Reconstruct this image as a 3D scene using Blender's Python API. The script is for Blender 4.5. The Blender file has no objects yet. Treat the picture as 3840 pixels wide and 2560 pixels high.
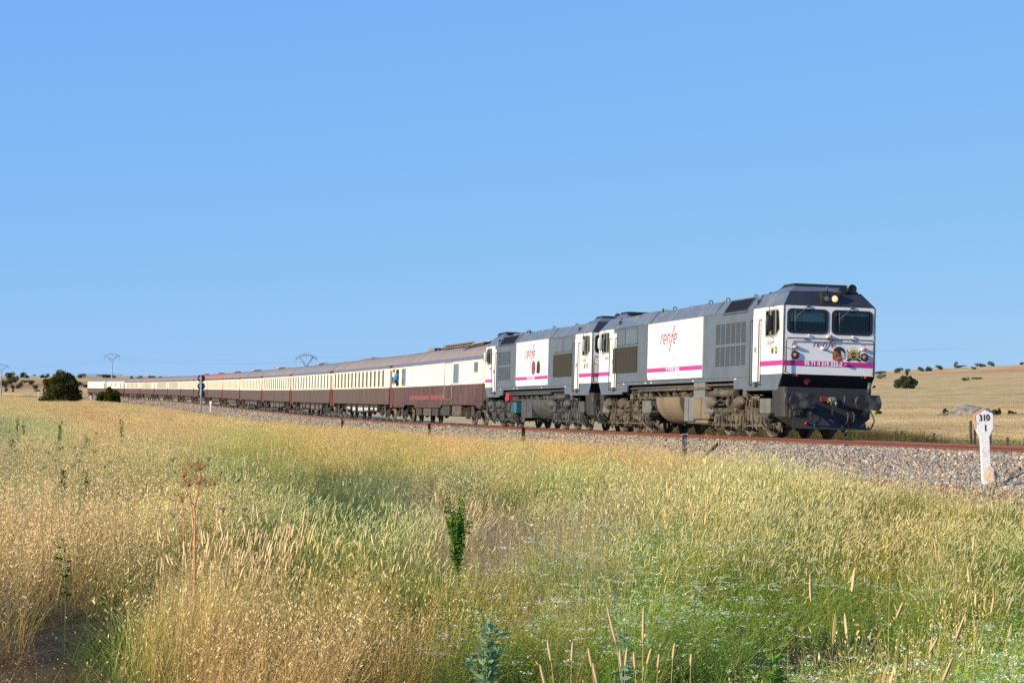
import bpy, bmesh, math, random
import numpy as np
from mathutils import Vector, Matrix
from mathutils.geometry import delaunay_2d_cdt

random.seed(7)
rng = np.random.default_rng(11)
S = bpy.context.scene
COL = S.collection
EYE = 1.75            # camera height above the near soil; all "e" heights below are relative to the eye
F = 7580.0            # focal length in pixels of the 3840 wide photograph

# ------------------------------------------------------------------ camera
cd = bpy.data.cameras.new('camera'); cam = bpy.data.objects.new('camera', cd); COL.objects.link(cam)
cd.sensor_width = 36.0; cd.lens = 36.0 * F / 3840.0
cd.clip_start = 0.5; cd.clip_end = 60000
cam.location = (0, 0, EYE)
cam.rotation_euler = (math.radians(90) + math.atan(185 / F), 0, 0)
S.camera = cam

# ------------------------------------------------------------------ light
SUN_EL = math.radians(21); LAZ = math.radians(12.8 + 16)
L = Vector((math.cos(LAZ) * math.cos(SUN_EL), math.sin(LAZ) * math.cos(SUN_EL), -math.sin(SUN_EL)))
sd = bpy.data.lights.new('sun', 'SUN'); sun = bpy.data.objects.new('sun', sd); COL.objects.link(sun)
sd.energy = 5.0; sd.angle = math.radians(0.53); sd.color = (1.0, 0.86, 0.64)
sun.rotation_euler = L.to_track_quat('-Z', 'Y').to_euler()
sun.location = (-60, -30, 60)
W = bpy.data.worlds.new('World'); S.world = W; W.use_nodes = True
nt = W.node_tree; bg = nt.nodes['Background']
sky = nt.nodes.new('ShaderNodeTexSky'); sky.sky_type = 'NISHITA'; sky.sun_disc = False
sky.sun_elevation = SUN_EL; sky.sun_rotation = math.atan2(-L.x, -L.y) % (2 * math.pi)
sky.air_density = 1.0; sky.dust_density = 0.0; sky.ozone_density = 6.0; sky.altitude = 3000
sc_ = nt.nodes.new('ShaderNodeSeparateColor'); cc_ = nt.nodes.new('ShaderNodeCombineColor'); nt.links.new(sky.outputs[0], sc_.inputs[0])
for ch, (g_, k_) in enumerate(((0.40, 1.58), (0.26, 2.96), (-0.05, 7.9))):       # grade of the clear evening sky, channel by channel
    pw = nt.nodes.new('ShaderNodeMath'); pw.operation = 'POWER'; pw.inputs[1].default_value = g_; ml = nt.nodes.new('ShaderNodeMath'); ml.operation = 'MULTIPLY'; ml.inputs[1].default_value = k_
    nt.links.new(sc_.outputs[ch], pw.inputs[0]); nt.links.new(pw.outputs[0], ml.inputs[0]); nt.links.new(ml.outputs[0], cc_.inputs[ch])
nt.links.new(cc_.outputs[0], bg.inputs[0])
bg.inputs[1].default_value = 0.092
S.view_settings.view_transform = 'Standard'; S.view_settings.look = 'None'
S.view_settings.exposure = 0.45; S.view_settings.gamma = 1.0
S.cycles.max_bounces = 6; S.cycles.transparent_max_bounces = 12; S.cycles.diffuse_bounces = 3
S.cycles.use_denoising = False
S.cycles.caustics_reflective = False; S.cycles.caustics_refractive = False

# ------------------------------------------------------------------ helpers
def tag(o, label, cat, group=None, kind=None):
    o['label'] = label; o['category'] = cat
    if group: o['group'] = group
    if kind: o['kind'] = kind
    return o
def struct(o, kind='structure'):
    o['kind'] = kind; return o
def empty(name, loc=(0, 0, 0), rot=(0, 0, 0), label=None, cat=None, group=None):
    o = bpy.data.objects.new(name, None); COL.objects.link(o)
    o.location = loc; o.rotation_euler = rot; o.empty_display_size = 0.3
    if label: tag(o, label, cat, group)
    return o
def copy_tree(o, parent=None):
    c = o.copy(); COL.objects.link(c)
    if parent is not None: c.parent = parent
    for ch in list(o.children): copy_tree(ch, c)
    return c

_m = {}
def mat(name, color, rough=0.6, metal=0.0, c2=None, nscale=6.0, namt=0.5, bump=0.0, bscale=30.0, spec=0.5,
        streak=False, emit=None, detail=4.0, vstretch=None, lo=0.35, hi=0.65, trans=0.0):
    if name in _m: return _m[name]
    m = bpy.data.materials.new(name); m.use_nodes = True; n = m.node_tree; p = n.nodes['Principled BSDF']
    p.inputs['Roughness'].default_value = rough; p.inputs['Metallic'].default_value = metal
    p.inputs['Specular IOR Level'].default_value = spec
    c = (*color, 1)
    p.inputs['Base Color'].default_value = c
    tc = n.nodes.new('ShaderNodeTexCoord'); src = tc.outputs['Object']
    if vstretch:
        mp = n.nodes.new('ShaderNodeMapping'); mp.inputs['Scale'].default_value = vstretch
        n.links.new(src, mp.inputs[0]); src = mp.outputs[0]
    if c2 is not None:
        t = n.nodes.new('ShaderNodeTexNoise'); t.inputs['Scale'].default_value = nscale; t.inputs['Detail'].default_value = detail
        n.links.new(src, t.inputs['Vector'])
        r = n.nodes.new('ShaderNodeMapRange'); r.inputs[1].default_value = lo; r.inputs[2].default_value = hi
        r.inputs[4].default_value = namt; n.links.new(t.outputs[0], r.inputs[0])
        mx = n.nodes.new('ShaderNodeMix'); mx.data_type = 'RGBA'
        mx.inputs[6].default_value = c; mx.inputs[7].default_value = (*c2, 1)
        n.links.new(r.outputs[0], mx.inputs[0]); n.links.new(mx.outputs[2], p.inputs['Base Color'])
        r2 = n.nodes.new('ShaderNodeMapRange'); r2.inputs[3].default_value = rough; r2.inputs[4].default_value = min(1, rough + 0.25)
        n.links.new(t.outputs[0], r2.inputs[0]); n.links.new(r2.outputs[0], p.inputs['Roughness'])
    if bump:
        t = n.nodes.new('ShaderNodeTexNoise'); t.inputs['Scale'].default_value = bscale; t.inputs['Detail'].default_value = 3
        n.links.new(tc.outputs['Object'], t.inputs['Vector'])
        b = n.nodes.new('ShaderNodeBump'); b.inputs['Strength'].default_value = bump; b.inputs['Distance'].default_value = 0.05
        n.links.new(t.outputs[0], b.inputs['Height']); n.links.new(b.outputs[0], p.inputs['Normal'])
    if emit:
        p.inputs['Emission Color'].default_value = (*emit[0], 1); p.inputs['Emission Strength'].default_value = emit[1]
    _m[name] = m
    return m
def glass_mat(name, tint=(0.75, 0.85, 0.85), base=0.08):
    if name in _m: return _m[name]
    m = bpy.data.materials.new(name); m.use_nodes = True; n = m.node_tree; n.nodes.clear()
    out = n.nodes.new('ShaderNodeOutputMaterial'); tr = n.nodes.new('ShaderNodeBsdfTransparent'); tr.inputs[0].default_value = (*tint, 1)
    gl = n.nodes.new('ShaderNodeBsdfGlossy'); gl.inputs['Roughness'].default_value = 0.03
    lw = n.nodes.new('ShaderNodeFresnel'); lw.inputs[0].default_value = 1.38
    ad = n.nodes.new('ShaderNodeMath'); ad.operation = 'ADD'; ad.inputs[1].default_value = 0.0
    mx = n.nodes.new('ShaderNodeMixShader')
    n.links.new(lw.outputs[0], ad.inputs[0]); n.links.new(ad.outputs[0], mx.inputs[0])
    n.links.new(tr.outputs[0], mx.inputs[1]); n.links.new(gl.outputs[0], mx.inputs[2]); n.links.new(mx.outputs[0], out.inputs[0])
    _m[name] = m; return m

class MB:
    def __init__(s): s.v = []; s.f = []; s.smooth = []
    def add(s, vs, fs, sm=False):
        b = len(s.v); s.v += [tuple(v) for v in vs]
        for f in fs: s.f.append([b + i for i in f]); s.smooth.append(sm)
        return s
    def quad(s, a, b, c, d): return s.add([a, b, c, d], [(0, 1, 2, 3)])
    def box(s, x0, x1, y0, y1, z0, z1):
        if x0 > x1: x0, x1 = x1, x0
        if y0 > y1: y0, y1 = y1, y0
        if z0 > z1: z0, z1 = z1, z0
        v = [(x, y, z) for z in (z0, z1) for (x, y) in ((x0, y0), (x1, y0), (x1, y1), (x0, y1))]
        return s.add(v, [(3, 2, 1, 0), (4, 5, 6, 7), (0, 1, 5, 4), (1, 2, 6, 5), (2, 3, 7, 6), (3, 0, 4, 7)])
    def bbox(s, x0, x1, y0, y1, z0, z1, b=0.02):
        # chamfered box (edges cut along z and top)
        if x0 > x1: x0, x1 = x1, x0
        if y0 > y1: y0, y1 = y1, y0
        def ring(i, z): return [(x0 + i, y0, z), (x1 - i, y0, z), (x1, y0 + i, z), (x1, y1 - i, z), (x1 - i, y1, z), (x0 + i, y1, z), (x0, y1 - i, z), (x0, y0 + i, z)]
        def ring2(i, z): return [(min(max(x, x0 + b), x1 - b), min(max(y, y0 + b), y1 - b), z) for x, y, z in ring(i, z)]
        rs = [ring2(b, z0), ring(b, z0 + b), ring(b, z1 - b), ring2(b, z1)]
        v = sum(rs, []); fs = [tuple(range(7, -1, -1)), tuple(range(24, 32))]
        for r in range(3):
            for k in range(8): fs.append((r * 8 + k, r * 8 + (k + 1) % 8, r * 8 + 8 + (k + 1) % 8, r * 8 + 8 + k))
        return s.add(v, fs)
    def tube(s, pts, r, n=8, caps=True, sm=True):
        pts = [Vector(p) for p in pts]; rs = r if isinstance(r, (list, tuple)) else [r] * len(pts)
        v = []; up = None
        for i, p in enumerate(pts):
            a = pts[max(i - 1, 0)]; b = pts[min(i + 1, len(pts) - 1)]; d = (b - a)
            d = d.normalized() if d.length > 1e-9 else Vector((0, 0, 1))
            if up is None: up = d.orthogonal().normalized()
            up = (up - d * up.dot(d)); up = up.normalized() if up.length > 1e-6 else d.orthogonal().normalized()
            w = d.cross(up)
            for k in range(n):
                t = 2 * math.pi * k / n; v.append(p + (up * math.cos(t) + w * math.sin(t)) * rs[i])
        fs = []
        for i in range(len(pts) - 1):
            for k in range(n): fs.append((i * n + k, i * n + (k + 1) % n, (i + 1) * n + (k + 1) % n, (i + 1) * n + k))
        s.add(v, fs, sm)
        if caps:
            b = len(s.v) - len(v); s.f.append([b + k for k in range(n - 1, -1, -1)]); s.smooth.append(False)
            s.f.append([b + (len(pts) - 1) * n + k for k in range(n)]); s.smooth.append(False)
        return s
    def cyl(s, p0, p1, r0, r1=None, n=16): return s.tube([p0, p1], [r0, r0 if r1 is None else r1], n)
    def lathe(s, o, axis, prof, n=20, sm=True):
        # prof: (distance along axis, radius)
        o = Vector(o); a = Vector(axis).normalized(); u = a.orthogonal().normalized(); w = a.cross(u); v = []
        for (t, r) in prof:
            for k in range(n):
                q = 2 * math.pi * k / n; v.append(o + a * t + (u * math.cos(q) + w * math.sin(q)) * r)
        fs = []
        for i in range(len(prof) - 1):
            for k in range(n): fs.append((i * n + k, i * n + (k + 1) % n, (i + 1) * n + (k + 1) % n, (i + 1) * n + k))
        s.add(v, fs, sm)
        b = len(s.v) - len(v); s.f.append([b + k for k in range(n - 1, -1, -1)]); s.smooth.append(False)
        s.f.append([b + (len(prof) - 1) * n + k for k in range(n)]); s.smooth.append(False)
        return s
    def prism(s, poly, fn, t0, t1):
        # poly: 2-D points, fn(u, v, t) -> xyz
        n = len(poly); v = [fn(u, w, t0) for u, w in poly] + [fn(u, w, t1) for u, w in poly]
        fs = [tuple(range(n - 1, -1, -1)), tuple(range(n, 2 * n))]
        for k in range(n): fs.append((k, (k + 1) % n, n + (k + 1) % n, n + k))
        return s.add(v, fs)
    def plate(s, outer, holes, fn, t0, t1):
        # a sheet with real openings
        pts = list(outer); edges = []; faces_c = []
        def loop(lp, base): return [(base + i, base + (i + 1) % len(lp)) for i in range(len(lp))]
        edges += loop(outer, 0)
        for h in holes:
            b = len(pts); pts += list(h); edges += loop(h, b)
        vo, eo, fo, _, _, _ = delaunay_2d_cdt([Vector(p) for p in pts], edges, [], 1, 1e-6)
        def inside(p, lp):
            c = False; j = len(lp) - 1
            for i in range(len(lp)):
                if (lp[i][1] > p[1]) != (lp[j][1] > p[1]) and p[0] < (lp[j][0] - lp[i][0]) * (p[1] - lp[i][1]) / (lp[j][1] - lp[i][1]) + lp[i][0]: c = not c
                j = i
            return c
        keep = []
        for f in fo:
            c = (sum(vo[i][0] for i in f) / len(f), sum(vo[i][1] for i in f) / len(f))
            if inside(c, outer) and not any(inside(c, h) for h in holes): keep.append(f)
        for t, rev in ((t0, False), (t1, True)):
            s.add([fn(p[0], p[1], t) for p in vo], [tuple(reversed(f)) if rev else tuple(f) for f in keep])
        for lp in [outer] + list(holes):
            n = len(lp); v = [fn(u, w, t0) for u, w in lp] + [fn(u, w, t1) for u, w in lp]
            s.add(v, [(k, (k + 1) % n, n + (k + 1) % n, n + k) for k in range(n)])
        return s
    def ribbon(s, pts, w, fn, t0, t1, closed=False):
        # stroked 2-D line of width w (number or list) as a thin solid
        n = len(pts); L_ = []; R_ = []
        for i, p in enumerate(pts):
            a = pts[(i - 1) % n] if closed else pts[max(i - 1, 0)]; b = pts[(i + 1) % n] if closed else pts[min(i + 1, n - 1)]
            d = Vector((b[0] - a[0], b[1] - a[1])); d = d.normalized() if d.length else Vector((1, 0))
            h = (w[i] if isinstance(w, (list, tuple)) else w) / 2
            L_.append((p[0] - d.y * h, p[1] + d.x * h)); R_.append((p[0] + d.y * h, p[1] - d.x * h))
        m = n if closed else n - 1
        for t, rev in ((t1, False), (t0, True)):
            v = [fn(*q, t) for q in L_ + R_]
            s.add(v, [((i, n + i, n + (i + 1) % n, (i + 1) % n) if not rev else ((i + 1) % n, n + (i + 1) % n, n + i, i)) for i in range(m)])
        v = [fn(*q, t0) for q in L_] + [fn(*q, t1) for q in L_] + [fn(*q, t0) for q in R_] + [fn(*q, t1) for q in R_]
        s.add(v, [(i, (i + 1) % n, n + (i + 1) % n, n + i) for i in range(m)] + [(2 * n + (i + 1) % n, 2 * n + i, 3 * n + i, 3 * n + (i + 1) % n) for i in range(m)])
        return s
    def mesh(s, name, fix=True):
        me = bpy.data.meshes.new(name); me.from_pydata(s.v, [], s.f)
        me.polygons.foreach_set('use_smooth', s.smooth)
        if fix and len(s.f) < 60000:
            bm = bmesh.new(); bm.from_mesh(me); bmesh.ops.recalc_face_normals(bm, faces=bm.faces); bm.to_mesh(me); bm.free()
        me.update(); return me
    def build(s, name, m, parent=None, label=None):
        me = s.mesh(name); me.materials.append(m)
        o = bpy.data.objects.new(name, me); COL.objects.link(o)
        if parent is not None: o.parent = parent
        if label: o['label'] = label
        return o
def rrect(x0, x1, y0, y1, r, n=4):
    p = []
    for cx, cy, a0 in ((x1 - r, y1 - r, 0), (x0 + r, y1 - r, 90), (x0 + r, y0 + r, 180), (x1 - r, y0 + r, 270)):
        for k in range(n + 1):
            a = math.radians(a0 + 90 * k / n); p.append((cx + r * math.cos(a), cy + r * math.sin(a)))
    return p
def circ(cx, cy, rx, ry=None, n=24): return [(cx + rx * math.cos(2 * math.pi * k / n), cy + (ry or rx) * math.sin(2 * math.pi * k / n)) for k in range(n)]
def text_mesh(name, body, size, m, parent, M4, ext=0.003, off=0.0, shear=0.0, sx=1.0, align='CENTER'):
    c = bpy.data.curves.new('t', 'FONT'); c.body = body; c.size = size; c.extrude = ext; c.offset = off; c.shear = shear
    c.align_x = align; c.align_y = 'CENTER'
    t = bpy.data.objects.new('t', c); COL.objects.link(t); bpy.context.view_layer.update()
    me = bpy.data.meshes.new_from_object(t.evaluated_get(bpy.context.evaluated_depsgraph_get()))
    bpy.data.objects.remove(t); me.name = name
    me.transform(Matrix.Diagonal((sx, 1, 1, 1))); me.transform(M4); me.materials.clear(); me.materials.append(m)
    o = bpy.data.objects.new(name, me); COL.objects.link(o); o.parent = parent
    return o

# ------------------------------------------------------------------ the line of the railway (X to the right, Y = D into the distance)
HR = [(-60, 0.5), (0, 0.86), (30, 1.10), (43.5, 1.205), (58, 1.345), (79, 1.54), (99, 1.69), (127, 1.87), (160, 1.95), (205, 1.95), (280, 1.8), (350, 1.68), (400, 1.55), (442, 1.41), (520, 1.2), (700, 0.9)]
def hr(D): return np.interp(D, [p[0] for p in HR], [p[1] for p in HR])
NODES = [(95.7, 1818), (121.4, 1467), (147.5, 1241), (172.5, 1089), (196.3, 981), (219.8, 898), (242.5, 834), (265.5, 776), (288.5, 725.6), (311.5, 678), (334.2, 629), (356.8, 580), (379.3, 526), (401.6, 469.6), (423.7, 398), (445.6, 328)]
_d = list(np.arange(-60, 95, 5.0)); _x = [7.51 - 0.2273 * (d - 56.5) for d in _d]
for D_, px in NODES: _d.append(D_); _x.append((px - 1920) / F * D_)
for D_, px in ((468, 245), (491, 152), (515, 50), (540, -70), (600, -420)): _d.append(D_); _x.append((px - 1920) / F * D_)
_dd = np.arange(-60, 600, 1.0); _xx = np.interp(_dd, _d, _x)
k_ = np.hanning(31); k_ /= k_.sum(); _xs = np.convolve(np.pad(_xx, 15, mode='reflect', reflect_type='odd'), k_, 'valid')
def Xside(D): return np.interp(D, _dd, _xs)                 # near side of the vehicles
def Hd(D): return np.arctan(-(Xside(D + 2.0) - Xside(D - 2.0)) / 4.0)
_th = Hd(_dd); _cx = _xs + 1.38 * np.cos(_th); _cy = _dd + 1.38 * np.sin(_th)
def Xc(D): return np.interp(D, _cy, _cx)                    # centre line
def Thc(D): return np.interp(D, _cy, _th)
CANT = math.radians(1.7)
def off_track(X, D): return (Xc(D) - X) * np.cos(Thc(D))    # positive on the camera's side

def z_near(D): return np.interp(D, [-60, 0, 20, 40, 60, 80, 105, 200, 400, 460, 520, 600], [-1.75, -1.75, -1.78, -1.83, -2.0, -2.18, -2.4, -2.52, -2.5, -2.05, -1.5, -0.6])
def z_far_r(D): return np.interp(D, [-60, 30, 60, 100, 200, 300, 420, 500, 620, 700, 890, 1000, 1100, 1300, 3000, 40000], [-2.2, -2.4, -2.9, -2.9, -2.6, -1.9, -0.6, 0.5, 2.2, 3.4, 5.6, 8.4, 11.3, 12.6, 10, 0])
def z_far_l(D): return np.interp(D, [-60, 30, 60, 100, 300, 480, 520, 650, 780, 900, 1200, 3000, 40000], [-2.2, -2.4, -2.9, -2.9, -2.8, -1.9, -1.0, 1.7, 4.3, 6.6, 5.5, 5, 0])
def sstep(a, b, x):
    t = np.clip((x - a) / (b - a), 0, 1); return t * t * (3 - 2 * t)
def ground_e(X, D):
    X = np.asarray(X, float); D = np.asarray(D, float)
    a = X / np.maximum(D, 5)
    w = sstep(-0.16, 0.12, a)
    zf = z_far_l(D) * (1 - w) + z_far_r(D) * w
    zf = zf + np.where(D > 300, 1, 0) * (a - 0.2) * np.clip((D - 300) / 800, 0, 1) * 60 * np.clip(w, 0, 1) * (a > 0.05)
    u = off_track(X, np.clip(D, -55, 590))
    near = sstep(-6.0, 4.0, u)
    near = np.where(D > 560, near * np.clip((620 - D) / 60, 0, 1), near)
    zn = z_near(D)
    z = zn * near + zf * (1 - near)
    b = 0.05 * np.sin(X * 0.9 + D * 0.31) * np.sin(D * 0.57 + 1.3) + 0.035 * np.sin(X * 2.1 + 0.4) * np.sin(D * 1.7)
    b = b * np.clip((np.abs(u) - 4.5) / 3, 0, 1)
    b = b + np.where(D > 150, 0.35 * np.sin(X * 0.06 + 1) * np.sin(D * 0.035) * np.clip((D - 250) / 200, 0, 1) * (1 - near), 0)
    under = np.clip(1 - np.abs(u) / 3.6, 0, 1)              # keep well below the ballast
    return z + b - 0.5 * (under > 0) * np.where(D < 580, 1, 0) * np.minimum(1, under * 4)
def gz(X, D): return float(ground_e(X, D)) + EYE

def grass_ground():
    m = bpy.data.materials.new('dry_field'); m.use_nodes = True; n = m.node_tree; p = n.nodes['Principled BSDF']
    p.inputs['Roughness'].default_value = 0.95; p.inputs['Specular IOR Level'].default_value = 0.1
    g = n.nodes.new('ShaderNodeNewGeometry')
    def noise(scale, vec, detail=5):
        mp = n.nodes.new('ShaderNodeMapping'); mp.inputs['Scale'].default_value = vec; n.links.new(g.outputs['Position'], mp.inputs[0])
        t = n.nodes.new('ShaderNodeTexNoise'); t.inputs['Scale'].default_value = scale; t.inputs['Detail'].default_value = detail
        t.inputs['Roughness'].default_value = 0.65
        n.links.new(mp.outputs[0], t.inputs['Vector']); return t.outputs[0]
    def ramp(src, stops):
        r = n.nodes.new('ShaderNodeValToRGB'); e = r.color_ramp.elements
        while len(e) < len(stops): e.new(0.5)
        for i, (q, c) in enumerate(stops): e[i].position = q; e[i].color = (*c, 1)
        n.links.new(src, r.inputs[0]); return r.outputs[0]
    def mix(fac, a, b, typ='MIX'):
        x = n.nodes.new('ShaderNodeMix'); x.data_type = 'RGBA'; x.blend_type = typ
        if isinstance(fac, float): x.inputs[0].default_value = fac
        else: n.links.new(fac, x.inputs[0])
        n.links.new(a, x.inputs[6])
        if isinstance(b, tuple): x.inputs[7].default_value = (*b, 1)
        else: n.links.new(b, x.inputs[7])
        return x.outputs[2]
    big = ramp(noise(1.0, (0.012, 0.03, 0.0)), [(0.33, (0.50, 0.37, 0.14)), (0.48, (0.66, 0.47, 0.20)), (0.58, (0.56, 0.36, 0.17)), (0.7, (0.70, 0.51, 0.23))])
    mid = ramp(noise(1.0, (0.10, 0.55, 0.0)), [(0.36, (0.55, 0.50, 0.40)), (0.5, (0.9, 0.9, 0.86)), (0.62, (1.2, 1.16, 1.05))])
    fine = ramp(noise(1.0, (1.4, 2.6, 0.0), 7), [(0.34, (0.42, 0.42, 0.42)), (0.5, (0.93, 0.93, 0.93)), (0.66, (1.3, 1.28, 1.2))])
    c = mix(1.0, big, mid, 'MULTIPLY'); c = mix(0.5, c, fine, 'MULTIPLY')
    # bare reddish earth high on the right-hand slope
    sp = n.nodes.new('ShaderNodeSeparateXYZ'); n.links.new(g.outputs['Position'], sp.inputs[0])
    def mr(src, a, b):
        r = n.nodes.new('ShaderNodeMapRange'); r.inputs[1].default_value = a; r.inputs[2].default_value = b; n.links.new(src, r.inputs[0]); return r.outputs[0]
    def mul(*a):
        o = a[0]
        for q in a[1:]:
            x = n.nodes.new('ShaderNodeMath'); x.operation = 'MULTIPLY'; n.links.new(o, x.inputs[0]); n.links.new(q, x.inputs[1]); o = x.outputs[0]
        return o
    red = mul(mr(sp.outputs['X'], 165, 225), mr(sp.outputs['Y'], 900, 930), mr(sp.outputs['Y'], 1035, 985), mr(noise(1.0, (0.05, 0.02, 0.0)), 0.36, 0.55))
    c = mix(red, c, (0.50, 0.22, 0.11))
    red2 = mul(mr(sp.outputs['X'], -95, -110), mr(sp.outputs['Y'], 600, 640), mr(sp.outputs['Y'], 760, 700), mr(noise(1.0, (0.05, 0.02, 0.0)), 0.4, 0.5))
    c = mix(red2, c, (0.36, 0.17, 0.08))
    # dark plain beyond the crest
    far = mr(sp.outputs['Y'], 1300, 2500); c = mix(far, c, (0.09, 0.085, 0.06))
    # yellow-green hollow just beyond the line
    hol = mul(mr(sp.outputs['Y'], 262, 215), mr(noise(1.0, (0.03, 0.06, 0.0)), 0.38, 0.62)); c = mix(hol, c, (0.50, 0.40, 0.20))
    sx = n.nodes.new('ShaderNodeMath'); sx.operation = 'MULTIPLY_ADD'; sx.inputs[1].default_value = 0.2273; n.links.new(sp.outputs['Y'], sx.inputs[0]); n.links.new(sp.outputs['X'], sx.inputs[2])
    nearside = mul(mr(sx.outputs[0], 18.0, 14.0), mr(sp.outputs['Y'], 520, 480)); c = mix(nearside, c, (0.085, 0.060, 0.026))
    n.links.new(c, p.inputs['Base Color'])
    b = n.nodes.new('ShaderNodeBump'); b.inputs['Strength'].default_value = 0.6; b.inputs['Distance'].default_value = 0.2
    n.links.new(noise(1.0, (1.1, 2.2, 1.0), 7), b.inputs['Height']); n.links.new(b.outputs[0], p.inputs['Normal'])
    return m

def sheet(name, rows, cols, zf, m, smooth=True):
    D = np.array(rows); A = np.array(cols)
    Dg, Ag = np.meshgrid(D, A, indexing='ij')
    Xg = Ag * (np.maximum(Dg, 0) + 60)
    Z = zf(Xg, Dg) + EYE
    nr, nc = Dg.shape; v = np.stack([Xg, Dg, Z], -1).reshape(-1, 3)
    i = np.arange(nr * nc).reshape(nr, nc)
    f = np.stack([i[:-1, :-1], i[:-1, 1:], i[1:, 1:], i[1:, :-1]], -1).reshape(-1, 4)
    me = bpy.data.meshes.new(name); me.vertices.add(len(v)); me.vertices.foreach_set('co', v.ravel())
    me.loops.add(f.size); me.loops.foreach_set('vertex_index', f.ravel()); me.polygons.add(len(f))
    me.polygons.foreach_set('loop_start', np.arange(0, f.size, 4)); me.polygons.foreach_set('loop_total', np.full(len(f), 4))
    me.polygons.foreach_set('use_smooth', np.ones(len(f), bool)); me.update(); me.validate()
    me.materials.append(m); o = bpy.data.objects.new(name, me); COL.objects.link(o); return o
rows = list(np.arange(-60, 0, 5)) + list(np.arange(0, 60, 0.6)) + list(np.arange(60, 160, 1.2)) + list(np.arange(160, 620, 3)) + list(np.arange(620, 1400, 10)) + list(np.geomspace(1400, 18000, 40))
cols = list(np.linspace(-1.2, -0.5, 12)) + list(np.arange(-0.48, 0.30, 0.004)) + list(np.linspace(0.30, 1.2, 18))
struct(sheet('ground', rows, cols, ground_e, grass_ground()))

# ------------------------------------------------------------------ ballast bed, rails, sleepers
def path_frame(D):
    th = Thc(D); return np.array([Xc(D), D]), np.array([np.cos(th), np.sin(th)])   # centre, direction to the far side
def track_z(u, D):
    # rail-top plane with cant; u positive on the camera side
    return -hr(D) - 0.0248 + (u * math.sin(CANT))
BED = [(-4.6, -1.1), (-3.1, -0.62), (-1.75, -0.20), (-1.2, -0.165), (0, -0.175), (1.2, -0.165), (1.75, -0.19), (3.1, -0.60), (4.4, None)]
def bed_e(u, D):
    base = track_z(0, D)
    toe = ground_e(Xc(D) - 5.2 * np.cos(Thc(D)), D)
    us = [b[0] for b in BED[:-1]] + [4.6, 6.5]
    hs_ = [b[1] for b in BED[:-1]]
    z = np.interp(u, us[:-2], hs_) + base + np.clip(u, -1.3, 1.3) * math.sin(CANT)
    # camera side: run down to the toe
    t = np.clip((u - 3.1) / 3.2, 0, 1)
    z31 = base - 0.60
    return np.where(u > 3.1, z31 * (1 - t) ** 1.2 + (toe - 0.12) * (1 - (1 - t) ** 1.2), z)
def sweep(name, Ds, prof_fn, m, smooth=False, closed=False):
    # prof_fn(D) -> list of (u_to_camera, z_e)
    v = []; k = None
    for D in Ds:
        c, nrm = path_frame(D); pr = prof_fn(D); k = len(pr)
        for u, z in pr: v.append((c[0] - nrm[0] * u, c[1] - nrm[1] * u, float(z) + EYE))
    f = []
    kk = k if closed else k - 1
    for i in range(len(Ds) - 1):
        for j in range(kk): f.append((i * k + j, (i + 1) * k + j, (i + 1) * k + (j + 1) % k, i * k + (j + 1) % k))
    if closed: f.append(tuple(range(k))); f.append(tuple((len(Ds) - 1) * k + j for j in range(k - 1, -1, -1)))
    mb = MB(); mb.add(v, f, smooth); return mb.build(name, m)

def ballast_mat():
    m = bpy.data.materials.new('ballast_stone_ground'); m.use_nodes = True; n = m.node_tree; p = n.nodes['Principled BSDF']
    p.inputs['Roughness'].default_value = 0.9
    g = n.nodes.new('ShaderNodeNewGeometry')
    vo = n.nodes.new('ShaderNodeTexVoronoi'); vo.inputs['Scale'].default_value = 14; n.links.new(g.outputs['Position'], vo.inputs['Vector'])
    hsx = n.nodes.new('ShaderNodeSeparateColor'); n.links.new(vo.outputs['Color'], hsx.inputs[0])
    r = n.nodes.new('ShaderNodeValToRGB'); e = r.color_ramp.elements
    for q, c in ((0.3, (0.20, 0.18, 0.155)), (0.6, (0.31, 0.27, 0.21)), (0.8, (0.36, 0.25, 0.16)), (0.92, (0.26, 0.10, 0.06))): x = e.new(q); x.color = (*c, 1)
    e[0].color = (0.13, 0.13, 0.13, 1); e[-1].color = (0.42, 0.38, 0.32, 1)
    n.links.new(hsx.outputs[0], r.inputs[0]); n.links.new(r.outputs[0], p.inputs['Base Color'])
    b = n.nodes.new('ShaderNodeBump'); b.invert = True; b.inputs['Strength'].default_value = 1.0; b.inputs['Distance'].default_value = 0.05
    n.links.new(vo.outputs['Distance'], b.inputs['Height']); n.links.new(b.outputs[0], p.inputs['Normal'])
    return m
Dsb = list(np.arange(24, 160, 2.0)) + list(np.arange(160, 580, 6.0))
us_bed = [-4.6, -3.6, -3.1, -2.4, -1.75, -1.2, -0.6, 0, 0.6, 1.2, 1.75, 2.4, 3.1, 3.8, 4.6, 5.5, 6.5]
bed = struct(sweep('ballast_bed', Dsb, lambda D: [(u, bed_e(u, D)) for u in us_bed], ballast_mat(), True))

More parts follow.
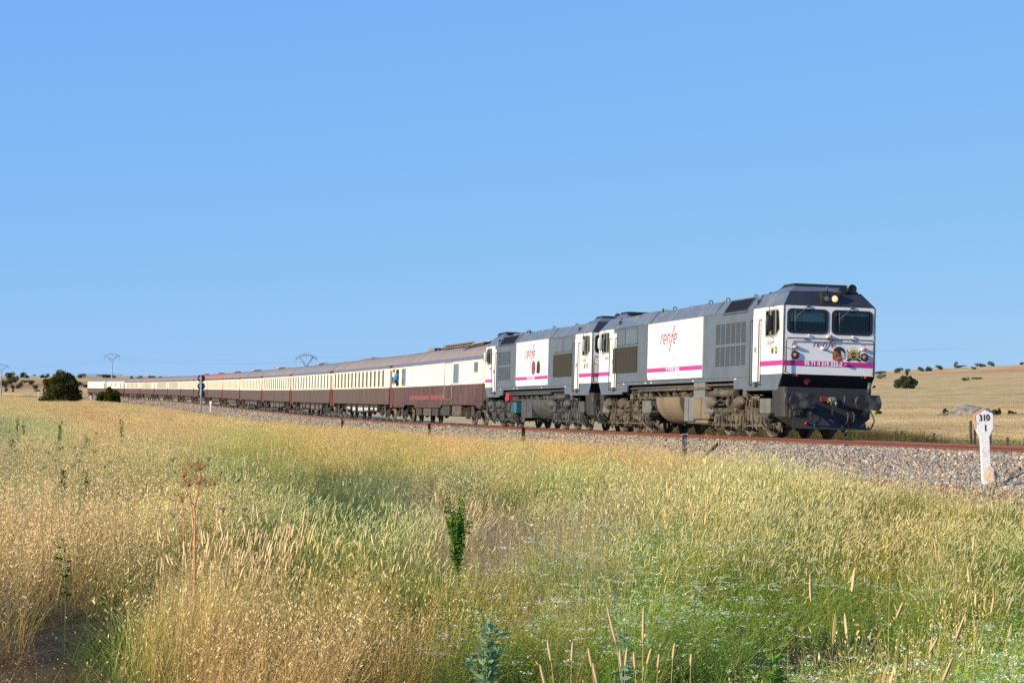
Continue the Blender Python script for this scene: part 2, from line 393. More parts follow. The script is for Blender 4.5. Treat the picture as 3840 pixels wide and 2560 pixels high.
rust = mat('rail_rust', (0.17, 0.055, 0.03), 0.75, c2=(0.11, 0.04, 0.025), nscale=9, namt=0.8, bump=0.15, bscale=60)
steel = mat('rail_polished_top', (0.42, 0.42, 0.42), 0.32, 0.85, c2=(0.22, 0.18, 0.16), nscale=5, namt=0.6)
def rail_prof(u0):
    P = [(-.07, -.172), (-.07, -.160), (-.012, -.145), (-.009, -.055), (-.036, -.040), (-.036, -.008), (-.028, 0), (.028, 0), (.036, -.008), (.036, -.040), (.009, -.055), (.012, -.145), (.07, -.160), (.07, -.172)]
    def fn(D):
        b = track_z(u0, D); return [(u0 + a, b + h) for a, h in P]
    return fn
DR = list(np.arange(24, 200, 2.5)) + list(np.arange(200, 585, 5.0))
for u0, lab in ((0.834, 'rusty near rail of the railway track, shiny along its top'), (-0.834, 'rusty far rail of the track, mostly hidden behind the train wheels')):
    r = sweep('rail', DR, rail_prof(u0), rust, closed=True); tag(r, lab, 'rail', 'rails of the track')
    r.data.materials.append(steel)
    for pl in r.data.polygons:
        if abs(pl.normal.z) > 0.9 and pl.index % 14 in (6,): pl.material_index = 1
    mb = MB(); D = 30.0
    while D < 330:
        c, nrm = path_frame(D); z = track_z(u0, D) + EYE - 0.158; fw = np.array([-nrm[1], nrm[0]])
        for sgn in (1, -1):
            q = c - nrm * (u0 + sgn * 0.075); mb_v = []
            for zz in (z - 0.05, z + 0.03):
                for a, b in ((-.035, -.05), (.035, -.05), (.035, .05), (-.035, .05)):
                    w_ = q + nrm * a + fw * b; mb_v.append((w_[0], w_[1], zz))
            mb.add(mb_v, [(3, 2, 1, 0), (4, 5, 6, 7), (0, 1, 5, 4), (1, 2, 6, 5), (2, 3, 7, 6), (3, 0, 4, 7)])
        D += 0.6
    cl = mb.build('rail_clips', mat('clip_iron', (0.05, 0.03, 0.02), 0.8), r); cl['kind'] = 'stuff'

sl = MB(); sl.bbox(-1.3, 1.3, -0.12, 0.12, -0.14, 0.05, 0.03)
slm = sl.mesh('sleeper'); slm.materials.append(mat('sleeper_wood', (0.16, 0.09, 0.06), 0.9, c2=(0.09, 0.05, 0.035), nscale=4, bump=0.4, bscale=20))
D = 38.0; ns = 0
while ns < 290:
    c, nrm = path_frame(D); o = bpy.data.objects.new('sleeper', slm); COL.objects.link(o)
    o.location = (c[0], c[1], float(track_z(0, D)) + EYE - 0.215); o.rotation_euler = (0, CANT, math.atan2(nrm[1], nrm[0]))
    tag(o, 'brown sleeper bedded in ballast beneath the train', 'sleeper', 'sleepers under the rails')
    D += 0.62; ns += 1

# ------------------------------------------------------------------ materials of the train
M = dict(
 white=mat('white_paint', (0.76, 0.75, 0.71), 0.38, c2=(0.66, 0.63, 0.56), nscale=1.3, namt=0.35, lo=0.45, hi=0.8),
 grey=mat('blue_grey_paint', (0.105, 0.130, 0.152), 0.36, c2=(0.085, 0.095, 0.10), nscale=1.6, namt=0.7, bump=0.05, bscale=6),
 roofg=mat('roof_grey_paint', (0.105, 0.122, 0.135), 0.32, c2=(0.19, 0.18, 0.15), nscale=1.9, namt=0.75, bump=0.10, bscale=1.6, lo=0.5, hi=0.66),
 dgrey=mat('dark_front_paint', (0.019, 0.019, 0.018), 0.4, c2=(0.035, 0.035, 0.033), nscale=3, namt=0.5),
 beam=mat('buffer_beam_paint', (0.029, 0.029, 0.027), 0.55, c2=(0.022, 0.020, 0.017), nscale=5, namt=0.7),
 mag=mat('magenta_paint', (0.52, 0.022, 0.22), 0.4, c2=(0.46, 0.03, 0.19), nscale=2, namt=0.4),
 wine=mat('wine_lettering', (0.26, 0.008, 0.055), 0.45),
 magl=mat('magenta_lettering', (0.50, 0.012, 0.11), 0.45),
 black=mat('black_rubber', (0.012, 0.012, 0.012), 0.55),
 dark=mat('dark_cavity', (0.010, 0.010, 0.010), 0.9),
 grille=mat('grille_dark', (0.055, 0.047, 0.034), 0.75, c2=(0.03, 0.028, 0.024), nscale=5),
 bog1=mat('dusty_bogie', (0.135, 0.108, 0.072), 0.85, c2=(0.045, 0.037, 0.03), nscale=4.5, namt=0.85, bump=0.2, bscale=18),
 bog2=mat('grey_bogie', (0.068, 0.072, 0.072), 0.6, c2=(0.035, 0.033, 0.03), nscale=4.5, namt=0.8, bump=0.2, bscale=18),
 tank1=mat('dusty_tank', (0.20, 0.15, 0.09), 0.8, c2=(0.11, 0.09, 0.065), nscale=2, namt=0.7),
 box1=mat('grey_locker', (0.15, 0.17, 0.175), 0.6, c2=(0.12, 0.105, 0.08), nscale=3, namt=0.6),
 wheel=mat('wheel_steel', (0.16, 0.13, 0.10), 0.6, 0.2, c2=(0.07, 0.055, 0.045), nscale=6, namt=0.8),
 tread=mat('wheel_tread', (0.5, 0.5, 0.5), 0.3, 0.9),
 rail=mat('handrail_steel', (0.07, 0.075, 0.08), 0.45),
 chrome=mat('bright_metal', (0.6, 0.6, 0.6), 0.25, 0.9),
 dred=mat('signal_red_paint', (0.36, 0.015, 0.015), 0.5),
 cplred=mat('worn_red_paint', (0.16, 0.018, 0.02), 0.6, c2=(.07, .03, .025), nscale=9),
 red=mat('red_lens', (0.62, 0.02, 0.015), 0.3),
 gold=mat('gold_paint', (0.46, 0.33, 0.05), 0.5),
 maroonb=mat('badge_maroon', (0.28, 0.045, 0.05), 0.5),
 letter=mat('white_lettering', (0.82, 0.82, 0.80), 0.5),
 frame=mat('window_frame_bronze', (0.33, 0.29, 0.20), 0.5),
 shade=mat('sunshade_fabric', (0.50, 0.56, 0.50), 0.8),
 inner=mat('cab_lining', (0.055, 0.06, 0.085), 0.8),
 amber=mat('headlight_on', (0.7, 0.5, 0.3), 0.3, emit=((1.0, 0.55, 0.24), 0.7)),
 lamp2=mat('headlight_dull', (0.22, 0.20, 0.17), 0.15, 0.6),
 amberdull=mat('marker_lamp_amber', (0.35, 0.13, 0.05), 0.25),
 blue=mat('hose_blue', (0.03, 0.12, 0.42), 0.5),
 cyan=mat('bright_blue_bin', (0.012, 0.12, 0.17), 0.5),
 yellow=mat('warning_yellow', (0.75, 0.52, 0.02), 0.5),
 brass=mat('coupler_metal', (0.24, 0.20, 0.12), 0.6, 0.3),
 cream=mat('cream_paint', (0.82, 0.745, 0.57), 0.35, c2=(0.70, 0.62, 0.43), nscale=1.6, namt=0.45, lo=0.5, hi=0.75, vstretch=(1, 1, 0.35)),
 brown=mat('dusty_maroon_paint', (0.062, 0.020, 0.011), 0.35, c2=(0.11, 0.058, 0.030), nscale=1.9, namt=0.85, lo=0.38, hi=0.62, vstretch=(1.6, 1, 0.45), detail=7),
 brown2=mat('dusty_brown_paint', (0.070, 0.038, 0.022), 0.4, c2=(0.125, 0.078, 0.042), nscale=2.4, namt=0.85, vstretch=(2.5, 1, 0.3), detail=6),
 maroon=mat('clean_maroon_paint', (0.15, 0.02, 0.015), 0.3),
 band=mat('blue_cornice_paint', (0.115, 0.115, 0.19), 0.35, c2=(0.16, 0.16, 0.22), nscale=3, namt=0.6),
 rf1=mat('roof_mauve', (0.26, 0.20, 0.145), 0.55, c2=(0.18, 0.155, 0.14), nscale=0.5, namt=0.8),
 rf2=mat('roof_grey', (0.185, 0.17, 0.16), 0.45, c2=(0.24, 0.20, 0.16), nscale=1.2, namt=0.7),
 rf3=mat('roof_red', (0.33, 0.15, 0.10), 0.6, c2=(0.24, 0.14, 0.11), nscale=1.2, namt=0.6),
 pane=mat('window_glass_dark', (0.015, 0.017, 0.015), 0.07, spec=0.8),
 blind=mat('window_blind', (0.10, 0.078, 0.042), 0.4, c2=(0.05, 0.045, 0.03), nscale=3),
 gear=mat('underframe_black', (0.028, 0.026, 0.024), 0.75, c2=(0.07, 0.058, 0.045), nscale=4, namt=0.6),
 patch=mat('red_patch_paint', (0.24, 0.062, 0.045), 0.5, c2=(.12, .04, .03), nscale=5),
 silver=mat('roof_vent_metal', (0.40, 0.34, 0.29), 0.4, 0.3),
 cloth=mat('blue_shirt', (0.015, 0.20, 0.42), 0.8),
 skin=mat('skin', (0.50, 0.27, 0.18), 0.6),
 mask=mat('face_mask', (0.62, 0.72, 0.74), 0.8),
 hair=mat('hair_dark', (0.02, 0.015, 0.012), 0.8),
)
GLASS = glass_mat('cab_glass')

# lettering of the operator drawn as strokes: unit = x-height
def arc(cx, cy, rx, ry, a0, a1, n=10): return [(cx + rx * math.cos(math.radians(a0 + (a1 - a0) * k / n)), cy + ry * math.sin(math.radians(a0 + (a1 - a0) * k / n))) for k in range(n + 1)]
def logo_strokes():
    st = []
    st.append(([(0.0, 0), (0.06, 0.7)] + arc(0.30, 0.70, 0.24, 0.30, 180, 80, 6), 1))
    st.append((arc(0.86, 0.5, 0.30, 0.50, 10, 290, 16), 1)); st.append(([(1.155, 0.56), (0.90, 0.42), (0.58, 0.42)], 0.8)) 
    st.append(([(1.38, 0), (1.44, 0.98)], 1)); st.append(([(1.42, 0.70)] + arc(1.68, 0.66, 0.24, 0.34, 140, 0, 7) + [(1.89, 0)], 1))
    st.append(([(2.02, -0.85), (2.14, -0.70), (2.24, -0.2), (2.36, 0.6), (2.46, 1.35), (2.58, 1.72), (2.72, 1.85)], 1)); st.append(([(2.16, 0.80), (2.60, 0.86)], 0.7))
    st.append((arc(3.02, 0.5, 0.30, 0.50, 10, 290, 16), 1)); st.append(([(3.315, 0.56), (3.06, 0.42), (2.74, 0.42)], 0.8))
    return st
def logo(name, m, parent, fn, xh, sx=1.0, w=0.12, t=0.004, shear=0.18):
    mb = MB()
    for pts, k in logo_strokes():
        q = [((x + y * shear - 1.65) * xh * sx, y * xh) for x, y in pts]
        mb.ribbon(q, w * k, lambda a, b, c: fn(a, b, c), 0, t)
    return mb.build(name, m, parent)

LL = 19.5; HW = 1.38; ZT = 3.72; ZB = 1.80
def sidefn(off): return lambda s_, z, t: (-s_, -(HW + off + t), z)       # s_ = distance back from the front
def bogie3(parent, cx, axles, m, rust_m, sgn):
    """three-axle bogie; sgn=-1 mirrors brake gear"""
    fr = MB()
    x0 = min(axles) - 0.55; x1 = max(axles) + 0.55
    for side in (-1, 1):
        y0 = side * 1.10; y1 = side * 1.19
        P = [(x0, .62), (x0 + .25, .84), (cx - 1.2, .84), (cx - .9, .98), (cx + .9, .98), (cx + 1.2, .84), (x1 - .25, .84), (x1, .62)]
        low = []
        for a in sorted(axles, reverse=True): low += [(a + .62, .46), (a + .40, .56), (a - .40, .56), (a - .62, .46)]
        low = [(min(max(q[0], x0 + .03), x1 - .03), q[1]) for q in low]
        pol = P + [(x1, .44)] + low + [(x0, .44)]
        clean = []
        for q in pol:
            if not clean or (abs(q[0] - clean[-1][0]) + abs(q[1] - clean[-1][1])) > 1e-4: clean.append(q)
        fr.plate(clean, [circ(a + .95, .70, .05, .08, 8) for a in sorted(axles)[:-1]], lambda a, b, t, y0=y0, y1=y1: (a, y0 + (y1 - y0) * t, b), 0, 1)
        for a in axles:
            fr.bbox(a - .17, a + .17, side * 1.12, side * 1.30, .28, .66, .03)
            fr.cyl((a, side * 1.28, .50), (a, side * 1.36, .50), .13, .11, 14)
            for d in (-.30, .30):
                fr.box(a + d - .035, a + d + .035, side * 1.16, side * 1.24, .20, .78)
                for k in range(4): fr.cyl((a + d * .8, side * 1.22, .60 + k * .05), (a + d * .8, side * 1.22, .63 + k * .05), .075, n=10)
            fr.box(a - .48, a - .36, side * 1.05, side * 1.22, .26, .40); fr.box(a + .36, a + .48, side * 1.05, side * 1.22, .26, .40)
        fr.box(x0 + .1, x1 - .1, side * 1.17, side * 1.23, .30, .345)
        fr.box(cx - 1.5, cx + 1.5, side * 1.00, side * 1.12, 1.05, 1.13)
        fr.box(cx - .35, cx + .35, side * 1.10, side * 1.32, .88, 1.10)
        for k, (a, zz) in enumerate(((cx - 1.0, .92), (cx + 1.1, .9), (cx + .5, 1.15))):
            fr.bbox(a - .16, a + .16, side * 1.15, side * 1.28, zz, zz + .2, .02)
    fr.box(x0, x0 + .12, -1.15, 1.15, .50, .70); fr.box(x1 - .12, x1, -1.15, 1.15, .50, .70)
    fr.box(cx - .4, cx + .4, -1.1, 1.1, .6, .95)
    b = fr.build('bogie', m, parent)
    for a in axles:
        w = MB()
        for side in (-1, 1):
            yi = side * .80
            w.lathe((a, yi, .508), (0, side, 0), [(-.02, .10), (-.02, .535), (.01, .535), (.02, .51), (.12, .505), (.13, .46), (.09, .44), (.07, .20), (.12, .16), (.14, .0)], 28)
        w.cyl((a, -.8, .508), (a, .8, .508), .09, n=10)
        w.build('wheelset', M['wheel'], b)
    for a in (x0 + .25, cx + (.35 if sgn > 0 else -.35), ) :
        for side in (-1, 1):
            c_ = MB(); c_.lathe((a - .12, side * 1.32, 1.0), (1, 0, 0), [(-.16, .04), (-.14, .13), (-.04, .19), (.06, .19), (.07, .21), (.11, .21), (.12, .19), (.2, .17), (.3, .08), (.36, .05), (.46, .035)], 18)
            c_.build('brake_cylinder', m, b)
    pp = MB(); r_ = random.Random(int(cx * 10))
    for side in (-1, 1):
        for k in range(11):
            xa = r_.uniform(x0, x1 - .9); za = r_.uniform(.55, 1.15); pts = []
            for j in range(6): pts.append((xa + j * .22 + r_.uniform(-.05, .05), side * (1.20 + r_.uniform(0, .14)), za + r_.uniform(-.12, .12)))
            pp.tube(pts, r_.uniform(.012, .022), 5)
        for k in range(9):
            xa = r_.uniform(x0 + .1, x1 - .1); pp.tube([(xa, side * 1.26, 1.2), (xa + .05, side * 1.31, .95), (xa + r_.uniform(-.1, .1), side * 1.27, .35)], .014, 5)
        pp.tube([(x1 - .4, side * 1.3, .42), (x1 - .1, side * 1.32, .3), (x1 + .15, side * 1.1, .12)], .03, 7)
        pp.tube([(x0 + .5, side * 1.32, .5), (x0 + .2, side * 1.32, .3), (x0 - .25, side * 1.05, .14)], .03, 7)
    pp.build('brake_pipes', m, b)
    return b

def loco(front=True, spec=None):
    sp = spec
    nm = sp['name']; t = empty(nm)
    bm_, tm_, bxm = (M['bog1'], M['tank1'], M['box1']) if sp['dusty'] else (M['bog2'], M['bog2'], M['bog2'])
    W_ = HW
    # ---------- side walls (cab window openings are real)
    cabL = sp['cab_f']; cabR = LL - sp['cab_r']
    winF = [(.24, 3.05), (.30, 3.56), (.42, 3.62), (1.38, 3.62), (1.40, 3.60), (1.40, 2.90), (1.38, 2.88), (.52, 2.88)]
    winR = [(LL - a, b) for a, b in reversed(winF)]
    low = [(LL, ZB), (LL - .33, 1.44), (LL - .36, 1.36), (LL - .46, 1.34), (16.32, 1.34), (16.28, 1.42), (15.64, 1.42), (15.6, 1.655), (4.15, 1.655), (4.11, 1.40), (3.3, 1.40), (3.24, 1.345), (.46, 1.345), (.36, 1.36), (.33, 1.44), (0, ZB)]
    upper = [(0, ZT), (LL, ZT)]
    for side in (-1, 1):
        fn = lambda a, z, q, side=side: (-a, side * (W_ - q), z)
        mb = MB(); mb.plate(upper + low, [winF, winR], fn, 0, .06)
        mb.build('side_wall', M['grey'], t)
    # white cab skins
    def skin(s0, s1, side, zb0):
        out = rrect(s0, s1, zb0, ZT - .004, .05)
        hole = winF if s0 < 5 else winR
        mb = MB(); mb.plate(out, [hole], lambda a, z, q, side=side: (-a, side * (W_ + .002 + q), z), 0, .008)
        return mb.build('cab_side_panel', M['white'], t)
    for side in (-1, 1):
        skin(.002, cabL, side, ZB); skin(LL - cabR if False else LL - sp['cab_r'], LL - .002, side, ZB)
    dw = MB()
    # doors, with the dirty lower edge running onto the skirt
    for s0, s1, wd in ((1.83, sp['cab_f'] - .03, 1), (LL - sp['cab_r'] + .03, LL - 1.83, 1)):
        for side in (-1, 1):
            if s1 - s0 < .4: s0, s1 = (s0, s0 + .55) if s0 < 5 else (s1 - .55, s1)
            d = MB(); d.prism([(s0, 1.60), (s0, 3.55), (s1, 3.55), (s1, 1.60)], lambda a, z, q, side=side: (-a, side * (W_ + .012 + q), z), 0, .012)
            do = d.build('door', M['white'], t)
            g = MB(); g.box(-(s0 + .30), -(s0 + .36), side * (W_ + .03), side * (W_ + .07), 2.45, 2.6); g.build('door_handle', M['frame'], do)
            gr = MB(); gr.ribbon([(s0 - .012, 1.62), (s0 - .012, 3.57), (s1 + .012, 3.57), (s1 + .012, 1.62)], .02, lambda a, z, q, side=side: (-a, side * (W_ + .0105 + q), z), 0, .004); gr.build('door_seal', M['frame'], do)
            st = MB(); st.prism(rrect((s0 + s1) / 2 - .13, (s0 + s1) / 2 + .13, 1.44, 1.64, .03), lambda a, z, q, side=side: (-a, side * (W_ + .003 + q), z), 0, .012 if s1 - s0 < .3 else .010); st.build('step_hole', M['dark'], t)
            for hx in (s0 - .08, s1 + .10):
                h = MB(); y = side * (W_ + .09)
                h.tube([(-hx, side * W_, 3.38), (-hx, y, 3.36), (-hx, y, 3.25), (-hx, y, 2.4), (-hx, y, 1.62), (-hx, y, 1.52), (-hx, side * W_, 1.50)], .02, 8); h.build('handrail', M['rail'], t)
    # cab windows
    for wn, end in ((winF, 0), (winR, 1)):
        for side in (-1, 1):
            g = MB(); g.ribbon(wn, .045, lambda a, z, q, side=side: (-a, side * (W_ + .011 + q), z), 0, .012, closed=True); fo = g.build('cab_window', M['frame'], t)
            g = MB(); g.prism(wn, lambda a, z, q, side=side: (-a, side * (W_ - .03 + q), z), 0, .006); g.build('glass', GLASS, fo)
            g = MB(); xs_ = 1.02 if end == 0 else LL - 1.02
            g.box(-(xs_ - .02), -(xs_ + .02), side * (W_ - .02), side * (W_ + .012), 2.89, 3.61)
            xs_ = .62 if end == 0 else LL - .62; g.box(-(xs_ - .02), -(xs_ + .02), side * (W_ - .02), side * (W_ + .012), 2.89, 3.61)
            g.build('glazing_bar', M['frame'], fo)
            # mirror on its arm
            mx = .72 if end == 0 else LL - .72
            if side == -1 or True:
                sg = 1
                g = MB(); y = side * (W_ + .16)
                g.tube([(-mx, side * W_, 3.70), (-mx, y, 3.72), (-mx, y, 3.4), (-mx, y, 2.9), (-mx, side * W_, 2.80)], .014, 6); a_ = g.build('mirror', M['rail'], t)
                g = MB(); c_ = [Vector((-mx, y, z)) for z in (3.0, 3.05, 3.25, 3.42, 3.47)]
                g.tube(c_, [.04, .095, .11, .095, .04], 12)
                for i in range(len(g.v)): v = g.v[i]; g.v[i] = (-mx + (v[0] + mx) * .45 if sp['dusty'] else -mx + (v[0] + mx) * .45, v[1], v[2])
                g.build('mirror_glass', M['black'] if sp['dusty'] and end == 0 else M['shade'], a_)
    # ---------- ends
    def endfn(end, off=0): return (lambda y, z, q: (off + q, y, z)) if end == 0 else (lambda y, z, q: (-LL - off - q, -y, z))
    wsL = rrect(-1.235, -.08, 2.98, 3.60, .10); wsR = rrect(.09, 1.25, 2.98, 3.60, .10)
    for end in (0, 1):
        e = endfn(end)
        mb = MB(); mb.plate([(-W_, ZB), (W_, ZB), (W_ + .0, 2.75), (W_, ZT), (-W_, ZT)], [wsL, wsR], lambda a, z, q: e(a, z, -q), 0, .05); mb.build('front_panel', M['white'], t)
        for ws in (wsL, wsR):
            g = MB(); g.ribbon(ws, .075, e, .001, .018, closed=True); fo = g.build('windscreen', M['black'], t)
            g = MB(); g.prism(ws, e, -.03, -.02); g.build('glass', GLASS, fo)
        fnn = endfn(end, .002)
        g = MB(); g.prism([(-W_, 2.035), (W_, 2.035), (W_, 2.18), (-W_, 2.18)], fnn, 0, .006); g.build('magenta_stripe', M['mag'], t)
        # frame rail round the nose
        g = MB(); y = 1.31; o = .075
        def P(a, z, q): return e(a, z, q)
        g.tube([P(-y, 1.86, .0), P(-y, 1.86, o), P(-y, 2.70, o), P(-y + .04, 2.80, o), P(0, 2.805, o), P(y - .04, 2.80, o), P(y, 2.70, o), P(y, 1.86, o), P(y, 1.86, 0)], .019, 8)
        for a in (-.72, -.02, .70): g.tube([P(a, 2.80, 0), P(a, 2.80, o)], .018, 6); g.box(*sorted((P(a, 2.8, 0)[0], P(a, 2.8, .1)[0])), P(a, 0, 0)[1] - .05, P(a, 0, 0)[1] + .05, 2.78, 2.81)
        for zz in (2.55,):
            for a in (-y, y): g.tube([P(a, zz, 0), P(a, zz, o)], .016, 6)
        g.build('handrail_frame', M['rail'], t)
        # lamps
        for a, z in ((-1.02, 2.33), (1.05, 2.33)):
            g = MB(); ax = P(0, 0, 1)[0] - P(0, 0, 0)[0]
            g.lathe(P(a, z, 0), (ax, 0, 0), [(0, .115), (.05, .115), (.06, .10), (.055, .075)], 20); lo_ = g.build('marker_lamp', M['black'], t)
            g = MB(); g.lathe(P(a, z, .04), (ax, 0, 0), [(0, .075), (.03, .06), (.045, .0)], 14); g.build('lens', M['amberdull'], lo_)
        for a, z, f_ in ((-1.03, 2.56, 1), (-.03, 2.885, 1), (1.0, 2.56, 1), (-1.0, 1.77, 0), (1.05, 1.77, 0)):
            g = MB(); x_a = P(0, 0, 0.01 if f_ else -.05)[0]; x_b = P(0, 0, .10 if f_ else .03)[0]; sy = P(a, 0, 0)[1]
            g.bbox(x_a, x_b, sy - .07, sy + .01, z - .035, z + .035, .008); lo_ = g.build('tail_lamp', M['white'] if f_ else M['dark'], t)
            g = MB(); g.bbox(x_a, x_b + (.005 if end == 0 else -.005), sy + .012, sy + .075, z - .035, z + .035, .008); g.build('red_lens', M['red'], lo_)
        g = MB(); g.lathe(P(-.21, 2.54, 0), (P(0, 0, 1)[0] - P(0, 0, 0)[0], 0, 0), [(0, .05), (.03, .05), (.05, .035), (.09, .03), (.1, 0)], 12); g.build('socket', M['white'], t)
        g = MB(); g.lathe(P(.50, 2.10, .006), (P(0, 0, 1)[0] - P(0, 0, 0)[0], 0, 0), [(0, .045), (.06, .045), (.08, .03), (.085, 0)], 12); g.build('knob', M['mag'], t)
        # roof front slope, cab roof box, headlights
        x0 = e(0, 0, 0)[0]; xi = e(0, 0, -.36)[0]; sy = 1 if end == 0 else -1
        g = MB(); g.add([(x0, -W_, ZT), (x0, W_, ZT), (xi, 1.07, 4.14), (xi, 0, 4.18), (xi, -1.07, 4.14), (x0 + (-.10 if end == 0 else .10), -W_, ZT), (x0 + (-.10 if end == 0 else .10), W_, ZT)], [(0, 1, 2, 3, 4)]); g.build('roof_front', M['dgrey'], t)
        g = MB()
        xb = [e(0, 0, -q)[0] for q in (.42, .75, 1.6, 2.3)]
        P8 = [(xb[0], -1.02, 4.155), (xb[0], 1.02, 4.155), (xb[3], 1.02, 4.155), (xb[3], -1.02, 4.155), (xb[1], -.78, 4.33), (xb[1], .78, 4.33), (xb[2], .78, 4.33), (xb[2], -.78, 4.33)]
        g.add(P8, [(0, 1, 5, 4), (1, 2, 6, 5), (2, 3, 7, 6), (3, 0, 4, 7), (4, 5, 6, 7)]); ro = g.build('cab_roof_box', M['grey'], t)
        g = MB(); g.box(xb[1] + (.02 if end == 0 else -.02), xb[2], -.80, .80, 4.335, 4.40); g.build('roof_box_lid', M['dgrey'], ro)
        g = MB()
        for k in range(9): xx = xb[2] + (xb[3] - xb[2]) * (k + .5) / 9; zz = 4.33 - .175 * (k + .5) / 9; g.box(xx - .02, xx + .02, -.8, .8, zz + .01, zz + .05)
        g.build('roof_louvre', M['black'], ro)
        g = MB(); a0, a1 = (-.24, .30)
        g.box(e(0, 0, -.02)[0], e(0, 0, -.34)[0], P(a0, 0, 0)[1], P(a1, 0, 0)[1], 3.76, 4.13); hb = g.build('headlight_box', M['dgrey'], t)
        for a in (-.10, .14):
            ax = P(0, 0, 1)[0] - P(0, 0, 0)[0]
            g = MB(); g.lathe(P(a, 3.95, -.018), (ax, 0, 0), [(0, .12), (.02, .12), (.02, .10), (-.0, .09)], 20); hl = g.build('headlight', M['black'], hb)
            g = MB(); g.lathe(P(a, 3.95, -.012), (ax, 0, 0), [(0, .098), (.012, .07), (.018, 0)], 18); g.build('lens', M['amber'] if (a > 0 and sp['lit'] and end == 0) else M['lamp2'], hl)
        g = MB(); ax = P(0, 0, 1)[0] - P(0, 0, 0)[0]
        g.lathe(P(.50, 4.25, -.42), (ax, 0, 0), [(-.25, .03), (-.05, .05), (.08, .08), (.14, .10)], 16); ho = g.build('horn', M['black'], t)
        g = MB(); g.lathe(P(.78, 4.27, -.42), (ax, 0, 0), [(-.3, .04), (-.05, .07), (.08, .11), (.12, .13), (.13, .13), (.09, .09)], 18); g.build('horn_bell', M['black'], ho)
        g = MB(); g.box(*sorted((P(0, 0, -.5)[0], P(0, 0, -.42)[0])), -.1 if end else .55, -.55 if end else 1.0, 4.13, 4.20); g.build('horn_bracket', M['dgrey'], ho)
        g = MB(); g.tube([P(0.03, 4.18, -.34), P(.03, 4.32, -.34)], .025, 6); g.build('aerial', M['rail'], t)
        # wipers
        for a in (-.66, .66):
            g = MB(); g.tube([P(a, 3.70, .02), P(a - .03, 3.69, .06), P(a - .38, 3.38, .05)], .012, 5); g.tube([P(a - .03, 3.69, .03), P(a - .34, 3.34, .045)], .009, 5)
            g.tube([P(a - .395, 3.58, .05), P(a - .385, 3.02, .05)], .012, 5); g.bbox(*sorted((P(0, 0, 0)[0], P(0, 0, .05)[0])), P(a, 0, 0)[1] - .05, P(a, 0, 0)[1] + .05, 3.68, 3.74, .01)
            g.build('wiper', M['rail'], t)
        for a in (-.62, .70):
            g = MB(); g.lathe(P(a, 2.90, 0), (ax, 0, 0), [(0, .03), (.04, .03), (.05, .02)], 8); g.build('washer_nozzle', M['white'], t)
        # recess, buffer beam, skirts
        def sec(q, yw, z): return [P(-yw, z, -q), P(yw, z, -q)]
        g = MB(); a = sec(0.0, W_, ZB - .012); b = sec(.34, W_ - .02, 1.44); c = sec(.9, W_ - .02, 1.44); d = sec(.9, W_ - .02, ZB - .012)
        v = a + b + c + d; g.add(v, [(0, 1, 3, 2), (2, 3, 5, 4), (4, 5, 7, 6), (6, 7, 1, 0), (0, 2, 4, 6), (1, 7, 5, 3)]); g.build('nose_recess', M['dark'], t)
        pl = [(-.95, .85), (-.95, .40), (-.97, .38)]
        def ring(z, w, q0, q1):      # plan outline rounded at the front corners
            pts = [(-w, q1)] + [(-w + .16 * (1 - math.cos(math.radians(k * 22.5))), q0 + .30 * (1 - math.sin(math.radians(k * 22.5)))) for k in range(5)]
            pts += [(-a_, b_) for a_, b_ in reversed(pts)]
            return [P(a_, z, -b_) for a_, b_ in pts]
        g = MB(); R1 = ring(1.438, W_, .02, .84); R2 = ring(.60, W_ - .03, .02, .62); R3 = ring(.30, W_ - .42, .04, .30); n_ = len(R1)
        g.add(R1 + R2 + R3, [tuple(range(n_))] + [(i, (i + 1) % n_, n_ + (i + 1) % n_, n_ + i) for i in range(n_)] + [(n_ + i, n_ + (i + 1) % n_, 2 * n_ + (i + 1) % n_, 2 * n_ + i) for i in range(n_)] + [tuple(range(3 * n_ - 1, 2 * n_ - 1, -1))])
        bb = g.build('buffer_beam', M['beam'], t)
        # plough
        pf = [(-1.08, .30), (1.05, .20), (1.05, .60), (.62, .62), (.55, .40), (.20, .34), (.10, .56), (-.25, .80), (-.60, .70), (-.75, .60), (-1.08, .56)]
        pf = [(-1.10, .28), (1.08, .28), (1.08, .60), (.75, .66), (.62, .52), (.30, .42), (.12, .52), (-.12, .78), (-.34, .88), (-.70, .74), (-1.10, .60)]
        g = MB(); g.prism(pf, lambda a_, z, q: P(a_, z, .06 + q + (.6 - z) * .35), 0, .03); g.build('snow_plough', M['beam'], t)
        # buffers
        for a in (-.975, .975):
            g = MB(); g.lathe(P(a, 1.05, 0), (ax, 0, 0), [(-.02, .20), (.05, .20), (.06, .16), (.38, .16), (.40, .115), (.55, .11)], 18); bo = g.build('buffer', M['beam'], t)
            hd = [(a - .36, .90), (a - .30, .84), (a + .30, .84), (a + .36, .90), (a + .38, 1.05), (a + .31, 1.26), (a - .31, 1.26), (a - .38, 1.05)]
            g = MB(); g.prism(hd, P, .55, .60); g.build('buffer_head', mat('buffer_face', (0.085, 0.08, 0.07), 0.55, c2=(0.012, 0.010, 0.009), nscale=3.4, namt=1.0, lo=0.38, hi=0.55), bo)
            g = MB(); g.bbox(*sorted((P(0, 0, 0)[0], P(0, 0, .1)[0])), P(a, 0, 0)[1] - .20, P(a, 0, 0)[1] + .2, .56, .82, .02); g.bbox(*sorted((P(0, 0, .1)[0], P(0, 0, .16)[0])), P(a, 0, 0)[1] - .10, P(a, 0, 0)[1] + .1, .62, .76, .02); g.build('cable_socket', M['beam'], t)
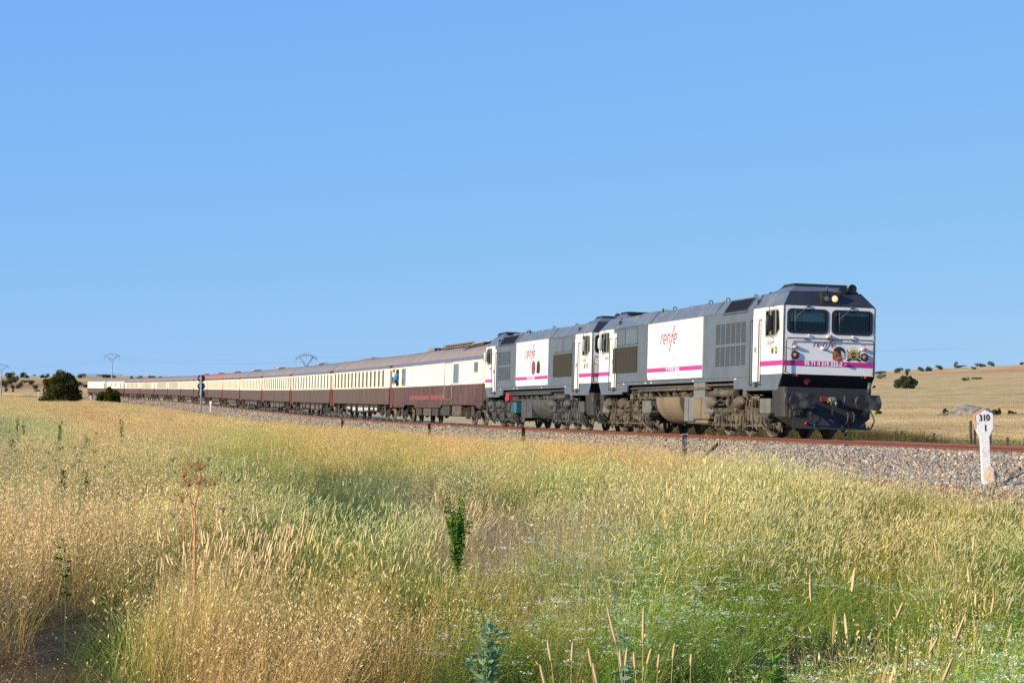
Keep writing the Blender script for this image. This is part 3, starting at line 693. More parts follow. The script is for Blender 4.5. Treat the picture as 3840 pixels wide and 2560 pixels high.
        # hook, screw coupling
        g = MB(); g.bbox(*sorted((P(0, 0, .0)[0], P(0, 0, .06)[0])), -.21 + P(-.04, 0, 0)[1], .21 + P(-.04, 0, 0)[1], 1.04, 1.19, .015); co = g.build('coupling_plate', M['cplred'] if sp['dusty'] else M['beam'], t)
        g = MB(); g.prism([(.06, 1.00), (.06, 1.14), (.34, 1.18), (.42, 1.10), (.38, .98), (.28, .96), (.30, 1.04), (.20, 1.06)], lambda q, z, k_: (P(0, 0, q)[0], -.045 + .09 * k_, z), 0, 1)
        g.tube([P(-.08, 1.10, .2), P(-.09, 1.14, .35), P(-.08, 1.0, .42), P(-.06, .86, .34)], .035, 7); g.tube([P(.08, 1.10, .2), P(.09, 1.14, .32), P(.08, 1.0, .40), P(.05, .84, .34)], .035, 7)
        g.tube([P(0, .95, .35), P(.0, .66, .28)], .04, 8); g.build('hook', M['brass'], co)
        # hoses
        for a, zt, zb_, cm, bow in ((-.66, .80, .44, 'red', .16), (-.40, .80, .40, 'blue', .12), (.42, .86, .38, 'blue', .14), (.60, .84, .40, 'red', .14)):
            g = MB(); g.tube([P(a, zt + .06, .06), P(a + .02, zt, .2), P(a + .06, zt - .15, .2 + bow), P(a + .04, zb_ + .12, .2 + bow), P(a - .05, zb_, .2)], .028, 8); h_ = g.build('brake_hose', M['black'], t)
            g = MB(); g.tube([P(a - .05, zb_ + .02, .21), P(a - .08, zb_ - .04, .19)], .030, 8); g.tube([P(a, zt + .08, .06), P(a + .01, zt + .03, .12)], .028, 8); g.build('hose_coupling', M[cm], h_)
        g = MB(); g.tube([P(1.02, .88, .1), P(1.22, .80, .16), P(1.33, .55, .16), P(1.25, .32, .12), P(1.0, .30, .08), P(.8, .38, .08)], .025, 8); g.build('jumper_cable', M['rail'], t)
        g = MB(); g.tube([P(.45, 1.22, .06), P(.43, 1.22, .14), P(.43, .92, .14), P(.45, .92, .06)], .016, 6); g.tube([P(-1.30, 1.28, .0), P(-1.30, 1.28, .06), P(-1.30, .98, .06), P(-1.30, .98, 0)], .02, 6); g.build('grab_rail', M['rail'], t)
        g = MB(); g.tube([P(1.22, 1.30, -.05), P(1.24, 1.62, .0)], .055, 10); g.build('lamp_post', M['rail'], t)
        g = MB(); g.prism([(-1.12, .74), (-1.00, .74), (-1.06, .84)], P, .012, .02); g.build('warning_sign', M['yellow'], t)
        g = MB(); g.prism([(-.70, 1.66), (-.60, 1.68), (-.50, 1.66), (-.50, 1.62), (-.60, 1.52), (-.70, 1.62)], lambda a_, z, q: P(a_, z, -.19 + q), 0, .08); g.build('red_tag', M['dred'], t)
        # interior of the cab
        g = MB(); x1 = e(0, 0, -2.35)[0]; x2 = e(0, 0, -2.40)[0]
        g.box(x1, x2, -W_ + .07, W_ - .07, 1.9, 4.0); g.box(e(0, 0, -.06)[0], x1, -W_ + .07, W_ - .07, 1.85, 1.9); bh = g.build('cab_bulkhead', M['inner'], t)
        g = MB(); g.bbox(e(0, 0, -.1)[0], e(0, 0, -.65)[0], -W_ + .1, W_ - .1, 1.92, 2.93, .04); g.build('control_desk', M['inner'], bh)
        g = MB(); g.box(e(0, 0, -.09)[0], e(0, 0, -.10)[0], P(-1.2, 0, 0)[1], P(-.1, 0, 0)[1], 3.28, 3.585); g.build('sunshade', M['shade'], t)
        g = MB(); g.box(e(0, 0, -.09)[0], e(0, 0, -.10)[0], P(.10, 0, 0)[1], P(1.24, 0, 0)[1], 3.49, 3.585); g.build('sunshade', M['shade'], t)
    # ---------- roof
    x0, x1 = -.0, -LL
    g = MB(); sec_ = [(-W_, ZT), (-1.07, 4.14), (0, 4.18), (1.07, 4.14), (W_, ZT)]
    xs_ = [-.36, -6.04, -12.95, -(LL - .36)]
    v = []
    for i, x in enumerate([-.36, -(LL - .36)]):
        for y, z in sec_:
            xx = x
            if abs(y) > 1.2: xx = 0 if i == 0 else -LL
            v.append((xx, y, z))
    g.add(v, [(k, k + 1, 5 + k + 1, 5 + k) for k in range(4)]); rf = g.build('roof', M['roofg'], t)
    g = MB()                                  # seams of the lift-off hatches
    for s in sp['seams']:
        for a, b in (((s, -W_ - .002, ZT), (s - .0, -1.075, 4.145)), ((s, -1.075, 4.145), (s, 1.075, 4.145))): g.tube([(-a[0], a[1], a[2]), (-b[0], b[1], b[2] + .004)], .012, 5)
    g.build('roof_seams', M['dgrey'], rf)
    g = MB(); g.tube([(-2.45, -W_ - .002, ZT + .005), (-(LL - 2.5), -W_ - .002, ZT + .005)], .010, 5); g.tube([(-2.45, W_ + .002, ZT + .005), (-(LL - 2.5), W_ + .002, ZT + .005)], .010, 5); g.build('gutter', M['grey'], rf)
    for s, y in sp['rings']:
        g = MB(); pts = [(-s, y + .06 * math.cos(k * math.pi / 6), 4.20 + .06 * math.sin(k * math.pi / 6)) for k in range(13)]
        if abs(y) > 1: pts = [(-s + .06 * math.cos(k * math.pi / 6), y, 4.17 + .06 * math.sin(k * math.pi / 6)) for k in range(13)]
        g.tube(pts, .016, 6); g.build('lifting_ring', M['black'], t)
    for a, b, z in sp['hatches']:
        g = MB(); g.bbox(-a, -b, -.8, .8, 4.15, z, .04); g.build('roof_hatch', M['grey'], rf)
    # slanted radiator grille on the roof shoulder
    s0, s1 = sp['rg']
    for side in (-1, 1):
        def sl(s_, k, q): # k 0..1 up the slope
            y = W_ + .005 + (1.07 - W_) * k; z = ZT - .06 + (4.14 - ZT + .04) * k
            return (-s_, side * (y + q), z + q)
        g = MB(); c = [(s0 + .12, .0), (s1 - .12, .0), (s1 - .12, .9), (s0 + .12, .9)]
        g.prism(c, sl, 0, .02); rg = g.build('roof_grille', M['grille'], t)
        g = MB(); n_ = 26
        for k in range(n_):
            s_ = s0 + .14 + (s1 - s0 - .28) * (k + .5) / n_
            g.prism([(s_ - .015, .02), (s_ + .015, .02), (s_ + .015, .88), (s_ - .015, .88)], sl, .02, .032)
        g.build('grille_slats', M['black'], rg)
        g = MB(); g.ribbon(c, .05, sl, 0, .035, closed=True); g.build('grille_frame', M['grey'], rg)
    # side louvre field
    v0, v1 = sp['vent']; nc = 6; zz = ((2.10, 2.70), (2.78, 3.40))
    for side in (-1, 1):
        g = MB(); g2 = MB()
        for c_ in range(nc):
            a = v0 + (v1 - v0) * c_ / nc + .03; b = v0 + (v1 - v0) * (c_ + 1) / nc - .06
            for zb_, zt_ in zz:
                for r_ in range(12):
                    z = zb_ + (zt_ - zb_) * (r_ + .5) / 12
                    g.box(-a, -b, side * W_, side * (W_ + .003), z - .014, z + .010)
                    yy = side * W_; y2 = side * (W_ + .022)
                    g2.add([(-a, yy, z + .022), (-b, yy, z + .022), (-b, y2, z + .004), (-a, y2, z + .004), (-a, yy, z + .010), (-b, yy, z + .010)], [(0, 1, 2, 3), (3, 2, 5, 4), (0, 3, 4), (1, 5, 2)])
        lv = g2.build('louvre_panel', M['grey'], t); g.build('slots', M['dark'], lv)
    # big side grille (two dark panels) with plain riveted covers above
    g0, g1 = sp['grille']
    for side in (-1, 1):
        for a, b in ((g0, (g0 + g1) / 2 - .02), ((g0 + g1) / 2 + .02, g1)):
            g = MB(); g.box(-a, -b, side * W_, side * (W_ + .03), 2.10, 3.02); gp = g.build('side_grille', M['grille'], t)
            g = MB()
            for k in range(30): x = a + (b - a) * (k + .5) / 30; g.box(-x + .008, -x - .008, side * (W_ + .03), side * (W_ + .045), 2.12, 3.0)
            g.build('grille_slats', mat('grille_slat', (0.07, 0.06, 0.045), 0.7), gp)
            g = MB(); g.prism(rrect(a + .02, b - .02, 3.10, 3.66, .03), lambda q, z, w_: (-q, side * (W_ + .002 + w_), z), 0, .008); cv = g.build('cover_plate', M['grey'], t)
            g = MB()
            for k in range(5):
                for z in (3.13, 3.63):
                    x = a + .08 + (b - a - .16) * k / 4; g.cyl((-x, side * (W_ + .01), z), (-x, side * (W_ + .02), z), .014, n=6)
            g.ribbon(rrect(a + .005, b - .005, 3.085, 3.675, .03), .012, lambda q, z, w_: (-q, side * (W_ + .001 + w_), z), 0, .003, closed=True)
            g.build('rivets', M['dgrey'], cv)
    # ribbed white panel with the lettering
    p0, p1 = sp['panel']
    for side in (-1, 1):
        prof = [(0, 1.80), (.030, 1.80), (.030, 1.985)]
        z = 1.985
        while z < 3.68: prof += [(.030, z + .004), (.030, z + .062), (.010, z + .076), (.030, z + .09)]; z += .086
        prof += [(.030, 3.70), (0, 3.715)]
        g = MB(); n_ = len(prof)
        v = [(-p0 - (.0 if pz > 1.99 else -.10 * (1.99 - pz) / .19), side * (W_ + py), pz) for py, pz in prof] + [(-p1, side * (W_ + py), pz) for py, pz in prof]
        g.add(v, [(k, k + 1, n_ + k + 1, n_ + k) for k in range(n_ - 1)] + [tuple(range(n_)), tuple(range(2 * n_ - 1, n_ - 1, -1))]); pa = g.build('ribbed_panel', M['white'], t)
        g = MB(); g.box(-p0 - .01, -p1 + .0, side * (W_ + .029), side * (W_ + .0335), 2.05, 2.19); g.build('magenta_stripe', M['mag'], pa)
        for a, b in ((sp['stripe_f']), (sp['stripe_r'])):
            g = MB(); g.box(-a, -b, side * (W_ + .011), side * (W_ + .014), 2.035, 2.18); g.build('magenta_stripe', M['mag'], t)
        fs = (lambda a, b, q: (a, -(W_ + .0345 + q), b)) if side == -1 else (lambda a, b, q: (-a, W_ + .0345 + q, b))
        lx = -sp['logo'] if side == -1 else sp['logo'];
        logo('operator_logo', M['magl'] if sp['dusty'] else M['wine'], t, lambda a, b, q: ((lambda r: (r[0] + (-sp['logo']), r[1], r[2] + 2.98))(fs(a, b, q))), .30, sp['lsx'], .055)
        nt_ = -sp['num']
        rot = Matrix.Rotation(math.pi / 2, 4, 'X') if side == -1 else Matrix.Rotation(math.pi, 4, 'Z') @ Matrix.Rotation(math.pi / 2, 4, 'X')
        text_mesh('number_lettering', sp['numtext'], .13, M['letter'], t, Matrix.Translation((nt_, side * (W_ + .036), 2.12)) @ rot, .002, .004, 0, 1.55)
        g = MB(); g.box(nt_ - .2, nt_ + .72, side * (W_ + .034), side * (W_ + .0375), 2.062, 2.07); g.build('underline', M['letter'], t)
        text_mesh('data_lettering', 'RENFE  80 t  160 km/h', .07, M['grey'], t, Matrix.Translation((nt_ + 1.05, side * (W_ + .0315), 1.92)) @ rot, .0015, 0, 0, 1.7)
        # small logos on both cab sides
        for s_ in (1.05, LL - 1.05):
            xx = -s_
            logo('cab_logo', M['wine'], t, (lambda a, b, q, xx=xx: (xx + a * (1 if side == -1 else -1), side * (W_ + .012 + q), b + 2.62)), .10, 1.5, .022, .002)
    # badges
    def badge(s_, z, r, k, col, ring_):
        g = MB(); g.prism(circ(s_, z, r * k, r), lambda a, b, q: (-a, -(W_ + .036 * sp_off + .001 + q), b), .002, .006); b_ = g.build('badge', ring_, t)
        g = MB(); g.prism(circ(s_, z, r * k * .84, r * .84), lambda a, b, q: (-a, -(W_ + .036 * sp_off + .001 + q), b), .006, .010); g.build('badge_centre', col, b_)
        if ring_ is M['black']:
            g = MB(); g.ribbon(arc(s_, z + r * .75, r * k * .9, r * .5, 200, -20, 8), .03, lambda a, b, q: (-a, -(W_ + .036 * sp_off + .001 + q), b), .010, .014); g.build('badge_crown', M['gold'], b_)
            g = MB(); g.prism(rrect(s_ - r * k, s_ + r * k, z - r * .75, z - r * .5, .02), lambda a, b, q: (-a, -(W_ + .036 * sp_off + .001 + q), b), .010, .014); g.build('badge_ribbon', M['dark'], b_)
    for s_, z, r, big, c_ in sp['badges']:
        sp_off = 1.0 if big else .33
        badge(s_, z, r, 1.1, *( (M['maroonb'], M['gold']) if c_ == 'm' else ((M['dgrey'] if big else M['gold']), M['black']) ) if not (big and c_ == 'm') else (M['maroonb'], mat('badge_plum', (0.16, 0.03, 0.04), 0.5)))
    # sill strip and skirt details
    for side in (-1, 1):
        g = MB(); g.tube([(-2.6, side * (W_ + .005), 1.76), (-17.0, side * (W_ + .005), 1.76)], .012, 5)
        for k in range(40): x = 2.7 + k * .36; g.cyl((-x, side * W_, 1.73), (-x, side * (W_ + .014), 1.73), .014, n=6)
        g.build('sill_strip', M['grey'], t)
        for a in (3.9, 8.0, 12.6, 13.3, 16.0): 
            g = MB(); g.box(-a, -a - .16, side * (W_ + .001), side * (W_ + .004), 1.69, 1.72); g.build('stencil', M['letter'], t)
    g = MB(); g.box(-4.1, -15.7, -1.2, 1.2, 1.35, 1.66); g.box(-.9, -4.1, -1.2, 1.2, 1.34, 1.50); g.box(-15.7, -(LL - .9), -1.2, 1.2, 1.34, 1.5); g.build('underframe', M['dark'], t)
    # ---------- bogies
    rr = random.Random(5)
    bogie3(t, -sum(sp['ax1']) / 3, [-a for a in sp['ax1']], bm_, None, 1)
    bogie3(t, -sum(sp['ax2']) / 3, [-a for a in sp['ax2']], bm_, None, -1)
    # sand boxes
    for s0_, s1_ in sp['sand']:
        for side in (-1, 1):
            g = MB(); y0 = side * .95; y1 = side * 1.36
            v = [(-s0_, y0, 1.08), (-s1_, y0, 1.08), (-s1_, y1, 1.08), (-s0_, y1, 1.08), (-s0_, y0, .70), (-s1_, y0, .70), (-s1_, y1, .70), (-s0_, y1, .70), (-(s0_ + .2), y0, .42), (-(s0_ + .45), y0, .42), (-(s0_ + .45), y0 + side * .12, .42), (-(s0_ + .2), y0 + side * .12, .42)]
            g.add(v, [(0, 1, 2, 3), (0, 4, 5, 1), (1, 5, 6, 2), (2, 6, 7, 3), (3, 7, 4, 0), (4, 8, 9, 5), (5, 9, 10, 6), (6, 10, 11, 7), (7, 11, 8, 4), (8, 11, 10, 9)])
            g.bbox(-s0_ + .02, -s1_ - .02, side * .97, side * 1.37, 1.075, 1.11, .008); g.build('sand_box', bxm if not sp['dusty'] else mat('sandbox_paint', (0.14, 0.15, 0.135), 0.6, c2=(0.10, 0.08, 0.055), nscale=3, namt=.7), t)
    # tank and lockers
    a, b = sp['tank']
    tp = [(0, 1.20), (1.33, 1.20)] + [(0.45 + .88 * math.cos(math.radians(q)), 1.12 + .80 * math.sin(math.radians(q))) for q in range(0, -91, -10)] + [(0, .32)]
    for side in (-1,):
        P2 = [(y, z) for y, z in tp[1:-1]] + [(-y, z) for y, z in reversed(tp[1:-1])]
        g = MB(); g.prism(P2, lambda y, z, q: (-(a + (b - a) * q), y, z), 0, 1); tk = g.build('fuel_tank', tm_, t)
    for side in (-1, 1):
        g = MB(); g.lathe((-(a + .6) if a > b else -(b + 1.4), side * 1.30, .86), (0, side, 0), [(0, .10), (.05, .10), (.06, .08), (.045, .05)], 14); g.build('filler_cap', tm_, tk)
    for (c0, c1, zb_, m_) in sp['lockers']:
        for side in (-1, 1):
            g = MB(); g.bbox(-c0, -c1, side * .4, side * 1.34, zb_, 1.19, .015); lk = g.build('equipment_locker', bxm if m_ == 'g' else (tm_ if m_ == 't' else M[m_]), t)
            g = MB(); g.tube([(-(c0 + c1) / 2, side * 1.345, zb_ + .03), (-(c0 + c1) / 2, side * 1.345, 1.17)], .008, 4); g.build('locker_seam', M['dark'], lk)
    g = MB(); g.bbox(-6.9, -9.0, -1.25, 1.25, .36, .52, .02) if sp['dusty'] else g.bbox(-5.6, -12, -.9, .9, .5, 1.1, .02); g.build('locker_tray', tm_, t)
    g = MB()
    for side in (-1, 1):
        g.tube([(-4.2, side * 1.30, 1.55), (-15.4, side * 1.30, 1.53)], .035, 8); g.tube([(-6.5, side * 1.34, 1.46), (-14.3, side * 1.34, 1.44)], .05, 8)
        g.tube([(-4.4, side * 1.2, 1.30), (-6.7, side * 1.2, 1.28)], .11, 10)
        g.box(-9.0, -14.9, side * 1.10, side * 1.22, 1.16, 1.24)
        for s_ in (9.6, 10.7, 11.6, 12.6, 13.6, 14.4): g.prism([(s_, 1.52), (s_ + .05, 1.52), (s_ - .75, 1.2), (s_ - .85, 1.2)], lambda q, z, w_: (-q, side * (1.22 + .05 * w_), z), 0, 1)
        for k in range(26):
            x = rr.uniform(4.3, 15.3); z = rr.uniform(1.22, 1.42)
            g.tube([(-x, side * rr.uniform(1.05, 1.25), z), (-x - .25, side * 1.2, z + .03), (-x - rr.uniform(.4, .9), side * 1.15, z - rr.uniform(-.1, .15))], rr.uniform(.012, .03), 5)
        for k in range(10):
            x = rr.uniform(4.3, 15); g.bbox(-x, -x - rr.uniform(.15, .35), side * 1.0, side * 1.24, 1.22, rr.uniform(1.3, 1.45), .015)
    g.build('air_pipes', bm_, t)
    if not sp['dusty']:
        for n_, a_, b_, z0, z1, m_ in (('fire_box', 15.0, 14.45, 1.16, 1.50, 'dred'), ('blue_bin', 13.35, 12.85, .62, 1.10, 'cyan')):
            for side in (-1, 1):
                g = MB(); g.bbox(-a_, -b_, side * .9, side * 1.38, z0, z1, .02); g.build(n_, M[m_], t)
    if sp.get('box_r'):
        for side in (-1, 1):
            g = MB(); g.bbox(-6.98, -8.1, side * 1.0, side * 1.345, 1.15, 1.66, .01); g.build('upright_locker', M['box1'], t)
    return t

SP1 = dict(name='diesel_locomotive', dusty=True, lit=True, cab_f=2.45, cab_r=2.0, seams=(6.04, 12.95, 2.5, 17.5), rings=((12.4, -1.1), (11.7, -.9), (7.6, -1.0), (6.2, -.9), (4.2, -.7), (2.9, -.7), (3.3, .6)),
  hatches=((13.2, 16.0, 4.24), (8.6, 10.6, 4.22), (2.6, 3.6, 4.22)), rg=(2.9, 5.3), vent=(3.12, 5.95), grille=(14.45, 17.5), panel=(13.1, 7.12), stripe_f=(.003, 1.81), stripe_r=(LL - 1.55, LL - .003), logo=10.75, lsx=1.75,
  num=10.2, numtext='95 71 0 319 323-2', badges=((.80, 2.46, .10, False, 'm'), (.50, 2.46, .09, False, 'g')), ax1=(2.1, 3.9, 5.85), ax2=(14.05, 15.95, 17.75),
  sand=((18.9, 18.0), (13.75, 12.75), (6.95, 6.05), (1.85, .95)), tank=(12.2, 9.6), lockers=((9.05, 8.12, .42, 'g'), (8.1, 6.5, .50, 't')), box_r=True)
SP2 = dict(SP1, name='diesel_locomotive', dusty=False, lit=False, cab_f=2.5, cab_r=2.05, seams=(6.55, 13.0, 16.9), rings=((5.0, -.7), (2.9, -.7), (7.6, -1.0), (12.4, -1.0), (11.6, -1.1)),
  hatches=((13.4, 16.4, 4.26), (9.0, 11.8, 4.22)), rg=(13.4, 16.7), vent=(14.15, 16.85), grille=(3.05, 6.0), panel=(12.9, 6.95), logo=10.2, num=10.0, numtext='95 71 0 319 245-8',
  badges=((9.5, 2.55, .30, True, 'm'), (8.6, 2.55, .27, True, 'g'), (.95, 2.46, .10, False, 'm'), (.62, 2.46, .09, False, 'g')), sand=((18.5, 17.6), (13.9, 12.9), (6.5, 5.6), (1.9, 1.0)), tank=(9.9, 6.9), lockers=((11.9, 9.95, .42, 'g'),), box_r=False)

def place(o, Dfront, length):
    """put a vehicle with its near front corner at depth Dfront on the line; returns depth of its rear corner"""
    xf = float(Xside(Dfront)); D = Dfront
    while math.hypot(float(Xside(D)) - xf, D - Dfront) < length: D += .01
    th = math.atan2(xf - float(Xside(D)), D - Dfront)
    zf = -float(hr(Dfront)); zr = -float(hr(D))
    o.location = (xf + HW * math.cos(th), Dfront + HW * math.sin(th), zf - .0248 + EYE)
    o.rotation_euler = (-CANT, -math.asin((zf - zr) / length), -(math.pi / 2 - th))
    return D
l1 = loco(True, SP1)
tag(l1, 'leading dusty white and grey diesel locomotive, one headlight lit, number 319 323-2 on its nose', 'locomotive', 'locomotives hauling the train')
Dr = place(l1, 56.5, LL)
l2 = loco(False, SP2)
tag(l2, 'second cleaner grey and white locomotive with two oval badges, behind the leading engine', 'locomotive', 'locomotives hauling the train')
Dr = place(l2, Dr + 1.05, LL)
# front lettering and emblems of the leading engine
RF = Matrix.Rotation(math.pi / 2, 4, 'Z') @ Matrix.Rotation(math.pi / 2, 4, 'X')
text_mesh('number_lettering', '95 71 0 319 323-2', .155, M['letter'], l1, Matrix.Translation((.012, -.17, 2.105)) @ RF, .003, .005, 0, .98)
g = MB(); g.box(.009, .0115, -.20, .43, 2.046, 2.056); g.build('underline', M['letter'], l1)
logo('nose_logo', M['wine'], l1, lambda a, b, q: (.003 + q, a - .16, b + 2.58), .105, 1.85, .024, .003)
def nf(a, b, q): return (.003 + q, a, b)
cx_, cz_ = .29, 2.40
g = MB(); g.prism(circ(cx_, cz_, .20, .205), nf, 0, .004); bd = g.build('round_badge', M['gold'], l1)
g = MB(); g.prism([(cx_ - .185, 2.24), (cx_, 2.185), (cx_ + .10, 2.21), (cx_ + .08, 2.36), (cx_ - .02, 2.42), (cx_ - .12, 2.52), (cx_ - .185, 2.42)], nf, .004, .007); g.build('badge_field', M['maroonb'], bd)
g = MB(); g.prism(arc(cx_, cz_ + .02, .19, .19, 150, 10, 8) + [(cx_ + .10, 2.38), (cx_ + .02, 2.36), (cx_ - .04, 2.46)], nf, .0045, .0085); g.build('badge_dark_top', M['dgrey'], bd)  # dark upper part of the badge artwork
g = MB(); g.prism([(cx_ + .06, 2.50), (cx_ + .15, 2.44), (cx_ + .17, 2.30), (cx_ + .11, 2.28), (cx_ + .07, 2.40)], nf, .009, .011); g.build('badge_figure', M['shade'], bd)
g = MB(); g.ribbon([(cx_ - .16, 2.25), (cx_ + .02, 2.31)], .02, nf, .0075, .010); g.ribbon([(cx_ - .10, 2.235), (cx_ + .05, 2.29)], .014, nf, .0075, .010); g.ribbon([(cx_ - .165, 2.46), (cx_ - .10, 2.40), (cx_ - .15, 2.34)], .03, nf, .0075, .010); g.build('badge_lines', M['gold'], bd)
cx_ = .73; g = MB(); g.prism(circ(cx_, 2.385, .155), nf, 0, .004); bd = g.build('gold_badge', M['gold'], l1)
g = MB(); g.prism(circ(cx_, 2.385, .075), nf, .004, .007); g.build('badge_centre', M['dark'], bd)
g = MB(); g.ribbon(arc(cx_, 2.16, .22, .12, 150, 30, 8), .065, nf, .0045, .009)
for k in (-1, 1): g.ribbon([(cx_ + k * .13, 2.43), (cx_ + k * .18, 2.47), (cx_ + k * .20, 2.53)], [.03, .025, .01], nf, .0, .004); g.ribbon([(cx_ + k * .14, 2.38), (cx_ + k * .20, 2.41)], .02, nf, .0, .004); g.box(.003, .007, cx_ + k * .17 - .015, cx_ + k * .17 + .015, 2.30, 2.36)
g.build('badge_ribbon', M['black'], bd)
logo('badge_logo', M['letter'], bd, lambda a, b, q: (.0105 + q, a + cx_, b + 2.375), .018, 1.8, .006, .001)
text_mesh('badge_lettering', 'ESPAÑA', .05, M['gold'], bd, Matrix.Translation((.0125, cx_, 2.272)) @ RF, .001, .001, 0, 1.15)
g = MB()
for k in range(5):
    a = math.radians(90 + (k - 2) * 16); cxx = cx_ + .20 * math.cos(a); czz = 2.385 + .205 * math.sin(a)
    g.prism([(cxx + (.014 if j % 2 == 0 else .006) * math.cos(math.radians(90 + 36 * j)), czz + (.014 if j % 2 == 0 else .006) * math.sin(math.radians(90 + 36 * j))) for j in range(10)], nf, 0, .003)
g.build('badge_stars', M['gold'], bd)

# ------------------------------------------------------------------ people (one continuous body each)
def head_mesh(mb, c, s=1.0, yaw=0.0):
    """head with brow, nose, chin and ears around centre c; faces local +x turned by yaw"""
    R = Matrix.Rotation(yaw, 3, 'Z'); c = Vector(c); v = []; n, m_ = 20, 14
    for i in range(m_ + 1):
        ph = math.pi * i / m_
        for k in range(n):
            th = 2 * math.pi * k / n; x = math.sin(ph) * math.cos(th); y = math.sin(ph) * math.sin(th); z = math.cos(ph)
            fx = 1.0
            if z < -.2: fx = 1 - .25 * (-z - .2)
            px = x * .098 * fx + (.012 if x > 0 else -.006); py = y * .078 * (1 - max(0, -z - .3) * .35); pz = z * .12
            if x > .8 and abs(y) < .25: px += .022 * math.exp(-((z + .12) / .16) ** 2) * (1 - abs(y) / .25)      # nose
            if x > .7 and .05 < z < .3 and .12 < abs(y) < .5: px -= .008                                       # eye sockets
            if x > .8 and -.62 < z < -.42: px += .005
            v.append(c + R @ (Vector((px, py, pz)) * s))
    f = [(i * n + k, i * n + (k + 1) % n, (i + 1) * n + (k + 1) % n, (i + 1) * n + k) for i in range(m_) for k in range(n)]
    mb.add(v, f, True)
    for sg in (-1, 1):
        e = c + R @ (Vector((-.005, sg * .078, -.005)) * s); mb.tube([e + Vector((0, 0, .03 * s)), e + R @ Vector((0, sg * .014 * s, 0)), e - Vector((0, 0, .03 * s))], [.008 * s, .016 * s, .008 * s], 6)
def skinned(name, joints, edges, parent, m, sub=2):
    me = bpy.data.meshes.new(name); me.from_pydata([j[:3] for j in joints], edges, []); o = bpy.data.objects.new(name, me); COL.objects.link(o)
    sk = o.modifiers.new('skin', 'SKIN')
    for i, j in enumerate(joints): sv = me.skin_vertices[0].data[i]; sv.radius = (j[3], j[3] if len(j) < 5 else j[4]); sv.use_root = (i == 0)
    sb = o.modifiers.new('sub', 'SUBSURF'); sb.levels = sub; sb.render_levels = sub
    bpy.context.view_layer.update()
    me2 = bpy.data.meshes.new_from_object(o.evaluated_get(bpy.context.evaluated_depsgraph_get()))
    bpy.data.objects.remove(o)
    return me2
def join_mesh(name, me2, mb, m, parent):
    vs = [v.co[:] for v in me2.vertices]; fs = [tuple(p.vertices) for p in me2.polygons]
    mb.add(vs, fs, True); o = mb.build(name, m, parent); return o
def hand_joints(base, direc, side, J, E, root):
    """palm, four bent fingers and a thumb from joint index root"""
    b = Vector(base); d = Vector(direc).normalized(); s = Vector(side).normalized(); up = d.cross(s)
    J.append((*(b + d * .05), .026, .016)); p = len(J) - 1; E.append((root, p))
    for k, ln in enumerate((.066, .074, .068, .052)):
        o = b + d * .085 + s * ((k - 1.5) * .02); J.append((*o, .009, .009)); a = len(J) - 1; E.append((p, a))
        J.append((*(o + d * ln * .5 - up * .01), .008, .008)); E.append((a, a + 1)); J.append((*(o + d * ln * .9 - up * .035), .007, .007)); E.append((a + 1, a + 2))
    J.append((*(b + d * .045 - s * .035), .011, .011)); a = len(J) - 1; E.append((p, a)); J.append((*(b + d * .075 - s * .055), .009, .009)); E.append((a, a + 1))

def seated_driver():
    J = [(0, 0, 0, .17, .14), (0, 0, .22, .15, .12), (.03, 0, .42, .17, .11), (.03, 0, .54, .07, .06), (.04, 0, .62, .055, .055)]
    E = [(0, 1), (1, 2), (2, 3), (3, 4)]
    for sg in (-1, 1):
        i = len(J); J += [(.03, sg * .17, .47, .07, .07), (.08, sg * .25, .26, .05, .05), (.30, sg * .2, .16, .038, .038)]; E += [(2, i), (i, i + 1), (i + 1, i + 2)]
        hand_joints((.30, sg * .2, .16), (1, 0, -.05), (0, sg, 0), J, E, i + 2)
        i = len(J); J += [(.12, sg * .11, -.02, .09, .09), (.48, sg * .14, .02, .07, .07), (.52, sg * .14, -.40, .05, .05), (.64, sg * .14, -.46, .045, .03)]; E += [(0, i), (i, i + 1), (i + 1, i + 2), (i + 2, i + 3)]
    me2 = skinned('p', J, E, None, None); mb = MB(); head_mesh(mb, (.07, 0, .75), 1.0)
    t = empty('person'); join_mesh('body', me2, mb, M['skin'], t)
    g = MB(); g.tube([(0, 0, -.06), (0, 0, .22), (.03, 0, .42), (.03, 0, .52)], [.19, .175, .19, .10], 14)
    for sg in (-1, 1): g.tube([(.03, sg * .12, .46), (.03, sg * .19, .46), (.07, sg * .26, .28)], [.08, .085, .065], 10)
    g.build('shirt', mat('driver_shirt', (0.25, 0.30, 0.36), .8), t)
    g = MB(); n = 14
    pts = []
    for i in range(5):
        for k in range(n // 2 + 1):
            th = math.radians(-80 + 160 * k / (n // 2)); z = .735 - .022 * i
            pts.append((.07 + .118 * math.cos(th) * (1 + .12 * math.exp(-((i - 1) / 1.2) ** 2) * (math.cos(th) > .8)), .088 * math.sin(th), z))
    w = n // 2 + 1; g.add(pts, [(i * w + k, i * w + k + 1, (i + 1) * w + k + 1, (i + 1) * w + k) for i in range(4) for k in range(w - 1)], True); g.build('face_mask', M['mask'], t)
    return t
dr = seated_driver(); tag(dr, 'train driver in a pale blue face mask seated behind the left windscreen', 'person')
dmat = Matrix.LocRotScale(l1.location, l1.rotation_euler, None)
dr.matrix_world = dmat @ Matrix.Translation((-.78, -1.10, 2.40))

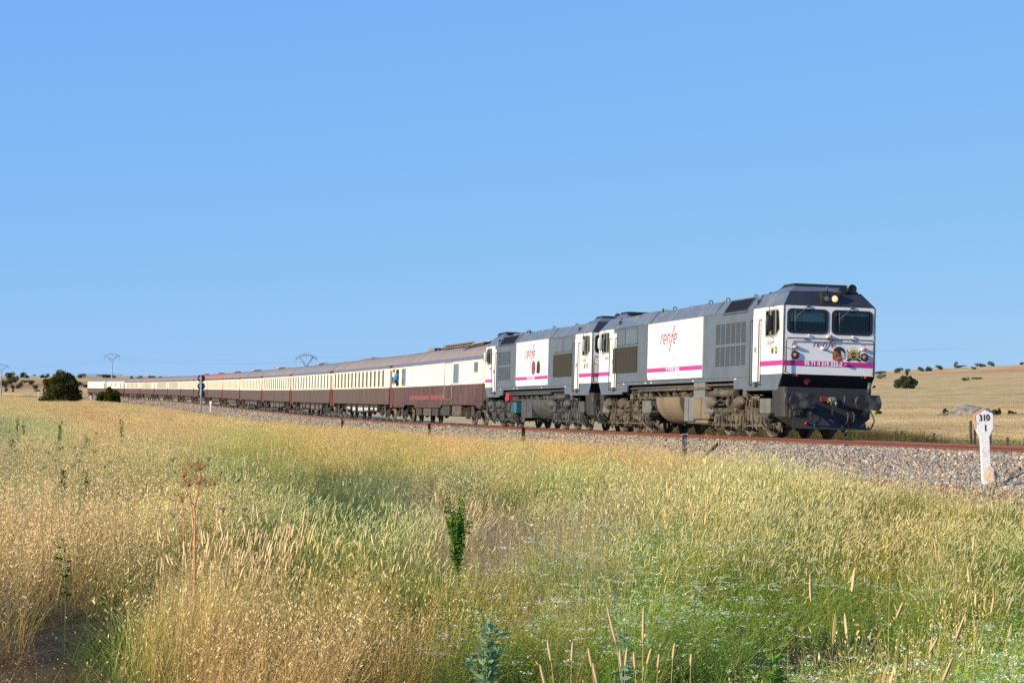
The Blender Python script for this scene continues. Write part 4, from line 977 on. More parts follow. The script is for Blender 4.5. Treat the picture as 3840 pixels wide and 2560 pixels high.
# ------------------------------------------------------------------ coaches
CW = 1.40
def bogie2(parent, cx, m, wm):
    fr = MB(); a0, a1 = cx - 1.25, cx + 1.25
    for side in (-1, 1):
        fr.plate([(cx - 1.6, .50), (cx - 1.5, .66), (cx - .7, .72), (cx - .5, .60), (cx + .5, .60), (cx + .7, .72), (cx + 1.5, .66), (cx + 1.6, .50), (cx + .7, .46), (cx + .4, .38), (cx - .4, .38), (cx - .7, .46)], [], lambda a, b, t: (a, side * (1.06 + .08 * t), b), 0, 1)
        for a in (a0, a1):
            fr.bbox(a - .16, a + .16, side * 1.1, side * 1.28, .30, .62, .03); fr.cyl((a, side * 1.26, .46), (a, side * 1.33, .46), .11, .09, 12)
            for d in (-.27, .27):
                for k in range(4): fr.cyl((a + d, side * 1.15, .40 + k * .07), (a + d, side * 1.15, .44 + k * .07), .09, n=8)
        fr.tube([(cx + .2, side * 1.22, .95), (cx + .75, side * 1.27, .28)], .045, 8); fr.tube([(cx - .9, side * 1.22, .9), (cx - .5, side * 1.27, .3)], .035, 8)
        fr.bbox(cx - .3, cx + .3, side * .95, side * 1.25, .40, .95, .03)
    fr.box(a0 - .3, a0 - .22, -1.1, 1.1, .45, .6); fr.box(a1 + .22, a1 + .3, -1.1, 1.1, .45, .6); fr.box(cx - .3, cx + .3, -1.1, 1.1, .45, .8)
    b = fr.build('bogie', m, parent)
    for a in (a0, a1):
        w = MB()
        for side in (-1, 1):
            w.lathe((a, side * .80, .48), (0, side, 0), [(-.02, .10), (-.02, .51), (.01, .51), (.02, .485), (.12, .478), (.13, .43), (.09, .41), (.07, .20), (.12, .14), (.13, .0)], 22)
        w.cyl((a, -.8, .48), (a, .8, .48), .08, n=8); w.build('wheelset', wm, b)
def coach(name, Ln, wins, roof_m, low_m, band_m, pane_m, vents, kind='saloon'):
    t = empty(name); rr = random.Random(len(wins) * 7 + int(Ln * 3))
    vest = .75 if kind == 'saloon' else 0.0
    ZL, ZM, ZU, ZR = (1.0 if kind == 'saloon' else .98), 2.0, 3.17, 3.36
    def shell(nm_, z0, z1, m_, y_=CW, x0=None, x1=None, oo=0):
        g = MB(); x0 = -vest if x0 is None else x0; x1 = -(Ln - vest) if x1 is None else x1
        c = .12 if kind != 'saloon' else .02
        g.prism([(x0 - c, -y_), (x0, -y_ + c * 2), (x0, y_ - c * 2), (x0 - c, y_), (x1 + c, y_), (x1, y_ - c * 2), (x1, -y_ + c * 2), (x1 + c, -y_)], lambda a, b, q: (a, b, z0 + (z1 - z0) * q), 0, 1)
        return g.build(nm_, m_, t)
    shell('lower_panel', ZL, ZM, low_m); shell('upper_panel', ZM, ZU, M['cream'], CW - .004); shell('cornice', ZU, ZR, band_m, CW + .006)
    if vest:
        for x0, x1 in ((-.12, -vest), (-(Ln - vest), -(Ln - .12))):
            g = MB(); g.bbox(x0, x1, -1.30, 1.30, .80, ZM, .03); g.build('vestibule_lower', M['maroon'], t)
            g = MB(); g.bbox(x0, x1, -1.30, 1.30, ZM, 3.20, .03); g.build('vestibule_upper', M['cream'], t)
            g = MB(); xm = (x0 + x1) / 2
            for side in (-1, 1): g.prism(rrect(xm - .28, xm + .28, 1.0, 3.05, .04), lambda a, b, q, side=side: (a, side * (1.3 + q), b), .0, .012)
            g.build('door', M['maroon'], t)
    for x in (0, -Ln):
        g = MB(); s_ = 1 if x == 0 else -1
        g.bbox(x - s_ * .15, x + s_ * .12, -.62, .62, 1.05, 3.2, .04); g.build('gangway', M['black'], t)
        g = MB()
        for a in (-.975, .975): g.lathe((x - s_ * .2, a, 1.05), (s_, 0, 0), [(0, .13), (.35, .12), (.38, .24), (.42, .24)], 14)
        g.build('buffers', M['gear'], t)
    # roof
    g = MB(); pr = [(-CW - .01, ZR), (-CW + .02, ZR + .06), (-1.25, 3.60), (-1.02, 3.80), (-.72, 3.95), (-.38, 4.035), (0, 4.06), (.38, 4.035), (.72, 3.95), (1.02, 3.80), (1.25, 3.60), (CW - .02, ZR + .06), (CW + .01, ZR)]
    st = [(0, .94), (.3, .98), (vest + .12, 1.0)] if vest else [(0.0, .965), (.12, 1.0)]
    st = st + [(Ln - a, b) for a, b in reversed(st)]
    v = []
    for a, k in st:
        for y, z in pr: v.append((-a, y * (k if vest == 0 or k == 1 else (.93 if k < 1 else 1)), ZR + (z - ZR) * k))
    n_ = len(pr); g.add(v, [(i * n_ + j, i * n_ + j + 1, (i + 1) * n_ + j + 1, (i + 1) * n_ + j) for i in range(len(st) - 1) for j in range(n_ - 1)], True)
    g.add(v[:n_], [tuple(range(n_))]); g.add(v[-n_:], [tuple(range(n_ - 1, -1, -1))])
    rf = g.build('roof', roof_m, t)
    g = MB()
    k = 2.0
    while k < Ln - 1.5:
        q = [(-k, y * 1.003, z + .006) for y, z in pr[1:-1]]; g.tube(q, .005, 4, caps=False); k += 2.95
    g.build('roof_seams', roof_m, rf)
    for s_, ty in vents:
        g = MB()
        if ty == 'm': g.lathe((-s_, 0, 4.0), (0, 0, 1), [(0, .28), (.10, .25), (.12, .58), (.17, .62), (.23, .50), (.25, .0)], 20)
        elif ty == 's': g.bbox(-s_ - .4, -s_ + .4, -.22, .22, 4.0, 4.13, .06)
        elif ty == 'L': g.bbox(-s_ - 1.4, -s_ + 1.4, -.42, .42, 4.02, 4.19, .09)
        g.build('roof_vent', M['silver'], rf)
    # windows
    for wi, (s0, s1, z0, z1, ty) in enumerate(wins):
        for side in (-1, 1):
            fn = lambda a, b, q, side=side: (-a, side * (CW - .004 + q), b)
            g = MB(); g.ribbon(rrect(s0, s1, z0, z1, .06, 3), .05, fn, 0, .022 if ty != 'c' else .012, closed=True); wo = g.build('window', M['frame'] if ty != 'c' else M['cream'], t)
            g = MB(); g.prism(rrect(s0, s1, z0, z1, .06, 2), fn, .001, .005); g.build('pane', M['dark'] if (ty == 'o' and side == -1) else (pane_m if ty != 'g' else mat('pale_glass', (0.10, 0.125, 0.115), 0.12, spec=0.9)), wo)
            if ty in 'bo': g = MB(); zm = z0 + (z1 - z0) * .47; g.box(-s0, -s1, side * (CW), side * (CW + .02), zm - .02, zm + .02); g.build('sash_bar', M['rail'] if ty == 'o' else M['chrome'], wo)
    # mouldings
    g = MB()
    for side in (-1, 1):
        g.box(-vest - .05, -(Ln - vest - .05), side * (CW - .006), side * (CW + .012), ZM + .01, ZM + .05)
        g.box(-vest - .05, -(Ln - vest - .05), side * (CW - .006), side * (CW + .010), ZU - .05, ZU - .02)
    g.build('moulding', M['cream'], t)
    g = MB()
    for side in (-1, 1): g.box(-vest - .05, -(Ln - vest - .05), side * (CW - .006), side * (CW + .010), ZL + .14, ZL + .165)
    g.build('lower_moulding', low_m, t)
    # underframe
    g = MB(); g.box(-.3, -(Ln - .3), -1.0, 1.0, .80, ZL); g.build('underframe', M['gear'], t)
    bogie2(t, -2.9, M['gear'], M['wheel']); bogie2(t, -(Ln - 2.9), M['gear'], M['wheel'])
    x = 5.6; i = 0
    while x < Ln - 7.2:
        w = rr.uniform(1.2, 2.4)
        g = MB(); zb = rr.uniform(.38, .55)
        for side in (-1, 1): g.bbox(-x, -(x + w), side * .55, side * 1.28, zb, .98, .02)
        bx = g.build('underfloor_box', M['gear'] if i % 3 else M['bog1'] if kind == 'van' else M['gear'], t)
        if kind == 'saloon':
            g = MB()
            for side in (-1, 1):
                for q in range(5): g.box(-(x + .2 + q * (w - .4) / 5), -(x + .2 + (q + .45) * (w - .4) / 5), side * 1.28, side * 1.295, zb + .12, .78)
            g.build('battery_louvre', M['letter'] if len(wins) == 14 else mat('dull_pink_panel', (0.25, 0.17, 0.15), .8), bx)
        x += w + rr.uniform(.3, .9); i += 1
    g = MB()
    for side in (-1, 1):
        g.tube([(-5, side * 1.0, .9), (-Ln / 2, side * 1.0, .55), (-(Ln - 5), side * 1.0, .9)], .04, 6)
        for k in range(12): xx = rr.uniform(4.6, Ln - 4.6); g.tube([(-xx, side * 1.2, .95), (-xx - .2, side * 1.22, .7), (-xx - rr.uniform(.2, .7), side * 1.2, .5)], .02, 5)
    g.build('truss_rods', M['gear'], t)
    return t

def win_row(n, s0, s1, w, z0=2.09, z1=3.09, ty='b'):
    return [(s0 + (s1 - s0) * k / (n - 1) - w / 2, s0 + (s1 - s0) * k / (n - 1) + w / 2, z0, z1, (ty[k] if len(ty) > 1 else ty)) for k in range(n)]
ends = [p[0] for p in NODES]; vehicles = []
Dcur = Dr
def place_coach(o, i):
    Df = ends[i] + (.45 if i else max(0.45, Dr + .55 - ends[0])); length = math.hypot(ends[i + 1] - Df, float(Xside(ends[i + 1]) - Xside(Df)))
    place(o, Df, length); return length
def clen(i):
    Df = ends[i] + (.45 if i else max(0.45, Dr + .55 - ends[0])); return math.hypot(ends[i + 1] - Df, float(Xside(ends[i + 1]) - Xside(Df)))
# the luggage van next to the engines
Ln = clen(0)
van = coach('luggage_van', Ln, [(1.1, 2.0, 2.58, 3.05, 'p'), (5.8, 7.1, 2.09, 3.05, 'g'), (21.2, 22.5, 2.09, 3.07, 'g'), (23.5, 24.5, 2.09, 3.07, 'o')], M['rf1'], M['brown'], M['band'], mat('grey_glass', (0.06, 0.08, 0.085), 0.10, spec=.9), [], 'van')
g = MB()
for side in (-1, 1):
    for a, b in ((.1, 1.6), (10.3, 18.4), (21.4, Ln - .4)): g.prism([(a, .99), (a + .35, .84), (b - .35, .84), (b, .99)], lambda q, z, w_: (-q, side * (CW - .02 - .05 * w_), z), 0, 1)
g.build('skirt', M['brown'], van)
g = MB()
for side in (-1, 1): g.prism(rrect(7.5, 9.25, 1.28, 3.12, .02), lambda a, b, q: (-a, side * (CW + q), b), .0, .02)
sd_ = g.build('sliding_door', M['cream'], van)
g = MB()
for side in (-1, 1): g.prism(rrect(7.51, 9.24, 1.285, 1.995, .02), lambda a, b, q: (-a, side * (CW + .02 + q), b), .0, .004)
g.build('door_lower', M['brown'], sd_)
g = MB()
for side in (-1, 1): g.box(-9.27, -9.33, side * CW, side * (CW + .05), 1.28, 3.14); g.box(-7.4, -9.4, side * CW, side * (CW + .04), 3.13, 3.17)
g.build('door_runner', M['frame'], sd_)
for a, b in ((9.6, 12.6), (13.7, 19.6)):
    g = MB()
    k = a
    while k < b: g.box(-k, -(k + .55), -(CW + .001), -(CW + .005), 1.27, 1.50); k += .60
    g.build('red_patches', M['patch'], van)
g = MB()
for hx in (7.3, 1.1): g.tube([(-hx, -CW, 2.05 if hx > 2 else 1.75), (-hx, -CW - .08, 2.03 if hx > 2 else 1.73), (-hx, -CW - .08, 1.3 if hx > 2 else 1.15), (-hx, -CW, 1.28 if hx > 2 else 1.13)], .02, 6)
g.build('handrail', M['brown'], van)
g = MB(); g.bbox(-(17.8), -(19.6), -.45, .45, 4.0, 4.22, .06); rb = g.build('roof_fan_box', M['rf1'], van)
g = MB()
for k in range(4):
    for j in range(3): g.box(-17.805 + .0, -17.79, -.4 + k * .21, -.4 + k * .21 + .15, 4.03 + j * .06, 4.075 + j * .06)
g.build('fan_grille', M['dark'], rb)
# open roof equipment well
g = MB(); g.bbox(-3.0, -14.2, -.62, .80, 4.02, 4.12, .02); gw = g.build('roof_equipment_well', M['dark'], van)
g = MB()
for k in range(12): x = 6.2 + k * .65; g.tube([(-x, -.66, 4.02), (-x, -.60, 4.20)], .018, 5)
g.tube([(-6, -.60, 4.20), (-14, -.60, 4.20)], .03, 6); g.tube([(-6, -.66, 4.04), (-14, -.66, 4.04)], .025, 6)
g.build('equipment_rail', M['rf1'], gw)
g = MB()
for k in range(11): x = 6.25 + k * .65; g.prism([(x, 4.05), (x + .6, 4.05), (x + .6, 4.185), (x, 4.185)], lambda a, b, q: (-a, -.63 + (b - 4.05) * .35 + q, b), 0, .02)
g.build('mesh_panels', M['grille'], gw)
g = MB(); g.prism([(4.6, 4.05), (3.2, 4.05), (2.6, 3.93), (6.2, 3.76), (5.6, 3.95)], lambda a, b, q: (-a, -(.62 + (4.05 - b) * 1.75) - q * .4, b + q), .0, .03); g.build('roof_hatch', M['gear'], gw)
g = MB(); g.tube([(-4.9, -.95, 3.98), (-4.8, -.85, 4.06), (-3.6, -.5, 4.14), (-3.3, -.3, 4.17)], .04, 7); g.build('exhaust_pipe', M['silver'], gw)
place_coach(van, 0)
tag(van, 'maroon and cream luggage van with sliding door and open roof gear, next behind the engines', 'railway van')
# person leaning out of the van's last window
def leaning_person():
    J = [(0, .0, 0, .15, .12), (0, -.16, .20, .14, .11), (0, -.30, .36, .15, .10), (0, -.36, .44, .06, .06), (0, -.40, .50, .05, .05)]; E = [(0, 1), (1, 2), (2, 3), (3, 4)]
    for sg in (-1, 1):
        i = len(J); J += [(sg * .17, -.30, .38, .06, .06), (sg * .22, -.40, .14, .045, .045), (sg * .16, -.44, -.08, .036, .036)]; E += [(2, i), (i, i + 1), (i + 1, i + 2)]
        hand_joints((sg * .16, -.44, -.08), (-.2 * sg, -.2, -1), (0, 1, 0), J, E, i + 2)
        i = len(J); J += [(sg * .1, .04, -.1, .085, .085), (sg * .1, .06, -.5, .06, .06), (sg * .1, .1, -.92, .045, .045), (sg * .1, .0, -.96, .04, .03)]; E += [(0, i), (i, i + 1), (i + 1, i + 2), (i + 2, i + 3)]
    me2 = skinned('p', J, E, None, None); mb = MB(); head_mesh(mb, (0, -.46, .62), 1.0, math.radians(-40))
    t = empty('person'); join_mesh('body', me2, mb, M['skin'], t)
    g = MB(); g.tube([(0, .0, -.06), (0, -.12, .16), (0, -.29, .36), (0, -.35, .44)], [.17, .17, .185, .09], 14)
    for sg in (-1, 1): g.tube([(sg * .1, -.29, .38), (sg * .19, -.30, .38), (sg * .235, -.40, .12), (sg * .17, -.45, -.04)], [.07, .085, .06, .05], 10)
    g.build('shirt', M['cloth'], t); return t
lp = leaning_person(); tag(lp, 'person in a bright blue shirt leaning out of the rear window of the luggage van', 'person')
lp.matrix_world = Matrix.LocRotScale(van.location, van.rotation_euler, None) @ Matrix.Translation((-23.75, -1.22, 2.36))
g = MB(); g.prism(rrect(24.05, 24.5, 2.25, 2.62, .03), lambda a, b, q: (-a, -(CW + .02 + q), b), 0, .32); g.build('folded_mirror', M['box1'], van)

specs = [
 (1, win_row(14, 2.9, 24.3, .66, ty='bbbbbbbbbbbbbb'), 'rf1', 'brown2', 'band', 'blind', [(21.4, 's'), (16.2, 'L')], 'brown and cream coach with fourteen brownish windows, directly behind the first luggage van'),
 (2, win_row(13, 1.7, 23.4, .62, ty='pbppppbbpppbp'), 'rf2', 'brown2', 'band', 'pane', [(3.0, 's'), (12.6, 's'), (16.2, 'm')], 'coach with black windows and mauve grey roof in front of the lattice pylon'),
 (3, win_row(13, 1.6, 21.9, .56, ty='pbppppbbppppb'), 'rf1', 'brown2', 'band', 'pane', [(1.2, 's'), (14.5, 's'), (20.5, 'm')], 'black windowed coach with a blue cornice, last one before the roofs without blue'),
 (4, win_row(13, 2.0, 21.0, .66, ty='c'), 'rf2', 'brown2', 'maroon', 'blind', [(20.5, 'm')], 'grey roofed coach with cream slatted windows, just behind the blue cornice coaches'),
 (5, win_row(13, 2.0, 21.0, .66, ty='c'), 'rf1', 'brown2', 'maroon', 'blind', [(20.5, 'm')], 'pinkish grey roofed coach directly ahead of the bright red roofed one'),
 (6, win_row(13, 2.0, 21.0, .66, ty='c'), 'rf3', 'brown2', 'maroon', 'blind', [(20.3, 'm')], 'red roofed slatted coach just right of the three disc signal'),
 (7, win_row(13, 2.0, 21.0, .66, ty='c'), 'rf3', 'brown2', 'maroon', 'blind', [(20.3, 'm')], 'red roofed coach half hidden behind the three disc signal'),
 (8, win_row(13, 2.0, 21.0, .66, ty='c'), 'rf2', 'brown2', 'maroon', 'blind', [], 'grey roofed coach just left of the three disc signal'),
 (9, win_row(9, 5.0, 20.0, .8, ty='p'), 'rf2', 'brown2', 'maroon', 'pane', [(20.5, 's')], 'coach with dark windows towards its far end, second left of the signal'),
 (10, win_row(9, 3.0, 17.5, .8, ty='p'), 'rf2', 'brown2', 'maroon', 'pane', [], 'far coach with nine dark windows, fourth vehicle from the tail'),
 (11, win_row(9, 5.0, 20.0, .8, ty='p'), 'rf1', 'brown2', 'maroon', 'pane', [], 'far coach with nine dark windows and a brownish roof, third vehicle from the tail' ),
 (12, win_row(9, 3.0, 18.5, .8, ty='p'), 'rf2', 'brown2', 'maroon', 'pane', [], 'last coach with regular dark windows, right of the small bush'),
 (13, [(1.2, 2.1, 2.09, 3.05, 'p'), (4.2, 5.1, 2.09, 3.05, 'p'), (10, 11.2, 2.5, 3.05, 'p'), (16, 17.2, 2.5, 3.05, 'p')], 'rf1', 'brown', 'cream', 'pane', [(6, 's'), (12, 's')], 'cream van with few windows partly behind the small bush, second last vehicle'),
 (14, [(1.0, 2.0, 2.09, 3.05, 'p')], 'rf2', 'brown2', 'cream', 'pane', [(3, 's')], 'windowless cream van at the very tail of the train, left of the small bush'),
]
for i, wins, rf, lw, bn, pn, vents, lab in specs:
    Ln = clen(i); sc_ = Ln
    wins = [w for w in wins if w[1] < Ln - .8]
    o = coach('passenger_coach' if i < 13 else 'luggage_van', Ln, wins, M[rf], M[lw], M[bn], M[pn], vents)
    place_coach(o, i); tag(o, lab, 'coach' if i < 13 else 'railway van', 'coaches of the train' if i < 13 else None)

# ------------------------------------------------------------------ trackside things
def px_at_u(px, u):
    """depth at which a line parallel to the track, u metres from its centre (towards the camera), is seen in column px"""
    a = (px - 1920) / F
    Ds = np.arange(20, 585, .05); X = Xc(Ds) - u * np.cos(Thc(Ds)); Y = Ds - u * np.sin(Thc(Ds))
    i = int(np.argmin(np.abs(X / Y - a))); return float(X[i]), float(Y[i])
def km_post(px, u, top, base, label, txt=None, lean=0.0, s=1.0):
    X, D = px_at_u(px, u); zt = (1465 - top) * D / F + EYE; zb = (1465 - base) * D / F + EYE; h = zt - zb
    t = empty('kilometre_post', (X, D, zb), (0, math.radians(lean), 0), label, 'milestone')
    w = .178 * s; hh = h
    P = [(-.088 * s, -.25), (.088 * s, -.25), (.088 * s, hh - .55 * s), (w * .93, hh - .40 * s), (w, hh - .36 * s), (w, hh - .10 * s), (0, hh), (-w, hh - .10 * s), (-w, hh - .36 * s), (-w * .93, hh - .40 * s), (-.088 * s, hh - .55 * s)]
    g = MB(); g.prism(P, lambda a, b, q: (a, q, b), -.05, .05); m = mat('whitewashed_concrete', (0.78, 0.76, 0.74), 0.85, c2=(0.40, 0.33, 0.27), nscale=11, namt=.6, lo=.52, hi=.72, bump=.35, bscale=50, detail=8)
    p = g.build('slab', m, t); bv = p.modifiers.new('b', 'BEVEL'); bv.width = .012; bv.segments = 2
    g = MB(); g.prism([(-w - .004, hh - .38 * s), (-w - .004, hh - .10 * s), (0, hh + .004), (0, hh - .02), (-w + .012, hh - .11 * s), (-w + .012, hh - .38 * s)], lambda a, b, q: (a, q, b), -.056, .045); g.build('orange_edge', mat('orange_stain', (0.55, 0.24, 0.05), .8, c2=(.6, .5, .4), nscale=14), t)
    if txt:
        R = Matrix.Rotation(math.pi / 2, 4, 'X')
        text_mesh('number_lettering', txt[0], .17, M['black'], t, Matrix.Translation((0.0, -.0555, hh - .175)) @ R, .004, .003, 0, .82)
        text_mesh('number_lettering', txt[1], .17, M['black'], t, Matrix.Translation((0.015, -.0555, hh - .375)) @ R, .004, .003, 0, .82)
    return t
km_post(3697, 3.6, 1532, 1792, 'large white kilometre post lettered 310 and 1, leaning at the right', ('310', '1'), -2.4)
km_post(790, 3.6, 1502, 1545, 'small white kilometre post beside the three disc signal', None, 0, .8)
km_post(340, 3.6, 1482, 1505, 'tiny white kilometre post between the big bush and the small bush', None, 0, .8)
km_post(144, 3.6, 1471, 1484, 'far white kilometre post touching the left edge of the big bush', None, 0, .8)
# the stone at the foot of the large post
def rock(name, loc, r, sc, seed, m, parent=None, rough=.25, det=3):
    bm = bmesh.new(); bmesh.ops.create_icosphere(bm, subdivisions=det, radius=r); rn = random.Random(seed); dirs = [Vector((rn.uniform(-1, 1), rn.uniform(-1, 1), rn.uniform(-1, 1))).normalized() for _ in range(16)]; offs = [rn.uniform(.55, .95) for _ in dirs]
    for v in bm.verts:
        d = v.co.normalized(); k = 1.0
        for q, o_ in zip(dirs, offs):
            c = d.dot(q)
            if c > 0: k = min(k, o_ / max(c, .15))
        k += rn.uniform(-1, 1) * rough * .06; v.co = Vector((d.x * sc[0], d.y * sc[1], d.z * sc[2])) * r * k
    me = bpy.data.meshes.new(name); bm.to_mesh(me); bm.free(); me.materials.append(m); o = bpy.data.objects.new(name, me); COL.objects.link(o); o.location = loc
    if parent: o.parent = parent
    return o
X, D = px_at_u(3716, 3.9); sm_ = mat('pale_stone', (0.52, 0.42, 0.32), .9, c2=(.42, .24, .15), nscale=8, bump=.5, bscale=25)
tag(rock('stone', (X, D, (1465 - 1783) * D / F + EYE), .17, (.9, .8, 1.15), 4, sm_), 'pale rounded boulder at the foot of the large kilometre post', 'stone')
rm = mat('rusty_angle_iron', (0.13, 0.035, 0.02), .85, c2=(.07, .02, .015), nscale=14, bump=.3, bscale=40)
rw = mat('flaking_white_on_rust', (0.62, 0.58, 0.52), .8, c2=(.20, .04, .025), nscale=13, namt=1, lo=.5, hi=.56)
for px, top, base, lab, painted in ((2566, 1627, 1718, 'peg with flaking white paint over rust, nearest of the trackside pegs', 1), (1963, 1600, 1662, 'dark rusty peg below the rear bogie of the second engine', 0),
                           (1610, 1587, 1646, 'rusty peg below the luggage van', 0), (1284, 1564, 1590, 'faint pale peg below the coach with fourteen windows', 1)):
    X, D = px_at_u(px, 3.3); zt = (1465 - top) * D / F + EYE; zb = (1465 - base) * D / F + EYE; h = zt - zb
    t = empty('marker_peg', (X, D, zb), (0, 0, .1), lab, 'track peg', 'rusty pegs along the ballast')
    g = MB(); g.prism([(-.075, -.25), (.075, -.25), (.075, h), (-.075, h)], lambda a, b, q: (a, q, b), -.006, .006); g.prism([(-.075, -.25), (-.063, -.25), (-.063, h), (-.075, h)], lambda a, b, q: (a, q, b), -.07, .0)
    g.build('flange', rm, t)
    if painted: g = MB(); g.box(-.077, .077, -.011, -.0065, h * .42, h + .004); g.box(-.08, .08, -.07, .012, h - .01, h + .008); g.cyl((0, -.012, h * .72), (0, -.024, h * .72), .03, n=8); g.build('painted_face', rw, t)
# three disc signal seen from behind
X, D = px_at_u(755, 3.9); zb = (1465 - 1560) * D / F + EYE; zt = (1465 - 1404) * D / F + EYE
t = empty('railway_signal', (X, D, zb), (0, 0, .05), 'railway signal with three stacked dark discs on a grey pole, seen from behind', 'railway signal')
g = MB(); g.cyl((0, -.16, 0), (0, -.16, zt - zb - .02), .075, n=10); g.build('pole', mat('galvanised_pole', (.30, .35, .40), .5, .2), t)
sdm = mat('signal_back_black', (.035, .04, .04), .6, c2=(.06, .065, .06), nscale=6); sgm = mat('signal_housing', (.09, .10, .10), .6)
for k in range(3):
    zc = zt - zb - .46 - k * .93
    g = MB(); g.lathe((0, 0, zc), (0, -1, 0), [(-.03, .44), (.0, .455), (.03, .44), (.035, .40), (.01, .385), (.01, .0)], 28); dd_ = g.build('signal_disc', sdm, t)
    g = MB(); g.lathe((0, .03, zc), (0, -1, 0), [(0, .30), (.10, .28), (.12, .0)], 20)
    for a in (.8, -.8): g.tube([(-.26 * math.cos(a), -.10, zc - .26 * math.sin(a)), (.26 * math.cos(a), -.10, zc + .26 * math.sin(a))], .018, 5)
    g.build('lamp_housing', sgm, dd_)
# dark hose lying on the ballast
X, D = px_at_u(2640, 2.6); 
g = MB(); pts = []
for k in range(9):
    px = 2618 + k * 9.0; uu = 3.55 - k * .19; x_, d_ = px_at_u(px, uu); pts.append((x_, d_, float(bed_e(uu, d_)) + EYE + .035))
g.tube(pts, .055, 7); tag(g.build('cable_duct', M['black'], None), 'black length of cable duct lying on the ballast right of the painted peg', 'duct')

# ------------------------------------------------------------------ leaves, trees, bushes
def leaf_mat(name, c, c2, tr=0.25):
    if name in _m: return _m[name]
    m = bpy.data.materials.new(name); m.use_nodes = True; n = m.node_tree; n.nodes.clear()
    out = n.nodes.new('ShaderNodeOutputMaterial'); d = n.nodes.new('ShaderNodeBsdfDiffuse'); tl = n.nodes.new('ShaderNodeBsdfTranslucent'); mx = n.nodes.new('ShaderNodeMixShader'); mx.inputs[0].default_value = tr
    at = n.nodes.new('ShaderNodeAttribute'); at.attribute_name = 'lv'
    cm = n.nodes.new('ShaderNodeMix'); cm.data_type = 'RGBA'; cm.inputs[6].default_value = (*c, 1); cm.inputs[7].default_value = (*c2, 1)
    n.links.new(at.outputs['Fac'], cm.inputs[0]); n.links.new(cm.outputs[2], d.inputs[0]); n.links.new(cm.outputs[2], tl.inputs[0])
    n.links.new(d.outputs[0], mx.inputs[1]); n.links.new(tl.outputs[0], mx.inputs[2]); n.links.new(mx.outputs[0], out.inputs[0]); _m[name] = m; return m
def raw_mesh(name, v, f, k, m, attrs=None):
    me = bpy.data.meshes.new(name); me.vertices.add(len(v)); me.vertices.foreach_set('co', np.ascontiguousarray(v, dtype=np.float32).ravel())
    me.loops.add(f.size); me.loops.foreach_set('vertex_index', f.ravel().astype(np.int32)); me.polygons.add(len(f))
    me.polygons.foreach_set('loop_start', np.arange(0, f.size, k, dtype=np.int32)); me.polygons.foreach_set('loop_total', np.full(len(f), k, dtype=np.int32))
    me.update()
    for an, (ty, dom, data) in (attrs or {}).items():
        a = me.attributes.new(an, ty, dom); a.data.foreach_set('value' if ty == 'FLOAT' else ('vector' if ty == 'FLOAT_VECTOR' else 'color'), np.ascontiguousarray(data, dtype=np.float32).ravel())
    if m: me.materials.append(m)
    return me
def crown_mesh(name, blobs, n, size, m, seed, inner=.25, flat=.75):
    """leaf clumps spread over the shells of several blobs: blobs = (x, y, z, rx, ry, rz)"""
    r = np.random.default_rng(seed); B = np.array(blobs, float)
    if len(B):          # lumpy outline: smaller clumps budding from every blob
        S_ = []
        for b in B:
            for _ in range(8):
                d = r.normal(size=3); d /= np.linalg.norm(d); q = .28 + .22 * r.random(); S_.append([*(b[:3] + d * b[3:6] * .82), *(b[3:6] * q)])
        B = np.concatenate([B * np.array([1, 1, 1, .86, .86, .86]), np.array(S_)]); vol = (B[:, 3] * B[:, 4] * B[:, 5]) ** .67; cnt = np.maximum(1, (vol / vol.sum() * n).astype(int)); C = []; Nn = []
    for b, k in zip(B, cnt):
        d = r.normal(size=(k, 3)); d /= np.linalg.norm(d, axis=1)[:, None]
        lump = 1 + .14 * np.sin(d[:, 0] * 5 + b[0] * 3) * np.sin(d[:, 1] * 4 + b[1]) + .10 * np.sin(d[:, 2] * 9 + b[2] * 2) + .06 * np.sin(d[:, 0] * 17 + d[:, 1] * 13)
        rad = np.where(r.random(k) < inner, r.random(k) ** .5, 1 - .12 * r.random(k)) * lump
        C.append(b[:3] + d * rad[:, None] * b[3:6]); Nn.append(d)
    C = np.concatenate(C); Nn = np.concatenate(Nn); keep = C[:, 2] > .02; C = C[keep]; Nn = Nn[keep]; k = len(C)
    nd = Nn + r.normal(size=(k, 3)) * flat; nd /= np.linalg.norm(nd, axis=1)[:, None]
    a = np.cross(nd, r.normal(size=(k, 3))); a /= np.linalg.norm(a, axis=1)[:, None]; b = np.cross(nd, a); s = size * (.5 + r.random(k))[:, None]
    v = np.stack([C - a * s, C - b * s * .55, C + a * s, C + b * s * .55], 1).reshape(-1, 3); f = np.arange(4 * k).reshape(-1, 4)
    clump = .5 + .5 * np.sin(C[:, 0] * 2.3 + 1) * np.sin(C[:, 1] * 2.9) * np.sin(C[:, 2] * 2.6 + 2)
    lv = np.clip(.6 * clump + .4 * r.random(k), 0, 1)
    return raw_mesh(name, v, f, 4, m, {'lv': ('FLOAT', 'FACE', lv)})
bark = mat('bark', (.10, .075, .055), .9, c2=(.05, .04, .03), nscale=8, bump=.5, bscale=20)
def trunk_mb(h, r, seed, spread=.5, n=4):
    rn = random.Random(seed); g = MB(); g.tube([(0, 0, -.3), (rn.uniform(-.05, .05), 0, h * .35), (rn.uniform(-.1, .1) * h * .3, rn.uniform(-.1, .1), h * .7)], [r * 1.25, r, r * .7], 8)
    for k in range(n):
        a = rn.uniform(0, 6.28); q = spread * h; g.tube([(0, 0, h * .4), (math.cos(a) * q * .4, math.sin(a) * q * .4, h * .7), (math.cos(a) * q, math.sin(a) * q, h * (1.0 + rn.uniform(0, .25)))], [r * .6, r * .45, r * .15], 6)
    return g
